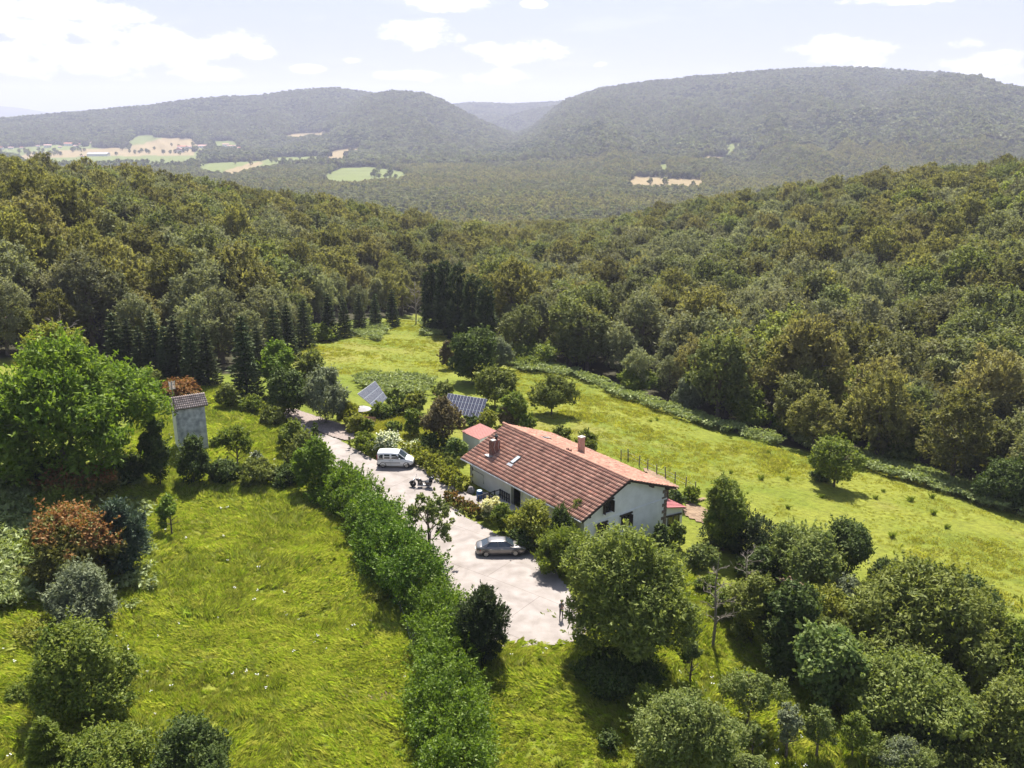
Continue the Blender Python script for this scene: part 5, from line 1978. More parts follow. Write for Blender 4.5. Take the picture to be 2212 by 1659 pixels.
def build_parasol():
    c = at_z(782.6, 882, 2.5)
    gz = h1(c.x, c.y)
    top = 2.55
    root = empty('garden_parasol', (c.x, c.y, gz), 0, 'open white parasol over a garden table beside the solar panel', 'parasol')
    V = [(0, 0, top)]
    r = 1.2
    for k in range(8):
        for f in (0, 1):
            a = 2 * math.pi * (k + f * .5) / 8
            rr = r if f == 0 else r * .955
            V.append((math.cos(a) * rr, math.sin(a) * rr, top - .42 - (.0 if f == 0 else .02)))
    W2 = [(x * .5, y * .5, top - .17) for x, y, z in V[1:]]
    n = 16
    b = len(V)
    V += W2
    lo = [(x, y, z - .015) for x, y, z in V]
    m = len(V)
    F = []
    for k in range(n):
        k2 = (k + 1) % n
        F += [(0, b + k, b + k2), (b + k, 1 + k, 1 + k2, b + k2), (m, m + b + k2, m + b + k), (m + b + k, m + b + k2, m + 1 + k2, m + 1 + k), (1 + k, m + 1 + k, m + 1 + k2, 1 + k2)]
    M_CAN = mat('white_canvas', (.32, .30, .295), .8)
    can = MB().poly(V + lo, F).build('canopy', M_CAN, root)
    for k in range(8):
        a = 2 * math.pi * k / 8
        MB().tube([(0, 0, top - .03), (math.cos(a) * r * .5, math.sin(a) * r * .5, top - .2), (math.cos(a) * r, math.sin(a) * r, top - .445)], .013, 4).build('rib', M_GREYW, can)
    MB().tube([(0, 0, -.6), (0, 0, top + .12)], .03, 8).build('pole', M_GREYW, root)
    M_TEAK = mat('brown_garden_wood', (.36, .22, .14), .8, scale=6, col2=(.26, .15, .095))
    # table and bench in its shade
    t = empty('garden_table', (c.x + .1, c.y - .5, gz), R(15), 'brown wooden garden table standing under the white parasol', 'table')
    for k in range(5):
        MB().box(-.9, -.4 + k * .165, .70, .9, -.25 + k * .165, .74).build('top_slat', M_TEAK, t)
    for x in (-.8, .8):
        for y in (-.32, .32):
            MB().box(x - .04, y - .04, -.5, x + .04, y + .04, .70).build('leg', M_TEAK, t)
    b = at_z(797, 909, gz + .4)
    be = empty('garden_bench', (b.x, b.y, h1(b.x, b.y)), R(-12), 'brown wooden bench on the lawn in front of the parasol', 'bench')
    for k in range(3):
        MB().box(-.85, -.22 + k * .15, .42, .85, -.09 + k * .15, .46).build('seat_slat', M_TEAK, be)
    for k in range(3):
        MB().box(-.85, .26, .52 + k * .13, .85, .29, .62 + k * .13).build('back_slat', M_TEAK, be)
    for x in (-.75, .75):
        MB().box(x - .03, -.2, -.4, x + .03, -.14, .42).build('leg', M_TEAK, be)
        MB().box(x - .03, .22, -.4, x + .03, .26, .9).build('leg', M_TEAK, be)


build_parasol()


def post(name, D, h, r, m, label, cat, group=None, lean=(0, 0), parts=False):
    g = ground(*D)
    o = MB().tube([(0, 0, -.5), (lean[0] * .5, lean[1] * .5, h * .5), (lean[0], lean[1], h)], [r, r * .95, r * .9], 7).build(name, m, None, False, tuple(g))
    return tag(o, label, cat, group)


# drive-edge marker
pr = empty('marker_post', tuple(ground(755.5, 961)), 0, 'grey square post at the end of the clipped hedge by the drive', 'post')
MB().box(-.13, -.13, -.4, .13, .13, 1.05).build('shaft', M_GREYW, pr)
MB().box(-.15, -.15, 1.05, .15, .15, 1.1).build('cap', M_GREYW, pr)

# fences: one post row behind the house, one below the long hedge
def fence(name, feet, hs, label, r, wires=2, lean=.06):
    gs = [ground(*f) for f in feet]
    o = gs[0]
    rg = np.random.default_rng(len(feet))
    root = empty(name, tuple(o), 0, label, 'fence')
    for g, h in zip(gs, hs):
        p = g - o
        l = rg.normal(size=2) * lean
        MB().tube([(0, 0, -.5), (l[0], l[1], h)], [r, r * .85], 6).build('fence_post', M_GREYW, root, False, tuple(p))
    for k in range(wires):
        zz = .45 + .5 * k
        MB().tube([tuple(g - o + Vector((0, 0, zz))) for g in gs], .006, 3, False).build('wire', M_METAL, root)


fr = [(62, 152), (120, 156), (203, 203), (270, 238), (343, 272), (416, 305), (490, 338), (573, 378), (652, 428)]
fence('garden_fence', [(1324.9 + x * .27214, 950.5 + y * .27214) for x, y in fr], [1.25, 1.4, 1.3, 1.35, 1.3, 1.45, 1.3, 1.35, 1.5], 'row of rough wooden posts along the vegetable strip behind the house', .075)
fr = [(560, 345), (630, 452), (660, 512), (797, 752), (850, 855), (912, 1040), (940, 1088)]
fence('hedge_fence', [(518.4 + x * .4096, 979.3 + y * .4096) for x, y in fr], [1.2, 1.2, 1.2, 1.3, 1.3, 1.35, 1.25], 'old grey fence posts with wire at the foot of the long hedge', .06, 2, .12)
g0, g1 = ground(895, 1365), ground(902, 1342)
tag(MB().tube([tuple(g0 + Vector((0, 0, .1))), tuple(g1 + Vector((.1, 0, 1.3)))], .07, 6).build('leaning_pole', M_GREYW), 'grey pole leaning on the long hedge above the meadow', 'pole')


# barrel, boulder, tub, pale stone
def build_small():
    g = ground(1036, 1081)
    b = empty('water_barrel', (g.x, g.y, g.z + .2), 0, 'blue barrel with a pale lid beside the porch railing', 'barrel')
    MB().lathe([(.27, 0), (.32, .2), (.33, .45), (.32, .7), (.28, .88)], 16).build('drum', mat('blue_plastic', (.03, .10, .26), .45), b, True)
    MB().lathe([(.27, .885), (.29, .90), (.27, .94), (.05, .95)], 16).build('lid', mat('pale_blue_lid', (.50, .62, .70), .5), b, True)
    g = ground(1018, 1066)
    rg = np.random.default_rng(3)
    for nm, g, r, lb, m in (('boulder', ground(1018, 1066), .48, 'grey boulder at the end of the hedge by the house corner', M_STONE2), ('pale_stone', ground(772, 963), .28, 'small pale stone at the foot of the clipped hedge', M_MORTAR)):
        bm = bmesh.new()
        bmesh.ops.create_icosphere(bm, subdivisions=2, radius=r)
        for v in bm.verts:
            v.co *= 1 + .28 * (rg.random() - .5)
            v.co.z *= 1.15
        me = bpy.data.meshes.new(nm)
        bm.to_mesh(me)
        bm.free()
        tag(obj(nm, me, m, None, (g.x, g.y, g.z + r * .6)), lb, 'stone')
    # white rimmed tub
    g = ground(811, 966)
    t = empty('white_tub', (g.x, g.y, g.z + .1), R(-20), 'white rimmed tub half hidden in the hedge left of the van', 'tub')
    n = 20
    ring = lambda rx, ry, z: [(math.cos(2 * math.pi * k / n) * rx, math.sin(2 * math.pi * k / n) * ry, z) for k in range(n)]
    V = ring(.55, .3, 0) + ring(.85, .45, .62) + ring(.78, .38, .62) + ring(.5, .25, .12)
    F = [tuple(reversed(range(n)))] + [(i * n + k, i * n + (k + 1) % n, (i + 1) * n + (k + 1) % n, (i + 1) * n + k) for i in range(3) for k in range(n)] + [tuple(3 * n + k for k in range(n))]
    MB().poly(V, F).build('basin', mat('white_enamel', (.75, .75, .73), .3), t, True)
    MB().lathe([(.01, 0), (1, 0), (1, .01), (.01, .012)], 20).build('dark_inside', M_GLASS, t, False, (0, 0, .3)).scale = (.6, .3, 1)  # dark glossy disc that gives the tub its dark inside


M_STONE2 = mat('grey_stone', (.26, .24, .22), .9, scale=4, col2=(.16, .15, .14), bump=.4)
build_small()


# ------------------------------------------------------------------ village in the valley
def build_village():
    H = VILLAGE
    tile = mat('far_red_tile', (.42, .17, .11), .9)
    tile2 = mat('far_pink_tile', (.50, .30, .25), .9)
    grey = mat('far_grey_roof', (.34, .34, .35), .8)
    wall = mat('far_white_wall', (.78, .76, .72), .9)
    where = ['at the far left end of the village', 'second from the left end of the village', 'small and third from the left of the village', 'behind the trees left of the wide white house', 'wide with a white front in the left village', 'tiny and white in a field gap of the village',
             'long with a pale roof on the rise of the left village', 'white beside the long pale house', 'at the right end of the left village', 'with a white gable and pink roof below the stubble hill', 'low and pinkish behind the pink roofed house', 'right of the low pinkish house',
             'broad and white right of the stubble hill', 'leftmost of the white cluster at the wood', 'middle of the white cluster at the wood', 'right of the white cluster at the wood', 'low beside the white cluster at the wood', '', 'tiny and white left of the long barn', 'tiny and white beside the pink roofed house',
             'small and white by the pale lane', 'alone on the slope above the left village']
    for i, (zx, zy, wz, st) in enumerate(H):
        D = (zx * .4354, 276.5 + zy * .4354)
        g = ground(*D)
        r = math.hypot(g.x, g.y)
        wd = wz * .4354 / 2.16 / FPX * r
        ht = max(4.0, min(8.5, wd * .42)) if st != 3 else 7
        dp = max(7, wd * .5)
        yaw = R(-25 + (i * 37) % 50)
        nm = 'barn' if st == 3 else 'village_house'
        lab = 'long low barn with a grey roof on the valley pasture' if st == 3 else 'small far house ' + where[i]
        root = empty(nm, (g.x, g.y, g.z - .5), yaw, lab, 'barn' if st == 3 else 'house', None if st == 3 else 'houses of the village in the valley')
        MB().box(-wd / 2, -dp / 2, -3, wd / 2, dp / 2, ht).build('wall', wall, root)
        o = .6
        rz = ht + (dp * .22 if st != 3 else dp * .14)
        if st == 2:   # gable towards us
            V = [(-wd / 2 - o, -dp / 2 - o, ht - .3), (wd / 2 + o, -dp / 2 - o, ht - .3), (0, -dp / 2 - o, ht + wd * .2), (-wd / 2 - o, dp / 2 + o, ht - .3), (wd / 2 + o, dp / 2 + o, ht - .3), (0, dp / 2 + o, ht + wd * .2)]
            F = [(0, 2, 5, 3), (1, 4, 5, 2), (0, 1, 2), (3, 5, 4), (0, 3, 4, 1)]
        else:
            V = [(-wd / 2 - o, -dp / 2 - o, ht - .3), (-wd / 2 - o, dp / 2 + o, ht - .3), (-wd / 2 - o, 0, rz), (wd / 2 + o, -dp / 2 - o, ht - .3), (wd / 2 + o, dp / 2 + o, ht - .3), (wd / 2 + o, 0, rz)]
            F = [(0, 3, 5, 2), (1, 2, 5, 4), (0, 2, 1), (3, 4, 5), (0, 1, 4, 3)]
        MB().poly(V, F).build('roof', grey if st == 3 else tile if st in (0, 2) and i % 2 == 0 else tile2, root)
        if wd > 16 and st != 3:
            for k in range(3):
                x = -wd * .3 + k * wd * .3
                MB().box(x - .7, -dp / 2 - .06, ht * .45, x + .7, -dp / 2 + .02, ht * .45 + 1.6).build('window', M_GLASS, root)


build_village()


# ------------------------------------------------------------------ garden, hedges and single trees
leafmat('leaf_laurel', (.052, .106, .009), (.160, .235, .020), trans=.42, gloss=.03)
leafmat('leaf_laurel_dark', (.045, .105, .009), (.125, .205, .018), trans=.38, gloss=.03)
leafmat('leaf_walnut', (0.081, 0.149, 0.016), (0.190, 0.265, 0.032), trans=0.48, gloss=.02)
leafmat('leaf_photinia', (.070, .082, .018), (.165, .155, .036), trans=.36, gloss=.02, patch=(.27, .125, .045))
leafmat('leaf_bluefir', (0.040, 0.069, 0.046), (0.098, 0.132, 0.092), trans=0.20, gloss=.02)
leafmat('leaf_willow', (.100, .122, .066), (.215, .240, .145), trans=.35, gloss=.02)
leafmat('leaf_shrub', (.080, .126, .018), (.215, .250, .040), trans=.43, gloss=.02)
leafmat('leaf_yellow', (0.132, 0.161, 0.023), (0.310, 0.310, 0.048), trans=0.46, gloss=.02)
leafmat('leaf_dark', (.036, .064, .016), (.095, .128, .030), trans=.34, gloss=.02)
leafmat('leaf_olive', (.088, .114, .022), (.205, .225, .048), trans=.40, gloss=.02)
leafmat('leaf_ashgreen', (.095, .132, .026), (.240, .275, .068), trans=0.46, gloss=.02)
leafmat('leaf_hydrangea', (0.069, 0.121, 0.029), (0.172, 0.230, 0.057), trans=0.40, gloss=.04, patch=(.80, .80, .66))
leafmat('leaf_cream', (0.103, 0.138, 0.034), (0.218, 0.241, 0.069), trans=0.40, gloss=.03, patch=(.66, .62, .38))
leafmat('leaf_fruit', (.092, .132, .030), (.220, .250, .075), trans=.42, gloss=.02)
leafmat('leaf_yew', (.024, .042, .017), (.066, .088, .032), trans=.2, gloss=.02)
leafmat('leaf_red', (.090, .072, .036), (.175, .140, .070), trans=.36, gloss=.02)
leafmat('leaf_fig', (.068, .115, .024), (.190, .240, .068), trans=.4, gloss=.02)
leafmat('leaf_fern', (0.138, 0.190, 0.057), (0.310, 0.345, 0.138), trans=0.40, gloss=.04)

NTRI = [0]


def frame_of(x0, y0, x1, y1, tree=False):
    xc = (x0 + x1) / 2
    yb = y1
    for _ in range(4):
        g = ground(xc, yb)
        d = depth_of(g)
        ppm = FPX / d
        v = ray(xc, yb)
        de = math.atan2(-v[2], math.hypot(v[0], v[1]))
        r = (x1 - x0) * 1024 / 2212 / 2 / ppm
        yb = y1 - (0 if tree else r * ppm * math.sin(de) * .62 * 2.16)
    h = ((yb - y0) / 2.16 - .35 * r * ppm * math.sin(de)) / (ppm * math.cos(de))
    return g, r, max(h, .35), ppm


def plant(name, label, cat, box, lm, style='bush', leaf=2.4, ratio=.5, along=.3, dens=1.0, lob=None, tip=None, group=None, seed=None, cap=17000, base=None, hmul=1.0, minleaf=.13, tree=None, rl=None):
    tree = tree if tree is not None else style in ('tree', 'sparse')
    cx_, cy_ = (box[0] + box[2]) / 2, (box[1] + box[3]) / 2
    if cx_ > 1540 and cy_ > 1120 and name != 'orchard_tree':      # crowns grown into each other
        w_ = (box[2] - box[0]) * .06
        box = (box[0] - w_, box[1] - 4, box[2] + w_, box[3] + 4)
    g, r, h, ppm = frame_of(*box, tree=tree)
    h *= hmul
    sd_ = seed or (int(box[0] * 7 + box[1] * 13) % 9973 + 10000)
    rg = np.random.default_rng(abs(sd_))
    s = max(leaf / ppm, minleaf)
    root = empty(name, (g.x, g.y, g.z - .05), 0, label, cat, group)
    A = 4 * math.pi * ((r * r) ** 1.6 / 3 + 2 * (r * h / 2) ** 1.6 / 3) ** (1 / 1.6)
    n = int(dens * 2.6 * A / (.5 * ratio * s * s))
    cap = int(cap * 1.25)
    if n > cap:
        s *= (n / cap) ** .5
        n = cap
    n = max(n, 120)
    if style in ('bush', 'tree', 'sparse'):
        b = base if base is not None else {'bush': .02, 'tree': .22, 'sparse': .3}[style]
        lo = broad_lobes(r, h, rg, lob or (24 if style != 'sparse' else 26), b, rl or (.34 if style == 'bush' else .30 if style == 'tree' else .2), squash=min(1.15, max(.55, h / (2 * r))))
        if style == 'sparse':
            lo = lo[1:]
            n = int(n * .28)
        P, D = crown_points(lo, n, rg)
    elif style == 'cone':
        P, D = conifer_points(r, h, rg, n)
    elif style == 'column':
        lo = []
        m = max(6, int(h / r * 4))
        for k in range(m):
            t = (k + .5) / m
            rr = r * (.95 - .65 * max(0, t - .35) ** 1.2 - .25 * max(0, .15 - t))
            a = rg.random() * 6.28
            lo.append(((math.cos(a) * r * .25, math.sin(a) * r * .25, h * t), (rr * .8, rr * .8, h / m * 1.9)))
        P, D = crown_points(lo, n, rg)
    P[:, 2] = np.maximum(P[:, 2], .04)
    tp = None
    if tip is not None:
        # flowers or young leaves sit in clusters on the outer, upper side
        cl = fbm(P[:, 0] / (r * .35) + 9, P[:, 1] / (r * .35) + P[:, 2] / (r * .4), sd_ % 50, 2)
        tp = (sstep(tip[0], tip[0] + .12, P[:, 2] / h + (cl - .5) * tip[1]) * (rg.random(len(P)) < tip[2]))
    me = leaf_mesh('foliage', P, D, s, rg, ratio=ratio, along=along, tip=tp)
    NTRI[0] += len(P) * 2
    obj('crown' if style != 'bush' else 'foliage', me, LEAF[lm], root)
    if style in ('tree', 'sparse'):
        tr = limbs(MB(), r * .92, h, rg, 8 if style == 'tree' else 11, base=.25, sub=2)
        obj('trunk', tr.mesh('trunk'), M_BARK, root)
    elif style in ('cone', 'column'):
        obj('trunk', MB().tube([(0, 0, -.4), (0, 0, h * .5), (0, 0, h * .96)], [max(.06, h * .016), h * .01, .015], 6).mesh('trunk'), M_DARKBARK, root)
    else:
        st = MB()
        for k in range(5):
            a = 2 * math.pi * k / 5 + rg.random()
            st.tube([(0, 0, -.4), (math.cos(a) * r * .25, math.sin(a) * r * .25, h * .35), (math.cos(a) * r * .5, math.sin(a) * r * .5, h * .7)], [.05, .035, .01], 4, False)
        obj('stems', st.mesh('stems'), M_DARKBARK, root)
    return root, g, r, h


def bare(name, label, box, m, n=9, sub=5, seed=1, twig=1.0):
    g, r, h, ppm = frame_of(*box, tree=True)
    rg = np.random.default_rng(seed)
    root = empty(name, tuple(g), 0, label, 'tree')
    mb = MB()
    k = max(.07, h * .013)
    mb.tube([(0, 0, -.5), (.05 * r, 0, h * .3), (-.05 * r, .1 * r, h * .65), (.03 * r, 0, h)], [k * 1.2, k, k * .6, k * .12], 7)
    obj('trunk', mb.mesh('trunk'), m, root)
    br = MB()
    for i in range(n):
        a = 2 * math.pi * (i * .382 + .05 * rg.random())
        z0 = h * (.25 + .6 * i / n)
        L = r * rg.uniform(.65, 1.05) * (1 - .45 * i / n)
        p0 = Vector((0, 0, z0))
        up = rg.uniform(.25, .7)
        pts = [p0]
        for j in range(1, 5):
            t = j / 4
            pts.append(p0 + Vector((math.cos(a + .15 * t) * L * t, math.sin(a + .15 * t) * L * t, L * up * t + .12 * L * math.sin(t * 5 + i))))
        br.tube(pts, [k * .42, k * .34, k * .25, k * .16, k * .05], 5, False)
        for s in range(sub):
            j = rg.integers(1, 5)
            b = a + rg.uniform(-1.1, 1.1)
            l = L * rg.uniform(.22, .5) * twig
            q = pts[j]
            e = q + Vector((math.cos(b) * l, math.sin(b) * l, l * rg.uniform(-.1, .8)))
            mid = (q + e) / 2 + Vector((0, 0, l * .08))
            br.tube([q, mid, e], [k * .16, k * .11, k * .04], 4, False)
            for w in range(2):
                c = b + rg.uniform(-.9, .9)
                br.tube([mid, mid + Vector((math.cos(c) * l * .45, math.sin(c) * l * .45, l * rg.uniform(.0, .4)))], [k * .09, k * .03], 3, False)
    obj('branches', br.mesh('branches'), m, root)
    return root, g, r, h


def hedge(name, label, path, wd, ht, lm, leaf=2.6, ratio=.5, along=.55, dens=1.0, seed=5, cap=30000, lump=.25, flat=False, hs=None, tip=None, mind=.12):
    rg = np.random.default_rng(seed)
    gs = [ground(*p) for p in path]
    o = gs[0]
    pts = []
    for i in range(len(gs) - 1):
        L = (gs[i + 1] - gs[i]).length
        m = max(2, int(L / (wd * .32)))
        for k in range(m):
            t = k / m
            hh = ht if hs is None else hs[i] * (1 - t) + hs[i + 1] * t
            pts.append((gs[i].lerp(gs[i + 1], t), (gs[i + 1] - gs[i]).normalized(), hh))
    lo = []
    for p, d, hh in pts:
        n = Vector((-d.y, d.x, 0))
        q = p - o
        for lvl in ((.28, 1.0), (.62, .92), (.84, .72)):
            for s in (-.5, .5):
                w_ = wd * .5 * lvl[1]
                c = q + n * (s * w_ * rg.uniform(.7, 1.1)) + Vector((rg.normal() * .12, rg.normal() * .12, hh * lvl[0] * (1 if flat else rg.uniform(1 - lump * .5, 1 + lump * .5))))
                rr = w_ * .62 * (1 if flat else rg.uniform(1 - lump, 1 + lump))
                lo.append((tuple(c), (rr, rr, hh * .25 * rg.uniform(.9, 1.2))))
    ppm = FPX / depth_of(gs[len(gs) // 2])
    s = max(leaf / ppm, mind)
    L = sum((gs[i + 1] - gs[i]).length for i in range(len(gs) - 1))
    n = int(dens * L * (2 * ht + wd) * 2.4 / (.5 * ratio * s * s))
    if n > cap:
        s *= (n / cap) ** .5
        n = cap
    P, D = crown_points(lo, n, rg, inner=.3, loose=.08, per=40, shoots=.22)
    P[:, 2] = np.maximum(P[:, 2], np.minimum(0, P[:, 2] * 0) - .3)
    tp = None
    if tip is not None:
        tp = (sstep(tip[0], tip[0] + .15, P[:, 2] / ht + (fbm(P[:, 0], P[:, 1], 3, 2) - .5) * tip[1]) * (rg.random(len(P)) < tip[2]))
    me = leaf_mesh('foliage', P, D, s, rg, ratio=ratio, along=along, up=.5, tip=tp)
    NTRI[0] += len(P) * 2
    root = empty(name, tuple(o), 0, label, 'hedge')
    obj('foliage', me, LEAF[lm], root)
    st = MB()
    for i, (p, d, hh) in enumerate(pts[::3]):
        q = p - o
        st.tube([tuple(q + Vector((0, 0, -.4))), tuple(q + Vector((rg.normal() * .2, rg.normal() * .2, hh * .7)))], [.06, .02], 4, False)
    obj('stems', st.mesh('stems'), M_DARKBARK, root)
    return root


# hedges
hedge('laurel_hedge', 'upper bright green laurel hedge between the left meadow and the drive', [(728, 1078), (768, 1108), (803, 1142), (830, 1180)], 4.6, 3.3, 'leaf_laurel', 2.6, cap=44000, lump=.5, seed=51)
hedge('laurel_hedge', 'tall dark middle stretch of the laurel hedge beside the see through shrub', [(828, 1195), (850, 1240), (880, 1290), (912, 1330)], 4.4, 4.9, 'leaf_laurel_dark', 2.6, cap=52000, lump=.45, seed=60)
hedge('laurel_hedge', 'long lower bright laurel hedge running down to the bottom of the picture', [(930, 1345), (958, 1395), (970, 1450), (973, 1530), (980, 1640), (988, 1760)], 4.0, 3.3, 'leaf_laurel', 2.8, cap=80000, lump=.5, seed=52)
hedge('clipped_hedge', 'leafy clipped hedge between the van and the farmhouse corner', [(886, 990), (930, 1015), (972, 1046), (1006, 1066)], 2.0, 1.7, 'leaf_yellow', 2.6, cap=17000, lump=.2, seed=53)
hedge('clipped_hedge', 'dark clipped box hedge by the grey marker post', [(775, 968), (800, 978), (815, 990)], 2.3, 1.9, 'leaf_shrub', 2.5, cap=9000, lump=.12, seed=54)
hedge('clipped_hedge', 'curved low hedge behind the white parasol', [(800, 903), (830, 905), (858, 898), (880, 884)], 1.0, 1.2, 'leaf_dark', 2.5, cap=7000, lump=.15, seed=55)
hedge('clipped_hedge', 'small dark square hedge in front of the pink roofed shed', [(950, 985), (975, 980), (990, 975)], 1.6, 1.8, 'leaf_dark', 2.6, cap=6000, lump=.1, seed=56)
hedge('shrub_border', 'low shrub border with orange tips between drive and porch', [(968, 1084), (985, 1094), (1010, 1106), (1040, 1124)], 1.4, 1.0, 'leaf_photinia', 2.6, cap=8000, lump=.35, seed=57, tip=(.55, .8, .35))
hedge('yew_hedge', 'dark yew hedge right of the dug vegetable bed', [(1560, 1170), (1610, 1190), (1660, 1212), (1720, 1235)], 4.2, 3.4, 'leaf_yew', 2.6, cap=18000, ratio=.4, lump=.3, seed=58)
hedge('low_hedge', 'rough low hedge behind the clipped hedge by the van', [(915, 985), (950, 1000), (985, 1022)], 1.8, 1.3, 'leaf_olive', 2.6, cap=7000, lump=.3, seed=59)

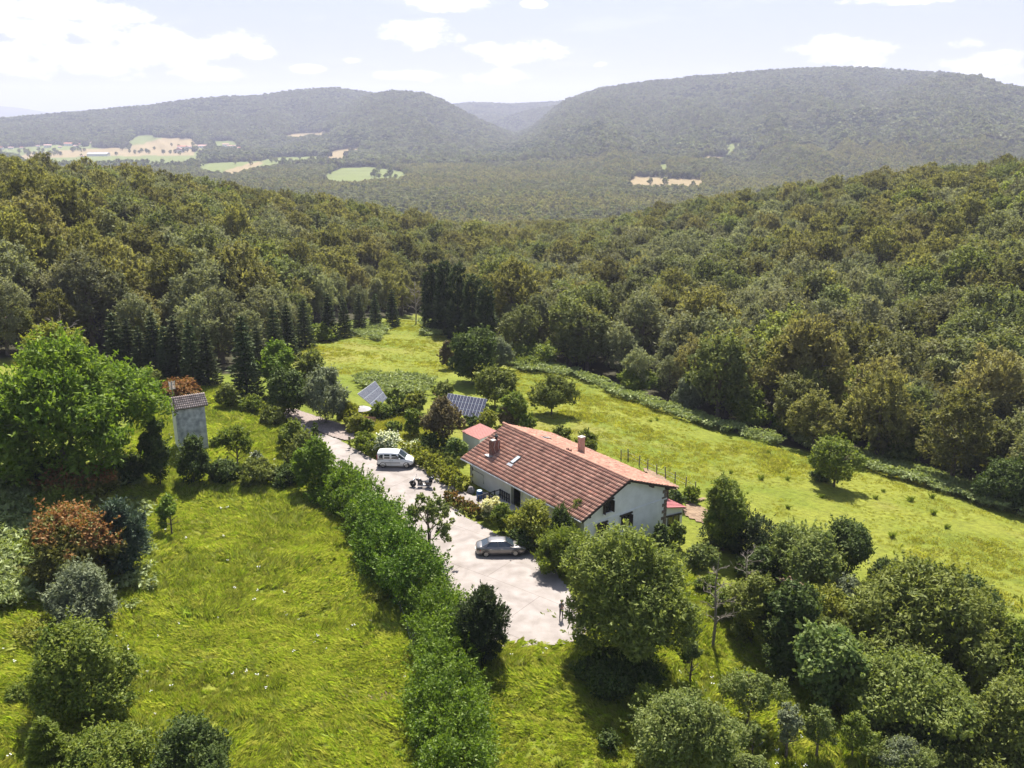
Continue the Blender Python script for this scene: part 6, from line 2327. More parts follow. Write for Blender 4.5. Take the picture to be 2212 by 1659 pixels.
B = [
    # left foreground and meadow
    ('walnut_tree', 'big bright green walnut tree left of the plastered hut', 'tree', (-15, 738, 335, 1060), 'leaf_walnut', 'tree', dict(leaf=2.7, ratio=.42, along=.45, cap=34000, lob=60, base=.06, rl=.24)),
    ('young_lime_tree', 'lime green treetop behind the big walnut', 'tree', (66, 690, 200, 860), 'leaf_yellow', 'tree', dict(base=.05)),
    ('cypress_shrub', 'dark upright shrub left of the plastered hut', 'shrub', (312, 908, 380, 1062), 'leaf_dark', 'bush', dict(lob=16, hmul=1.05)),
    ('cypress_shrub', 'dark shrub directly in front of the plastered hut', 'shrub', (378, 930, 455, 1062), 'leaf_dark', 'bush', dict(lob=16)),
    ('umbrella_tree', 'small flat topped tree on a thin stem right of the hut', 'tree', (472, 924, 556, 1012), 'leaf_shrub', 'tree', dict(base=.5, dens=.6, lob=14, along=.6)),
    ('small_shrub', 'small green shrub between hut and flat topped tree', 'shrub', (452, 942, 478, 976), 'leaf_shrub', 'bush', {}),
    ('small_shrub', 'greyish low shrub right under the flat topped tree', 'shrub', (538, 975, 574, 1012), 'leaf_willow', 'bush', {}),
    ('bramble_scrub', 'dark scrub along the top of the left meadow', 'shrub', (446, 985, 520, 1060), 'leaf_dark', 'bush', dict(lob=20)),
    ('bramble_scrub', 'mixed dark scrub between flat topped tree and hedge', 'shrub', (520, 985, 600, 1062), 'leaf_olive', 'bush', dict(lob=20)),
    ('bramble_scrub', 'low dark scrub joining the upper hedge', 'shrub', (585, 1000, 660, 1062), 'leaf_dark', 'bush', dict(lob=20)),
    ('photinia_shrub', 'orange red shrub behind the hut roof', 'shrub', (344, 820, 440, 866), 'leaf_photinia', 'bush', dict(tip=(.42, .5, .85))),
    ('brown_shrub', 'brownish shrub at the wood left of the orange red one', 'shrub', (298, 794, 360, 848), 'leaf_olive', 'bush', {}),
    ('green_shrub', 'green shrub right behind the orange red one', 'shrub', (372, 803, 430, 830), 'leaf_shrub', 'bush', {}),
    ('grey_shrub', 'pale grey green shrub at the wood above the walnut', 'shrub', (248, 812, 305, 850), 'leaf_willow', 'bush', {}),
    ('olive_shrub', 'loose olive shrub right of the hut at the spruces', 'shrub', (466, 826, 522, 888), 'leaf_olive', 'bush', dict(dens=.8)),
    ('thicket_shrub', 'low green thicket below the last spruce', 'shrub', (518, 852, 575, 895), 'leaf_shrub', 'bush', {}),
    ('thicket_shrub', 'brownish thicket left of the far end of the drive', 'shrub', (566, 872, 628, 925), 'leaf_olive', 'bush', {}),
    ('thicket_shrub', 'dense thicket left of the gravel patch', 'shrub', (600, 905, 668, 985), 'leaf_shrub', 'bush', dict(lob=20)),
    ('thicket_shrub', 'tall brownish thicket beside the drive above the hedge', 'shrub', (618, 930, 690, 1010), 'leaf_olive', 'bush', dict(lob=20)),
    ('hazel_tree', 'bright leafy hazel at the upper end of the laurel hedge', 'tree', (640, 938, 728, 1078), 'leaf_walnut', 'bush', dict(lob=22, along=.4)),
    ('dwarf_cypress', 'small dark cone shaped cypress beside the far drive', 'shrub', (672, 914, 688, 946), 'leaf_dark', 'column', {}),
    ('elder_shrub', 'thin see through shrub reaching over the drive left of the saloon', 'shrub', (868, 1060, 992, 1222), 'leaf_fruit', 'sparse', dict(lob=40, rl=.14)),
    ('juniper_shrub', 'dark upright juniper beside the lower laurel hedge at the drive', 'shrub', (985, 1278, 1098, 1452), 'leaf_yew', 'bush', dict(lob=30, along=.85, ratio=.3, hmul=1.05)),
    ('ash_sapling', 'feathery green sapling between juniper and laurel hedge', 'tree', (1000, 1322, 1056, 1440), 'leaf_walnut', 'bush', dict(along=.7, ratio=.35)),
    ('young_ash', 'young green shrub alone in the upper left meadow', 'shrub', (343, 1066, 400, 1156), 'leaf_walnut', 'sparse', dict(lob=16, dens=2.2, base=.1, rl=.3)),
    ('meadow_shrub', 'small bright shrub by the old fence posts', 'shrub', (800, 1275, 845, 1312), 'leaf_yellow', 'bush', {}),
    ('photinia_shrub', 'orange tinged shrub below the big walnut', 'shrub', (83, 998, 255, 1105), 'leaf_photinia', 'bush', dict(lob=24, tip=(.68, .6, .55), cap=14000)),
    ('photinia_shrub', 'large green shrub with an orange red top in the left group', 'shrub', (72, 1092, 275, 1285), 'leaf_photinia', 'bush', dict(lob=30, tip=(.72, .5, .75), cap=18000)),
    ('blue_fir', 'dark blue green fir at the right of the left shrub group', 'tree', (205, 1080, 332, 1268), 'leaf_bluefir', 'bush', dict(lob=24, along=.75, ratio=.3, hmul=1.05)),
    ('willow_shrub', 'round grey green willow shrub in the left group', 'shrub', (108, 1220, 264, 1368), 'leaf_willow', 'bush', dict(lob=26, ratio=.35, cap=16000)),
    ('plum_tree', 'yellowish green tree below the grey green willow shrub', 'tree', (78, 1345, 288, 1590), 'leaf_shrub', 'bush', dict(lob=30, cap=22000)),
    ('fir_sapling', 'young green fir at the bottom left', 'tree', (40, 1535, 180, 1700), 'leaf_shrub', 'cone', dict(along=.85, ratio=.28, leaf=4)),
    ('corner_shrub', 'leafy green shrub at the bottom edge left', 'shrub', (140, 1572, 350, 1740), 'leaf_shrub', 'bush', dict(lob=26, cap=18000)),
    ('corner_shrub', 'dark green shrub at the bottom edge right of the leafy one', 'shrub', (335, 1560, 505, 1740), 'leaf_dark', 'bush', dict(lob=26, cap=18000)),
    ('side_shrub', 'dark shrub at the left edge below the walnut', 'shrub', (18, 976, 76, 1040), 'leaf_dark', 'bush', {}),
    ('side_shrub', 'grey shrub at the left edge beside the walnut', 'shrub', (-20, 925, 60, 985), 'leaf_shrub', 'bush', {}),
    # beyond the drive
    ('willow_tree', 'broad silver green willow at the end of the drive', 'tree', (660, 790, 753, 922), 'leaf_willow', 'bush', dict(lob=26, ratio=.35, cap=13000)),
    ('bay_tree', 'dark rounded tree left of the silver green willow', 'tree', (580, 790, 672, 912), 'leaf_dark', 'bush', dict(lob=24)),
    ('acacia_tree', 'bright green tree against the left corner of the back meadow', 'tree', (562, 733, 642, 860), 'leaf_walnut', 'bush', dict(lob=22)),
    ('olive_tree', 'loose olive tree above the silver green willow', 'tree', (636, 758, 716, 862), 'leaf_olive', 'bush', dict(dens=.7)),
    ('bamboo_clump', 'bright bamboo clump left of the white parasol', 'shrub', (728, 868, 778, 925), 'leaf_yellow', 'bush', dict(along=.8, ratio=.25)),
    ('round_shrub', 'rounded light shrub in front of the parasol', 'shrub', (742, 890, 792, 938), 'leaf_yellow', 'bush', dict(lob=18)),
    ('round_shrub', 'rounded darker shrub between parasol and box hedge', 'shrub', (778, 902, 812, 940), 'leaf_shrub', 'bush', {}),
    ('hydrangea', 'white flowering hydrangea behind the van roof', 'shrub', (808, 928, 870, 985), 'leaf_hydrangea', 'bush', dict(tip=(.35, .9, .6))),
    ('hydrangea', 'smaller white flowering hydrangea at the van bonnet', 'shrub', (868, 948, 914, 990), 'leaf_hydrangea', 'bush', dict(tip=(.35, .9, .55))),
    ('garden_shrub', 'low green shrub alone on the garden lawn', 'shrub', (832, 908, 868, 934), 'leaf_shrub', 'bush', {}),
    ('garden_shrub', 'tall dark shrub on the lawn left of the dark tree', 'shrub', (872, 878, 918, 944), 'leaf_shrub', 'bush', {}),
    ('garden_shrub', 'dark bushy shrub right behind the pale solar tracker', 'shrub', (832, 838, 880, 890), 'leaf_shrub', 'bush', {}),
    ('garden_shrub', 'mixed shrub between the two solar trackers', 'shrub', (874, 846, 925, 898), 'leaf_olive', 'bush', {}),
    ('purple_tree', 'dark purplish tree in front of the dark solar tracker', 'tree', (916, 852, 1000, 968), 'leaf_red', 'tree', dict(base=.12, lob=24)),
    ('apple_tree', 'round dark apple tree behind the dark solar tracker', 'tree', (1018, 796, 1122, 880), 'leaf_olive', 'tree', dict(base=.12)),
    ('oak_group', 'very dark large tree at the edge of the back meadow', 'tree', (972, 704, 1078, 838), 'leaf_dark', 'bush', dict(lob=26, cap=15000)),
    ('sallow_shrub', 'grey brown round shrub left of the very dark tree', 'shrub', (950, 735, 990, 800), 'leaf_red', 'bush', {}),
    ('sallow_shrub', 'grey green round shrub right of the very dark tree', 'shrub', (1046, 732, 1108, 803), 'leaf_willow', 'bush', dict(ratio=.35)),
    ('meadow_tree', 'round single tree standing in the right meadow behind the house', 'tree', (1146, 806, 1238, 896), 'leaf_olive', 'tree', dict(base=.15, lob=24)),
    ('hazel_shrub', 'fresh green shrub right of the dark solar tracker', 'shrub', (1072, 843, 1142, 930), 'leaf_shrub', 'bush', dict(lob=20)),
    ('copper_shrub', 'reddish brown shrub beside the fresh green one', 'shrub', (1078, 872, 1120, 930), 'leaf_red', 'bush', {}),
    ('fern_shrub', 'olive shrub left of the dark apple tree', 'shrub', (930, 822, 985, 866), 'leaf_olive', 'bush', {}),
    ('rhododendron', 'big leaved pale shrub below the pink roofed shed', 'shrub', (954, 942, 1018, 1000), 'leaf_fig', 'bush', dict(ratio=.45, leaf=3.8)),
    ('tamarisk', 'greyish shrub rising behind the house roof, left one', 'shrub', (1190, 915, 1236, 972), 'leaf_olive', 'bush', {}),
    ('tamarisk', 'greyish shrub rising behind the house roof, right one', 'shrub', (1240, 928, 1292, 990), 'leaf_olive', 'bush', dict(along=.6)),
    ('cream_spirea', 'cream flowering shrub in front of the porch railing', 'shrub', (1036, 1066, 1088, 1132), 'leaf_cream', 'bush', dict(tip=(.5, .6, .8))),
    ('privet_shrub', 'green shrub right of the cream flowering one', 'shrub', (1062, 1088, 1114, 1158), 'leaf_shrub', 'bush', {}),
    ('golden_shrub', 'yellow green tree shaped shrub beside the saloon bonnet', 'shrub', (1098, 1080, 1195, 1190), 'leaf_yellow', 'bush', dict(lob=22, cap=12000)),
    ('rose_shrub', 'low dark shrub with pale roses at the saloon bonnet', 'shrub', (1098, 1135, 1165, 1200), 'leaf_dark', 'bush', dict(lob=16)),
    ('thuja', 'dark thuja in front of the near eave', 'tree', (1180, 1100, 1234, 1200), 'leaf_dark', 'column', dict(along=.7, ratio=.3)),
    ('thin_cypress', 'slim pointed cypress at the corner of the near gable', 'tree', (1228, 1086, 1266, 1180), 'leaf_olive', 'column', dict(along=.7, ratio=.3)),
    ('juniper_thicket', 'spreading dark juniper between drive and big ash', 'shrub', (1160, 1140, 1282, 1256), 'leaf_shrub', 'bush', dict(lob=26, along=.6, ratio=.3, cap=14000)),
    ('ash_tree', 'big leafy ash tree in front of the white gable', 'tree', (1208, 1150, 1490, 1440), 'leaf_ashgreen', 'tree', dict(leaf=2.6, cap=40000, lob=60, base=.04, ratio=.4, along=.4, rl=.27)),
    ('annex_shrub', 'dark shrub below the annex window', 'shrub', (1405, 1130, 1450, 1195), 'leaf_dark', 'bush', {}),
    ('annex_shrub', 'rounded shrub with pink flowers at the annex corner', 'shrub', (1440, 1120, 1482, 1190), 'leaf_shrub', 'bush', {}),
    ('fig_bush', 'dark bush right behind the house corner above the annex', 'shrub', (1425, 1055, 1480, 1105), 'leaf_dark', 'bush', {}),
    ('vegetable_rows', 'tall bean plants at the end of the post row', 'plant', (1475, 1050, 1515, 1090), 'leaf_shrub', 'bush', dict(along=.8)),
    # right garden
    ('walnut_sapling', 'tall leafy walnut right of the bare garden bed', 'tree', (1508, 1026, 1612, 1190), 'leaf_shrub', 'tree', dict(base=.05, lob=26, ratio=.4)),
    ('cherry_tree', 'spreading pale leaved cherry at the strip of bare soil', 'tree', (1664, 1144, 1806, 1290), 'leaf_fruit', 'tree', dict(base=.25, lob=24)),
    ('bay_tree', 'tall dark tree right of the spreading cherry', 'tree', (1772, 1122, 1868, 1262), 'leaf_dark', 'bush', dict(lob=24)),
    ('vine_shrub', 'pale leafed vine shrub below the annex', 'shrub', (1478, 1172, 1552, 1245), 'leaf_fruit', 'bush', dict(dens=.8)),
    ('medlar_tree', 'brownish olive tree right of the bare plum', 'tree', (1568, 1240, 1672, 1400), 'leaf_olive', 'bush', dict(lob=26)),
    ('loquat_tree', 'dark glossy tree with large leaves in the right garden', 'tree', (1632, 1248, 1752, 1442), 'leaf_dark', 'bush', dict(leaf=3.6, lob=26, cap=14000)),
    ('golden_privet', 'yellowish rounded shrub right of the dark glossy tree', 'shrub', (1738, 1272, 1832, 1378), 'leaf_yellow', 'bush', {}),
    ('sage_shrub', 'grey green shrub between golden shrub and brown cherry', 'shrub', (1786, 1250, 1868, 1362), 'leaf_willow', 'bush', {}),
    ('old_cherry_tree', 'very broad brownish green cherry in the right garden', 'tree', (1842, 1222, 2126, 1492), 'leaf_olive', 'bush', dict(lob=50, cap=26000, rl=.26, ratio=.42)),
    ('fig_tree', 'fig tree with broad pale leaves below the dark glossy tree', 'tree', (1712, 1352, 1854, 1540), 'leaf_fig', 'bush', dict(leaf=4.2, ratio=.7, lob=26)),
    ('elm_tree', 'fresh green broad tree below the brownish cherry', 'tree', (1822, 1414, 2078, 1618), 'leaf_ashgreen', 'bush', dict(lob=40, cap=24000, rl=.28)),
    ('hazel_bush', 'dark bush at the meadow edge above the brown cherry', 'shrub', (1876, 1212, 1956, 1290), 'leaf_dark', 'bush', {}),
    ('hazel_bush', 'dark bush at the meadow edge right of the brown cherry', 'shrub', (2020, 1240, 2146, 1372), 'leaf_dark', 'bush', dict(lob=24)),
    ('hazel_bush', 'large green bush at the right edge of the garden', 'shrub', (2088, 1330, 2230, 1500), 'leaf_shrub', 'bush', dict(lob=30, cap=15000)),
    ('edge_shrub', 'olive shrub at the lower right edge', 'shrub', (2085, 1472, 2260, 1680), 'leaf_olive', 'bush', dict(lob=34, cap=16000)),
    ('edge_shrub', 'brownish shrub row at the bottom right corner', 'shrub', (1990, 1604, 2230, 1720), 'leaf_olive', 'bush', dict(lob=34, cap=15000)),
    ('quince_bush', 'large grey green bush at the bottom right of the big ash', 'shrub', (1380, 1496, 1582, 1720), 'leaf_fruit', 'bush', dict(lob=36, cap=24000)),
    ('quince_bush', 'smaller green bush touching the ash shadow', 'shrub', (1354, 1480, 1430, 1588), 'leaf_shrub', 'bush', {}),
    ('orchard_tree', 'small leaning orchard tree right of the ash shadow', 'tree', (1462, 1385, 1516, 1480), 'leaf_fruit', 'sparse', dict(dens=2.4, rl=.3, lob=14)),
    ('orchard_tree', 'wide open orchard tree, leftmost of the lower orchard', 'tree', (1552, 1450, 1674, 1572), 'leaf_fruit', 'tree', dict(dens=.42, base=.3, rl=.26, lob=16)),
    ('orchard_tree', 'small orchard tree below the wide open one', 'tree', (1598, 1560, 1652, 1632), 'leaf_fruit', 'tree', dict(dens=.42, base=.3, rl=.26, lob=16)),
    ('orchard_tree', 'dense grey orchard tree with a thick trunk', 'tree', (1665, 1520, 1730, 1640), 'leaf_willow', 'tree', dict(dens=.42, base=.3, rl=.26, lob=16)),
    ('orchard_tree', 'grey orchard tree right beside the thick trunked one', 'tree', (1724, 1524, 1800, 1640), 'leaf_fruit', 'tree', dict(dens=.42, base=.3, rl=.26, lob=16)),
    ('orchard_tree', 'thin crooked orchard tree, rightmost of the lower orchard', 'tree', (1794, 1545, 1882, 1644), 'leaf_shrub', 'tree', dict(dens=.42, base=.3, rl=.26, lob=16)),
    ('orchard_tree', 'grey leaved young tree at the bottom edge right', 'tree', (1900, 1592, 1992, 1690), 'leaf_willow', 'bush', {}),
    ('ground_shrub', 'low grey shrub at the bottom edge below the orchard', 'shrub', (1580, 1630, 1660, 1690), 'leaf_fruit', 'bush', {}),
    ('ground_shrub', 'low dark shrub in the grass below the big ash', 'shrub', (1285, 1580, 1345, 1630), 'leaf_dark', 'bush', dict(dens=.6)),
    ('ash_foot_shrub', 'shaded undergrowth at the foot of the big ash', 'shrub', (1240, 1395, 1420, 1510), 'leaf_dark', 'bush', dict(lob=20, hmul=.8)),
    ('lawn_shrub', 'green shrub between the vine and the yew hedge', 'shrub', (1500, 1240, 1560, 1290), 'leaf_shrub', 'bush', {}),
    ('lawn_shrub', 'loose shrub left of the strip of bare soil', 'shrub', (1590, 1200, 1650, 1250), 'leaf_dark', 'bush', {}),
    ('undergrowth_shrub', 'tangled green growth right of the vine shrub', 'shrub', (1535, 1270, 1600, 1345), 'leaf_shrub', 'bush', {}),
    ('undergrowth_shrub', 'dark tangle left of the dark glossy tree', 'shrub', (1650, 1380, 1730, 1470), 'leaf_dark', 'bush', {}),
    ('undergrowth_shrub', 'olive tangle above the fig tree', 'shrub', (1740, 1330, 1850, 1420), 'leaf_olive', 'bush', {}),
    ('undergrowth_shrub', 'green tangle between fig and fresh green tree', 'shrub', (1790, 1440, 1880, 1560), 'leaf_shrub', 'bush', {}),
    ('undergrowth_shrub', 'bushy growth right of the fresh green tree', 'shrub', (2030, 1400, 2130, 1520), 'leaf_olive', 'bush', {}),
    ('undergrowth_shrub', 'low growth below the fresh green tree', 'shrub', (1930, 1540, 2060, 1640), 'leaf_dark', 'bush', {}),
    ('undergrowth_shrub', 'light growth at the bottom edge beside the corner row', 'shrub', (1880, 1610, 2010, 1700), 'leaf_fruit', 'bush', {}),
    ('undergrowth_shrub', 'leafy growth at the right edge below the large green bush', 'shrub', (2140, 1420, 2240, 1540), 'leaf_shrub', 'bush', {}),
    ('undergrowth_shrub', 'dark growth behind the brown cherry at the meadow', 'shrub', (1950, 1225, 2040, 1310), 'leaf_dark', 'bush', {}),
    ('undergrowth_shrub', 'green growth between yew hedge and spreading cherry', 'shrub', (1620, 1180, 1700, 1262), 'leaf_dark', 'bush', {}),
    ('undergrowth_shrub', 'green growth under the walnut by the garden bed', 'shrub', (1530, 1120, 1600, 1190), 'leaf_dark', 'bush', {}),
    ('undergrowth_shrub', 'bright growth left of the willow shrub', 'shrub', (20, 1290, 130, 1400), 'leaf_yellow', 'bush', dict(hmul=.35)),
    ('undergrowth_shrub', 'green growth left of the orange topped shrub', 'shrub', (30, 1110, 120, 1220), 'leaf_shrub', 'bush', dict(hmul=.45)),
    ('undergrowth_shrub', 'mixed growth left of the yellowish green tree', 'shrub', (20, 1400, 110, 1520), 'leaf_shrub', 'bush', dict(hmul=.3)),
    ('undergrowth_shrub', 'green growth between the two photinias', 'shrub', (60, 1060, 200, 1140), 'leaf_shrub', 'bush', {}),
    ('undergrowth_shrub', 'dark growth under the big walnut', 'shrub', (60, 980, 190, 1060), 'leaf_dark', 'bush', {}),
    ('undergrowth_shrub', 'green growth right under the walnut crown', 'shrub', (210, 985, 330, 1062), 'leaf_dark', 'bush', {}),
    ('garden_bush', 'green bush between round light shrub and garden lawn', 'shrub', (800, 868, 845, 905), 'leaf_shrub', 'bush', {}),
    ('garden_bush', 'dark leafy bush on the lawn behind the hydrangeas', 'shrub', (905, 930, 950, 985), 'leaf_dark', 'bush', {}),
    ('garden_bush', 'light green bush right of the curved low hedge', 'shrub', (868, 850, 915, 900), 'leaf_yellow', 'bush', {}),
    ('garden_bush', 'bush with yellowish leaves right below the dark solar tracker', 'shrub', (1030, 885, 1080, 935), 'leaf_yellow', 'bush', {}),
    ('garden_bush', 'dark bush row behind the pink roofed shed', 'shrub', (1000, 895, 1060, 930), 'leaf_dark', 'bush', {}),
    ('garden_bush', 'green bush behind the copper shrub at the house ridge', 'shrub', (1110, 885, 1160, 935), 'leaf_shrub', 'bush', {}),
    # right meadow and its edge
    ('pear_tree', 'single old pear tree leaning in the right meadow', 'tree', (1744, 936, 1857, 1052), 'leaf_shrub', 'tree', dict(base=.12, lob=13, dens=.6, rl=.27)),
    ('juniper_shrub', 'small dark shrub at the foot of the single pear tree', 'shrub', (1748, 1008, 1800, 1042), 'leaf_dark', 'bush', {}),
    ('edge_willow', 'round grey shrub at the edge of the right wood, upper one', 'shrub', (1455, 808, 1524, 898), 'leaf_willow', 'bush', dict(ratio=.35)),
    ('edge_holly', 'fresh green round shrub at the right wood edge', 'shrub', (1664, 880, 1750, 950), 'leaf_laurel', 'bush', {}),
    ('edge_sallow', 'olive round shrub at the right wood edge, left of two', 'shrub', (1742, 900, 1806, 955), 'leaf_olive', 'bush', {}),
    ('edge_sallow', 'olive round shrub at the right wood edge, right of two', 'shrub', (1784, 912, 1850, 972), 'leaf_olive', 'bush', {}),
    ('edge_willow', 'large pale willow at the lower right wood edge', 'shrub', (2010, 920, 2122, 1055), 'leaf_willow', 'bush', dict(lob=26, ratio=.35)),
    ('edge_bush', 'green bush at the wood edge left of the pale willow', 'shrub', (1880, 930, 1985, 1015), 'leaf_shrub', 'bush', {}),
    ('edge_bush', 'dark bush at the far right end of the wood edge', 'shrub', (2110, 990, 2230, 1110), 'leaf_dark', 'bush', dict(lob=24)),
    ('edge_bush', 'light bush at the wood edge below the upper grey shrub', 'shrub', (1330, 790, 1412, 858), 'leaf_shrub', 'bush', {}),
    ('edge_bush', 'mixed bush right of the upper grey shrub', 'shrub', (1560, 840, 1662, 930), 'leaf_shrub', 'bush', dict(lob=22)),
    ('edge_bush', 'low bush at the left end of the back meadow', 'shrub', (655, 700, 720, 742), 'leaf_shrub', 'bush', {}),
    ('edge_bush', 'bushy growth between the very dark tree and the wood', 'shrub', (1090, 740, 1210, 800), 'leaf_shrub', 'bush', dict(lob=22)),
]
for nm, lab, cat, box, lm, style, kw in B:
    plant(nm, lab, cat, box, lm, style, **kw)

bare('dead_tree', 'bare bleached dead tree above the big walnut', (85, 655, 215, 830), M_DEAD, 11, 5, 3)
bare('bare_tree', 'leafless grey tree at the top of the back meadow', (872, 596, 925, 700), M_DEAD, 12, 6, 4)
bare('bare_plum', 'almost leafless grey plum tree in the right garden', (1490, 1195, 1588, 1400), mat('grey_lichen_bark', (.20, .17, .13), .9), 14, 8, 5)
bare('bare_shrub', 'leafless brown shrub above the silver green willow', (645, 760, 680, 812), M_DEAD, 9, 6, 6)
bare('bare_branches', 'pale leafless branches beside the strip of bare soil', (1570, 1185, 1650, 1262), M_DEAD, 9, 6, 8)


def heap():
    """a heap of dry pinkish brushwood"""
    g = ground(815, 1525)
    rg = np.random.default_rng(31)
    n = 1500
    a, q = rg.random(n) * 6.28, rg.random(n) ** .5
    P = np.stack([np.cos(a) * q * 2.0, np.sin(a) * q * 1.6, .45 * (1 - q ** 2) * rg.random(n) + .08], 1)
    D = np.tile([0, 0, 1.0], (n, 1))
    me = leaf_mesh('brush_heap', P, D, .42, rg, ratio=.22, rnd=.8)
    m = leafmat('dry_brush', (.20, .12, .085), (.36, .25, .19), trans=.05, gloss=.02)
    tag(obj('brush_heap', me, m, None, tuple(g)), 'heap of dry pinkish brushwood lying in the left meadow', 'brushwood')


heap()


# spruces along the wood: one of each shape, then copies
def spruces():
    L = [(258, 672, 822, 'first spruce from the left, at the walnut'), (287, 684, 818, 'second spruce from the left in the row behind the hut'), (341, 672, 822, 'tall third spruce of the row behind the hut'), (388, 678, 826, 'fourth spruce of the row, right above the hut roof'),
         (453, 700, 838, 'shorter fifth spruce of the row right of the hut'), (535, 680, 860, 'single large spruce at the right end of the row'), (310, 700, 822, 'slim spruce between second and third of the row'), (365, 700, 826, 'slim spruce between third and fourth of the row'),
         (420, 690, 834, 'slim dark spruce left of the shorter fifth one'), (598, 660, 800, 'spruce at the left corner of the back meadow'), (625, 655, 778, 'spruce right of the meadow corner one'), (660, 640, 750, 'spruce above the bracken of the back meadow'),
         (712, 632, 735, 'tall spruce in the left border of the back meadow'), (745, 640, 728, 'middle spruce in the left border of the back meadow'), (778, 630, 718, 'dark spruce near the top of the back meadow'), (812, 632, 710, 'spruce third from the top of the back meadow'),
         (848, 622, 706, 'spruce second from the top of the back meadow'), (560, 700, 800, 'spruce behind the bright green acacia')]
    for i, (x, y0, y1, lab) in enumerate(L):
        g, r, h, ppm = frame_of(x - 20, y0, x + 20, y1, tree=True)
        s = h / 13
        plant_tree('spruce_tree', i % 4, g.x, g.y, g.z, s * 1.25, s, i * 1.7, lab, 'spruces along the edge of the wood')
    D = [(935, 580, 712, 'leftmost dark conifer at the top of the back meadow'), (962, 572, 722, 'tall dark conifer right of the leftmost one'), (990, 578, 732, 'broad dark conifer in the middle of the back meadow clump'), (1022, 600, 745, 'dark conifer second from the right of the clump'), (1050, 618, 758, 'rightmost dark conifer of the clump')]
    for i, (x, y0, y1, lab) in enumerate(D):
        plant('dark_conifer', lab, 'tree', (x - 21, y0, x + 21, y1), 'leaf_yew', 'column', group='dark conifers at the top of the back meadow', along=.7, ratio=.3, tree=True, cap=6000)


spruces()


# trees standing in the far fields
def field_trees():
    L = [(z[0] * .3386, 172.8 + z[1] * .3386) for z in ((1095, 422), (985, 446), (1230, 425), (1140, 432), (742, 482), (780, 448), (825, 450), (520, 492), (1500, 538), (1600, 545), (1655, 505), (2045, 560), (2110, 600), (2085, 500), (180, 490), (240, 492), (300, 490), (345, 484), (385, 482), (120, 495), (160, 470), (935, 465), (890, 470), (1300, 548))]
    L += [(633.6 + a * .3646, 172.8 + b * .3646) for a, b in ((215, 555), (465, 572), (510, 545), (567, 538), (605, 534), (640, 538), (225, 448), (40, 470))]
    L += [(1325 + a * .401, 115.2 + b * .401) for a, b in ((200, 710), (278, 716), (620, 500), (660, 512), (430, 725), (140, 665), (175, 660))]
    rg = np.random.default_rng(77)
    for x0, x1, y, n in ((54, 135, 337, 9), (150, 190, 328, 5), (217, 352, 357, 20), (423, 452, 343, 7), (275, 330, 331, 5), (352, 410, 331, 7), (560, 640, 352, 6), (640, 700, 357, 9), (30, 120, 330, 6), (700, 760, 356, 7), (800, 880, 384, 6), (1440, 1520, 386, 6)):
        L += [(x0 + (x1 - x0) * (k + rg.random()) / n, y + rg.normal() * 1.6) for k in range(n)]
    protos = []
    for v in range(3):
        me = proto_broad('crown', 5.5, 13, 700, 1.7, rg, 16, .1, .5, .4, .42)
        me.materials.append(LEAF['leaf_oak'])
        tr = MB().tube([(0, 0, -.6), (0, 0, 7)], [.5, .25], 6).mesh('trunk')
        tr.materials.append(M_DARKBARK)
        protos.append((me, tr))
    for i, D in enumerate(L):
        g = ground(*D)
        s = rg.uniform(.75, 1.35)
        side = 'the pasture in front of the village' if D[0] < 560 else 'the stubble fields at the foot of the left mountain' if D[0] < 760 else 'the small green pasture' if D[0] < 900 else 'the stubble fields at the foot of the right mountain'
        t = empty('field_tree', (g.x, g.y, g.z - .4), rg.random() * 6, 'far round tree standing in ' + side, 'tree', 'far trees in ' + side)
        t.scale = (s, s, s)
        obj('crown', protos[i % 3][0], None, t)
        obj('trunk', protos[i % 3][1], None, t)


field_trees()


# ------------------------------------------------------------------ grass, bracken, flowers
M_BLADE = leafmat('grass_blades', (.175, .262, .018), (.360, .405, .056), (.40, .37, .12), trans=.46, gloss=.01)
M_BLADE2 = leafmat('short_grass_blades', (.225, .255, .026), (.350, .345, .050), (.36, .32, .10), trans=.45, gloss=.02)


def tuft(n, h, w, spread, rg, m, lean=.5):
    a = rg.random(n) * 6.28
    q = rg.random(n) ** .5 * spread
    bx, by = np.cos(a) * q, np.sin(a) * q
    ln = rg.normal(size=(n, 2)) * .28 * h + np.array([lean * h, 0])
    hh = h * rg.uniform(.55, 1.1, n)
    t = rg.random(n) * 6.28
    wx, wy = np.cos(t) * w * .5, np.sin(t) * w * .5
    z = np.zeros(n)
    V = np.stack([np.stack([bx - wx, by - wy, z - .05], 1), np.stack([bx + wx, by + wy, z - .05], 1),
                  np.stack([bx + ln[:, 0] * .45, by + ln[:, 1] * .45, hh * .7], 1) + np.stack([wx * .7, wy * .7, z], 1),
                  np.stack([bx + ln[:, 0] * 1.1, by + ln[:, 1] * 1.1, hh], 1)], 1).reshape(-1, 3)
    i = np.arange(n) * 4
    me = npmesh('tuft', V, np.concatenate([np.stack([i, i + 1, i + 2], 1), np.stack([i, i + 2, i + 3], 1)]))
    fattr(me, 'lv', np.repeat(np.clip(rg.normal(.5, .25, n), 0, 1), 4))
    me.materials.append(m)
    return me


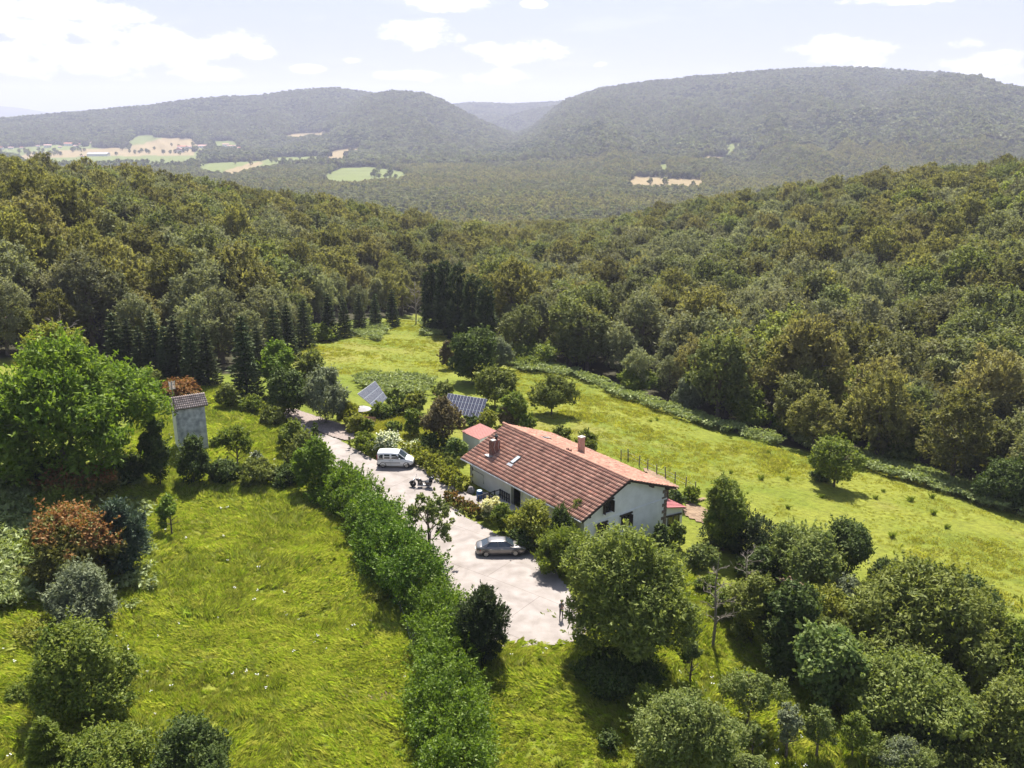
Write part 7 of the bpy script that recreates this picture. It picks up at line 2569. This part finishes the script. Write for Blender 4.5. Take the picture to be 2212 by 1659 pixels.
def spots(polyD, dens, rg, avoid=True, world=None):
    G = [ground(*p) for p in polyD]
    P = np.array([(g.x, g.y) for g in G])
    x0, y0 = P.min(0)
    x1, y1 = P.max(0)
    n = int((x1 - x0) * (y1 - y0) * dens)
    q = rg.random((n, 2)) * [x1 - x0, y1 - y0] + [x0, y0]
    k = inpoly(q[:, 0], q[:, 1], P.tolist())
    q = q[k]
    z = hgt(q[:, 0], q[:, 1])
    if avoid:
        k = np.ones(len(q), bool)
        for pl in (DRV_P, GRV_P):
            jt = rg.normal(size=q.shape) * .38
            k &= ~inpoly(q[:, 0] + jt[:, 0], q[:, 1] + jt[:, 1], pl.tolist())
        dx, dy, _ = to_d(q[:, 0], q[:, 1], z)
        for s in SOIL:
            k &= ~inpoly(dx, dy, s)
        # under the house
        c, s_ = math.cos(HTH), math.sin(HTH)
        lx, ly = (q[:, 0] - HX) * c + (q[:, 1] - HY) * s_, -(q[:, 0] - HX) * s_ + (q[:, 1] - HY) * c
        k &= ~((lx > 0) & (lx < HL) & (ly > -8.5) & (ly < 6))
        q, z = q[k], z[k]
    return np.column_stack([q, z])


def grasses():
    rg = np.random.default_rng(91)
    tall = [piece('t', tuft(34, .40, .050, .36, np.random.default_rng(i), M_BLADE, .4 + .3 * (i % 3))) for i in range(6)]
    polyL = [(-120, 1060), (-60, 960), (60, 980), (250, 1030), (300, 850), (470, 835), (600, 900), (640, 1000), (720, 1050), (760, 1095), (850, 1190), (930, 1320), (960, 1400), (950, 1700), (-150, 1700)]
    P = spots(polyL, 19, rg)
    polyR = [(1040, 1420), (1100, 1395), (1240, 1385), (1300, 1350), (1500, 1200), (1560, 1300), (1700, 1420), (1900, 1600), (2100, 1600), (2230, 1700), (1020, 1720)]
    P = np.vstack([P, spots(polyR, 15, rg)])
    e = []
    for k in range(len(DRV_P)):
        p, q = DRV_P[k], DRV_P[(k + 1) % len(DRV_P)]
        m = int(np.hypot(*(q - p)) * 7)
        t = rg.random(m)[:, None]
        e.append(p + (q - p) * t + rg.normal(size=(m, 2)) * .26)
    e = np.vstack(e)
    e = e[e[:, 1] < 66]
    P = np.vstack([P, np.column_stack([e, hgt(e[:, 0], e[:, 1]) + .1])])
    c1 = fbm(P[:, 0] / 7, P[:, 1] / 3.2, 11, 3)
    c2 = fbm(P[:, 0] / 2.2, P[:, 1] / 2.0, 12, 2)
    keep = rg.random(len(P)) < .8 + .6 * (c2 - .3)
    P, c1, c2 = P[keep], c1[keep], c2[keep]
    sc = .55 + 1.15 * sstep(.3, .72, .55 * c1 + .45 * c2) * rg.uniform(.7, 1.2, len(P))
    wind = 2 * math.pi * fbm(P[:, 0] / 9, P[:, 1] / 6, 13, 2) * 1.3 - 2.4 + .45 * rg.normal(size=len(P))
    tl = .35 * rg.normal(size=len(P)) * (c1 > .5)
    print('tall grass', len(P))
    scatter('tall_grass', P, tall, rg.integers(0, 6, len(P)), sc, wind, 'tall meadow grass in clumps, partly laid flat by the wind', tilt=tl)
    short = [piece('s', tuft(26, .15, .06, .45, np.random.default_rng(20 + i), M_BLADE2, .7)) for i in range(5)]
    polyM = [(1110, 800), (1240, 812), (1330, 855), (1540, 930), (1740, 985), (1990, 1040), (2230, 1115), (2260, 1380), (2150, 1290), (1900, 1180), (1700, 1120), (1520, 1075), (1400, 1025), (1300, 985), (1180, 935), (1110, 905)]
    polyB = [(650, 752), (705, 728), (765, 712), (905, 695), (990, 715), (1040, 760), (960, 815), (760, 830), (660, 800)]
    polyG = [(760, 900), (860, 870), (960, 940), (945, 990), (880, 960), (800, 930)]
    P = np.vstack([spots(polyM, 3.0, rg), spots(polyB, 2.2, rg), spots(polyG, 14, rg)])
    c1 = fbm(P[:, 0] / 9, P[:, 1] / 5, 15, 3)
    sc = .45 + 1.0 * sstep(.35, .75, c1) * rg.uniform(.6, 1.3, len(P))
    print('short grass', len(P))
    scatter('meadow_grass', P, short, rg.integers(0, 5, len(P)), sc, rg.random(len(P)) * 6.28, 'short grazed meadow grass')
    # rank tussocks dotted over the right meadow
    tus = [piece('u', tuft(60, .75, .05, .3, np.random.default_rng(40 + i), LEAF['leaf_shrub'], .1)) for i in range(3)]
    P = np.vstack([spots(polyM, .012, rg), spots(polyR, .10, rg), spots(polyL, .03, rg)])
    scatter('rush_tussocks', P, tus, rg.integers(0, 3, len(P)), rg.uniform(.4, .95, len(P)), rg.random(len(P)) * 6.28, 'darker rush tussocks dotted over the meadows')
    # bracken
    fern = []
    for i in range(4):
        r2 = np.random.default_rng(60 + i)
        n = 90
        fr = r2.integers(0, 9, n)
        t = r2.random(n)
        a = fr * .7 + .12 * r2.normal(size=n)
        q = t * .75
        p = np.stack([np.cos(a) * q, np.sin(a) * q, .25 + .75 * np.sin(t * 2.2) ** .8 * .9], 1)
        d = np.stack([np.cos(a), np.sin(a), 0 * a + .2], 1)
        me = leaf_mesh('fern', p, d, .34, r2, ratio=.38, along=.35, up=.9, rnd=.3)
        me.materials.append(LEAF['leaf_fern'])
        fern.append(piece('f', me))
    Q = []
    for pl, dn in (([(1690, 938), (1760, 957), (1860, 987), (1990, 1020), (2110, 1062), (2240, 1106), (2240, 1128), (2100, 1090), (1980, 1050), (1860, 1018), (1760, 985)], 1.7),
                   ([(1240, 806), (1340, 848), (1440, 882), (1540, 915), (1690, 955), (1690, 968), (1530, 928), (1440, 896), (1340, 864), (1240, 818)], 1.2),
                   ([(752, 705), (800, 698), (838, 715), (830, 738), (790, 735), (758, 722)], 1.1), ([(905, 700), (935, 697), (960, 712), (945, 735), (915, 728)], .35),
                   ([(765, 822), (850, 815), (940, 824), (935, 855), (860, 858), (790, 845)], 1.4), ([(-70, 965), (20, 985), (70, 1040), (110, 1110), (105, 1290), (30, 1330), (-70, 1340)], 2.0),
                   ([(1100, 784), (1180, 792), (1230, 805), (1225, 818), (1150, 808), (1100, 800)], 1.2), ([(255, 1160), (330, 1200), (330, 1290), (280, 1330), (255, 1260)], .9), ([(260, 1060), (300, 1040), (320, 1110), (300, 1160)], .6)):
        Q.append(spots(pl, dn, rg, False))
    Q = np.vstack(Q)
    scatter('bracken', Q, fern, rg.integers(0, 4, len(Q)), rg.uniform(.7, 1.5, len(Q)), rg.random(len(Q)) * 6.28, 'pale green bracken along the meadow edges')
    # white umbels
    fl = MB()
    r3 = np.random.default_rng(5)
    for k in range(4):
        x, y, z = r3.normal() * .12, r3.normal() * .12, .62 + .15 * r3.random()
        fl.tube([(x * .3, y * .3, 0), (x, y, z)], .008, 3, False)
        fl.lathe([(.01, 0), (.07, .015), (.05, .035), (.01, .045)], 7, (x, y, z))
    fm = fl.mesh('umbel')
    fm.materials.append(mat('white_petals', (.80, .80, .74), .8))
    P = np.vstack([spots(polyL, .22, rg), spots(polyR, .35, rg)])
    k = fbm(P[:, 0] / 5, P[:, 1] / 4, 19, 2) > .52
    P = P[k]
    scatter('white_wildflowers', P, [piece('w', fm)], np.zeros(len(P), int), rg.uniform(.35, .7, len(P)), rg.random(len(P)) * 6.28, 'white wild flowers scattered through the tall grass')


grasses()
print('plant triangles', NTRI[0])
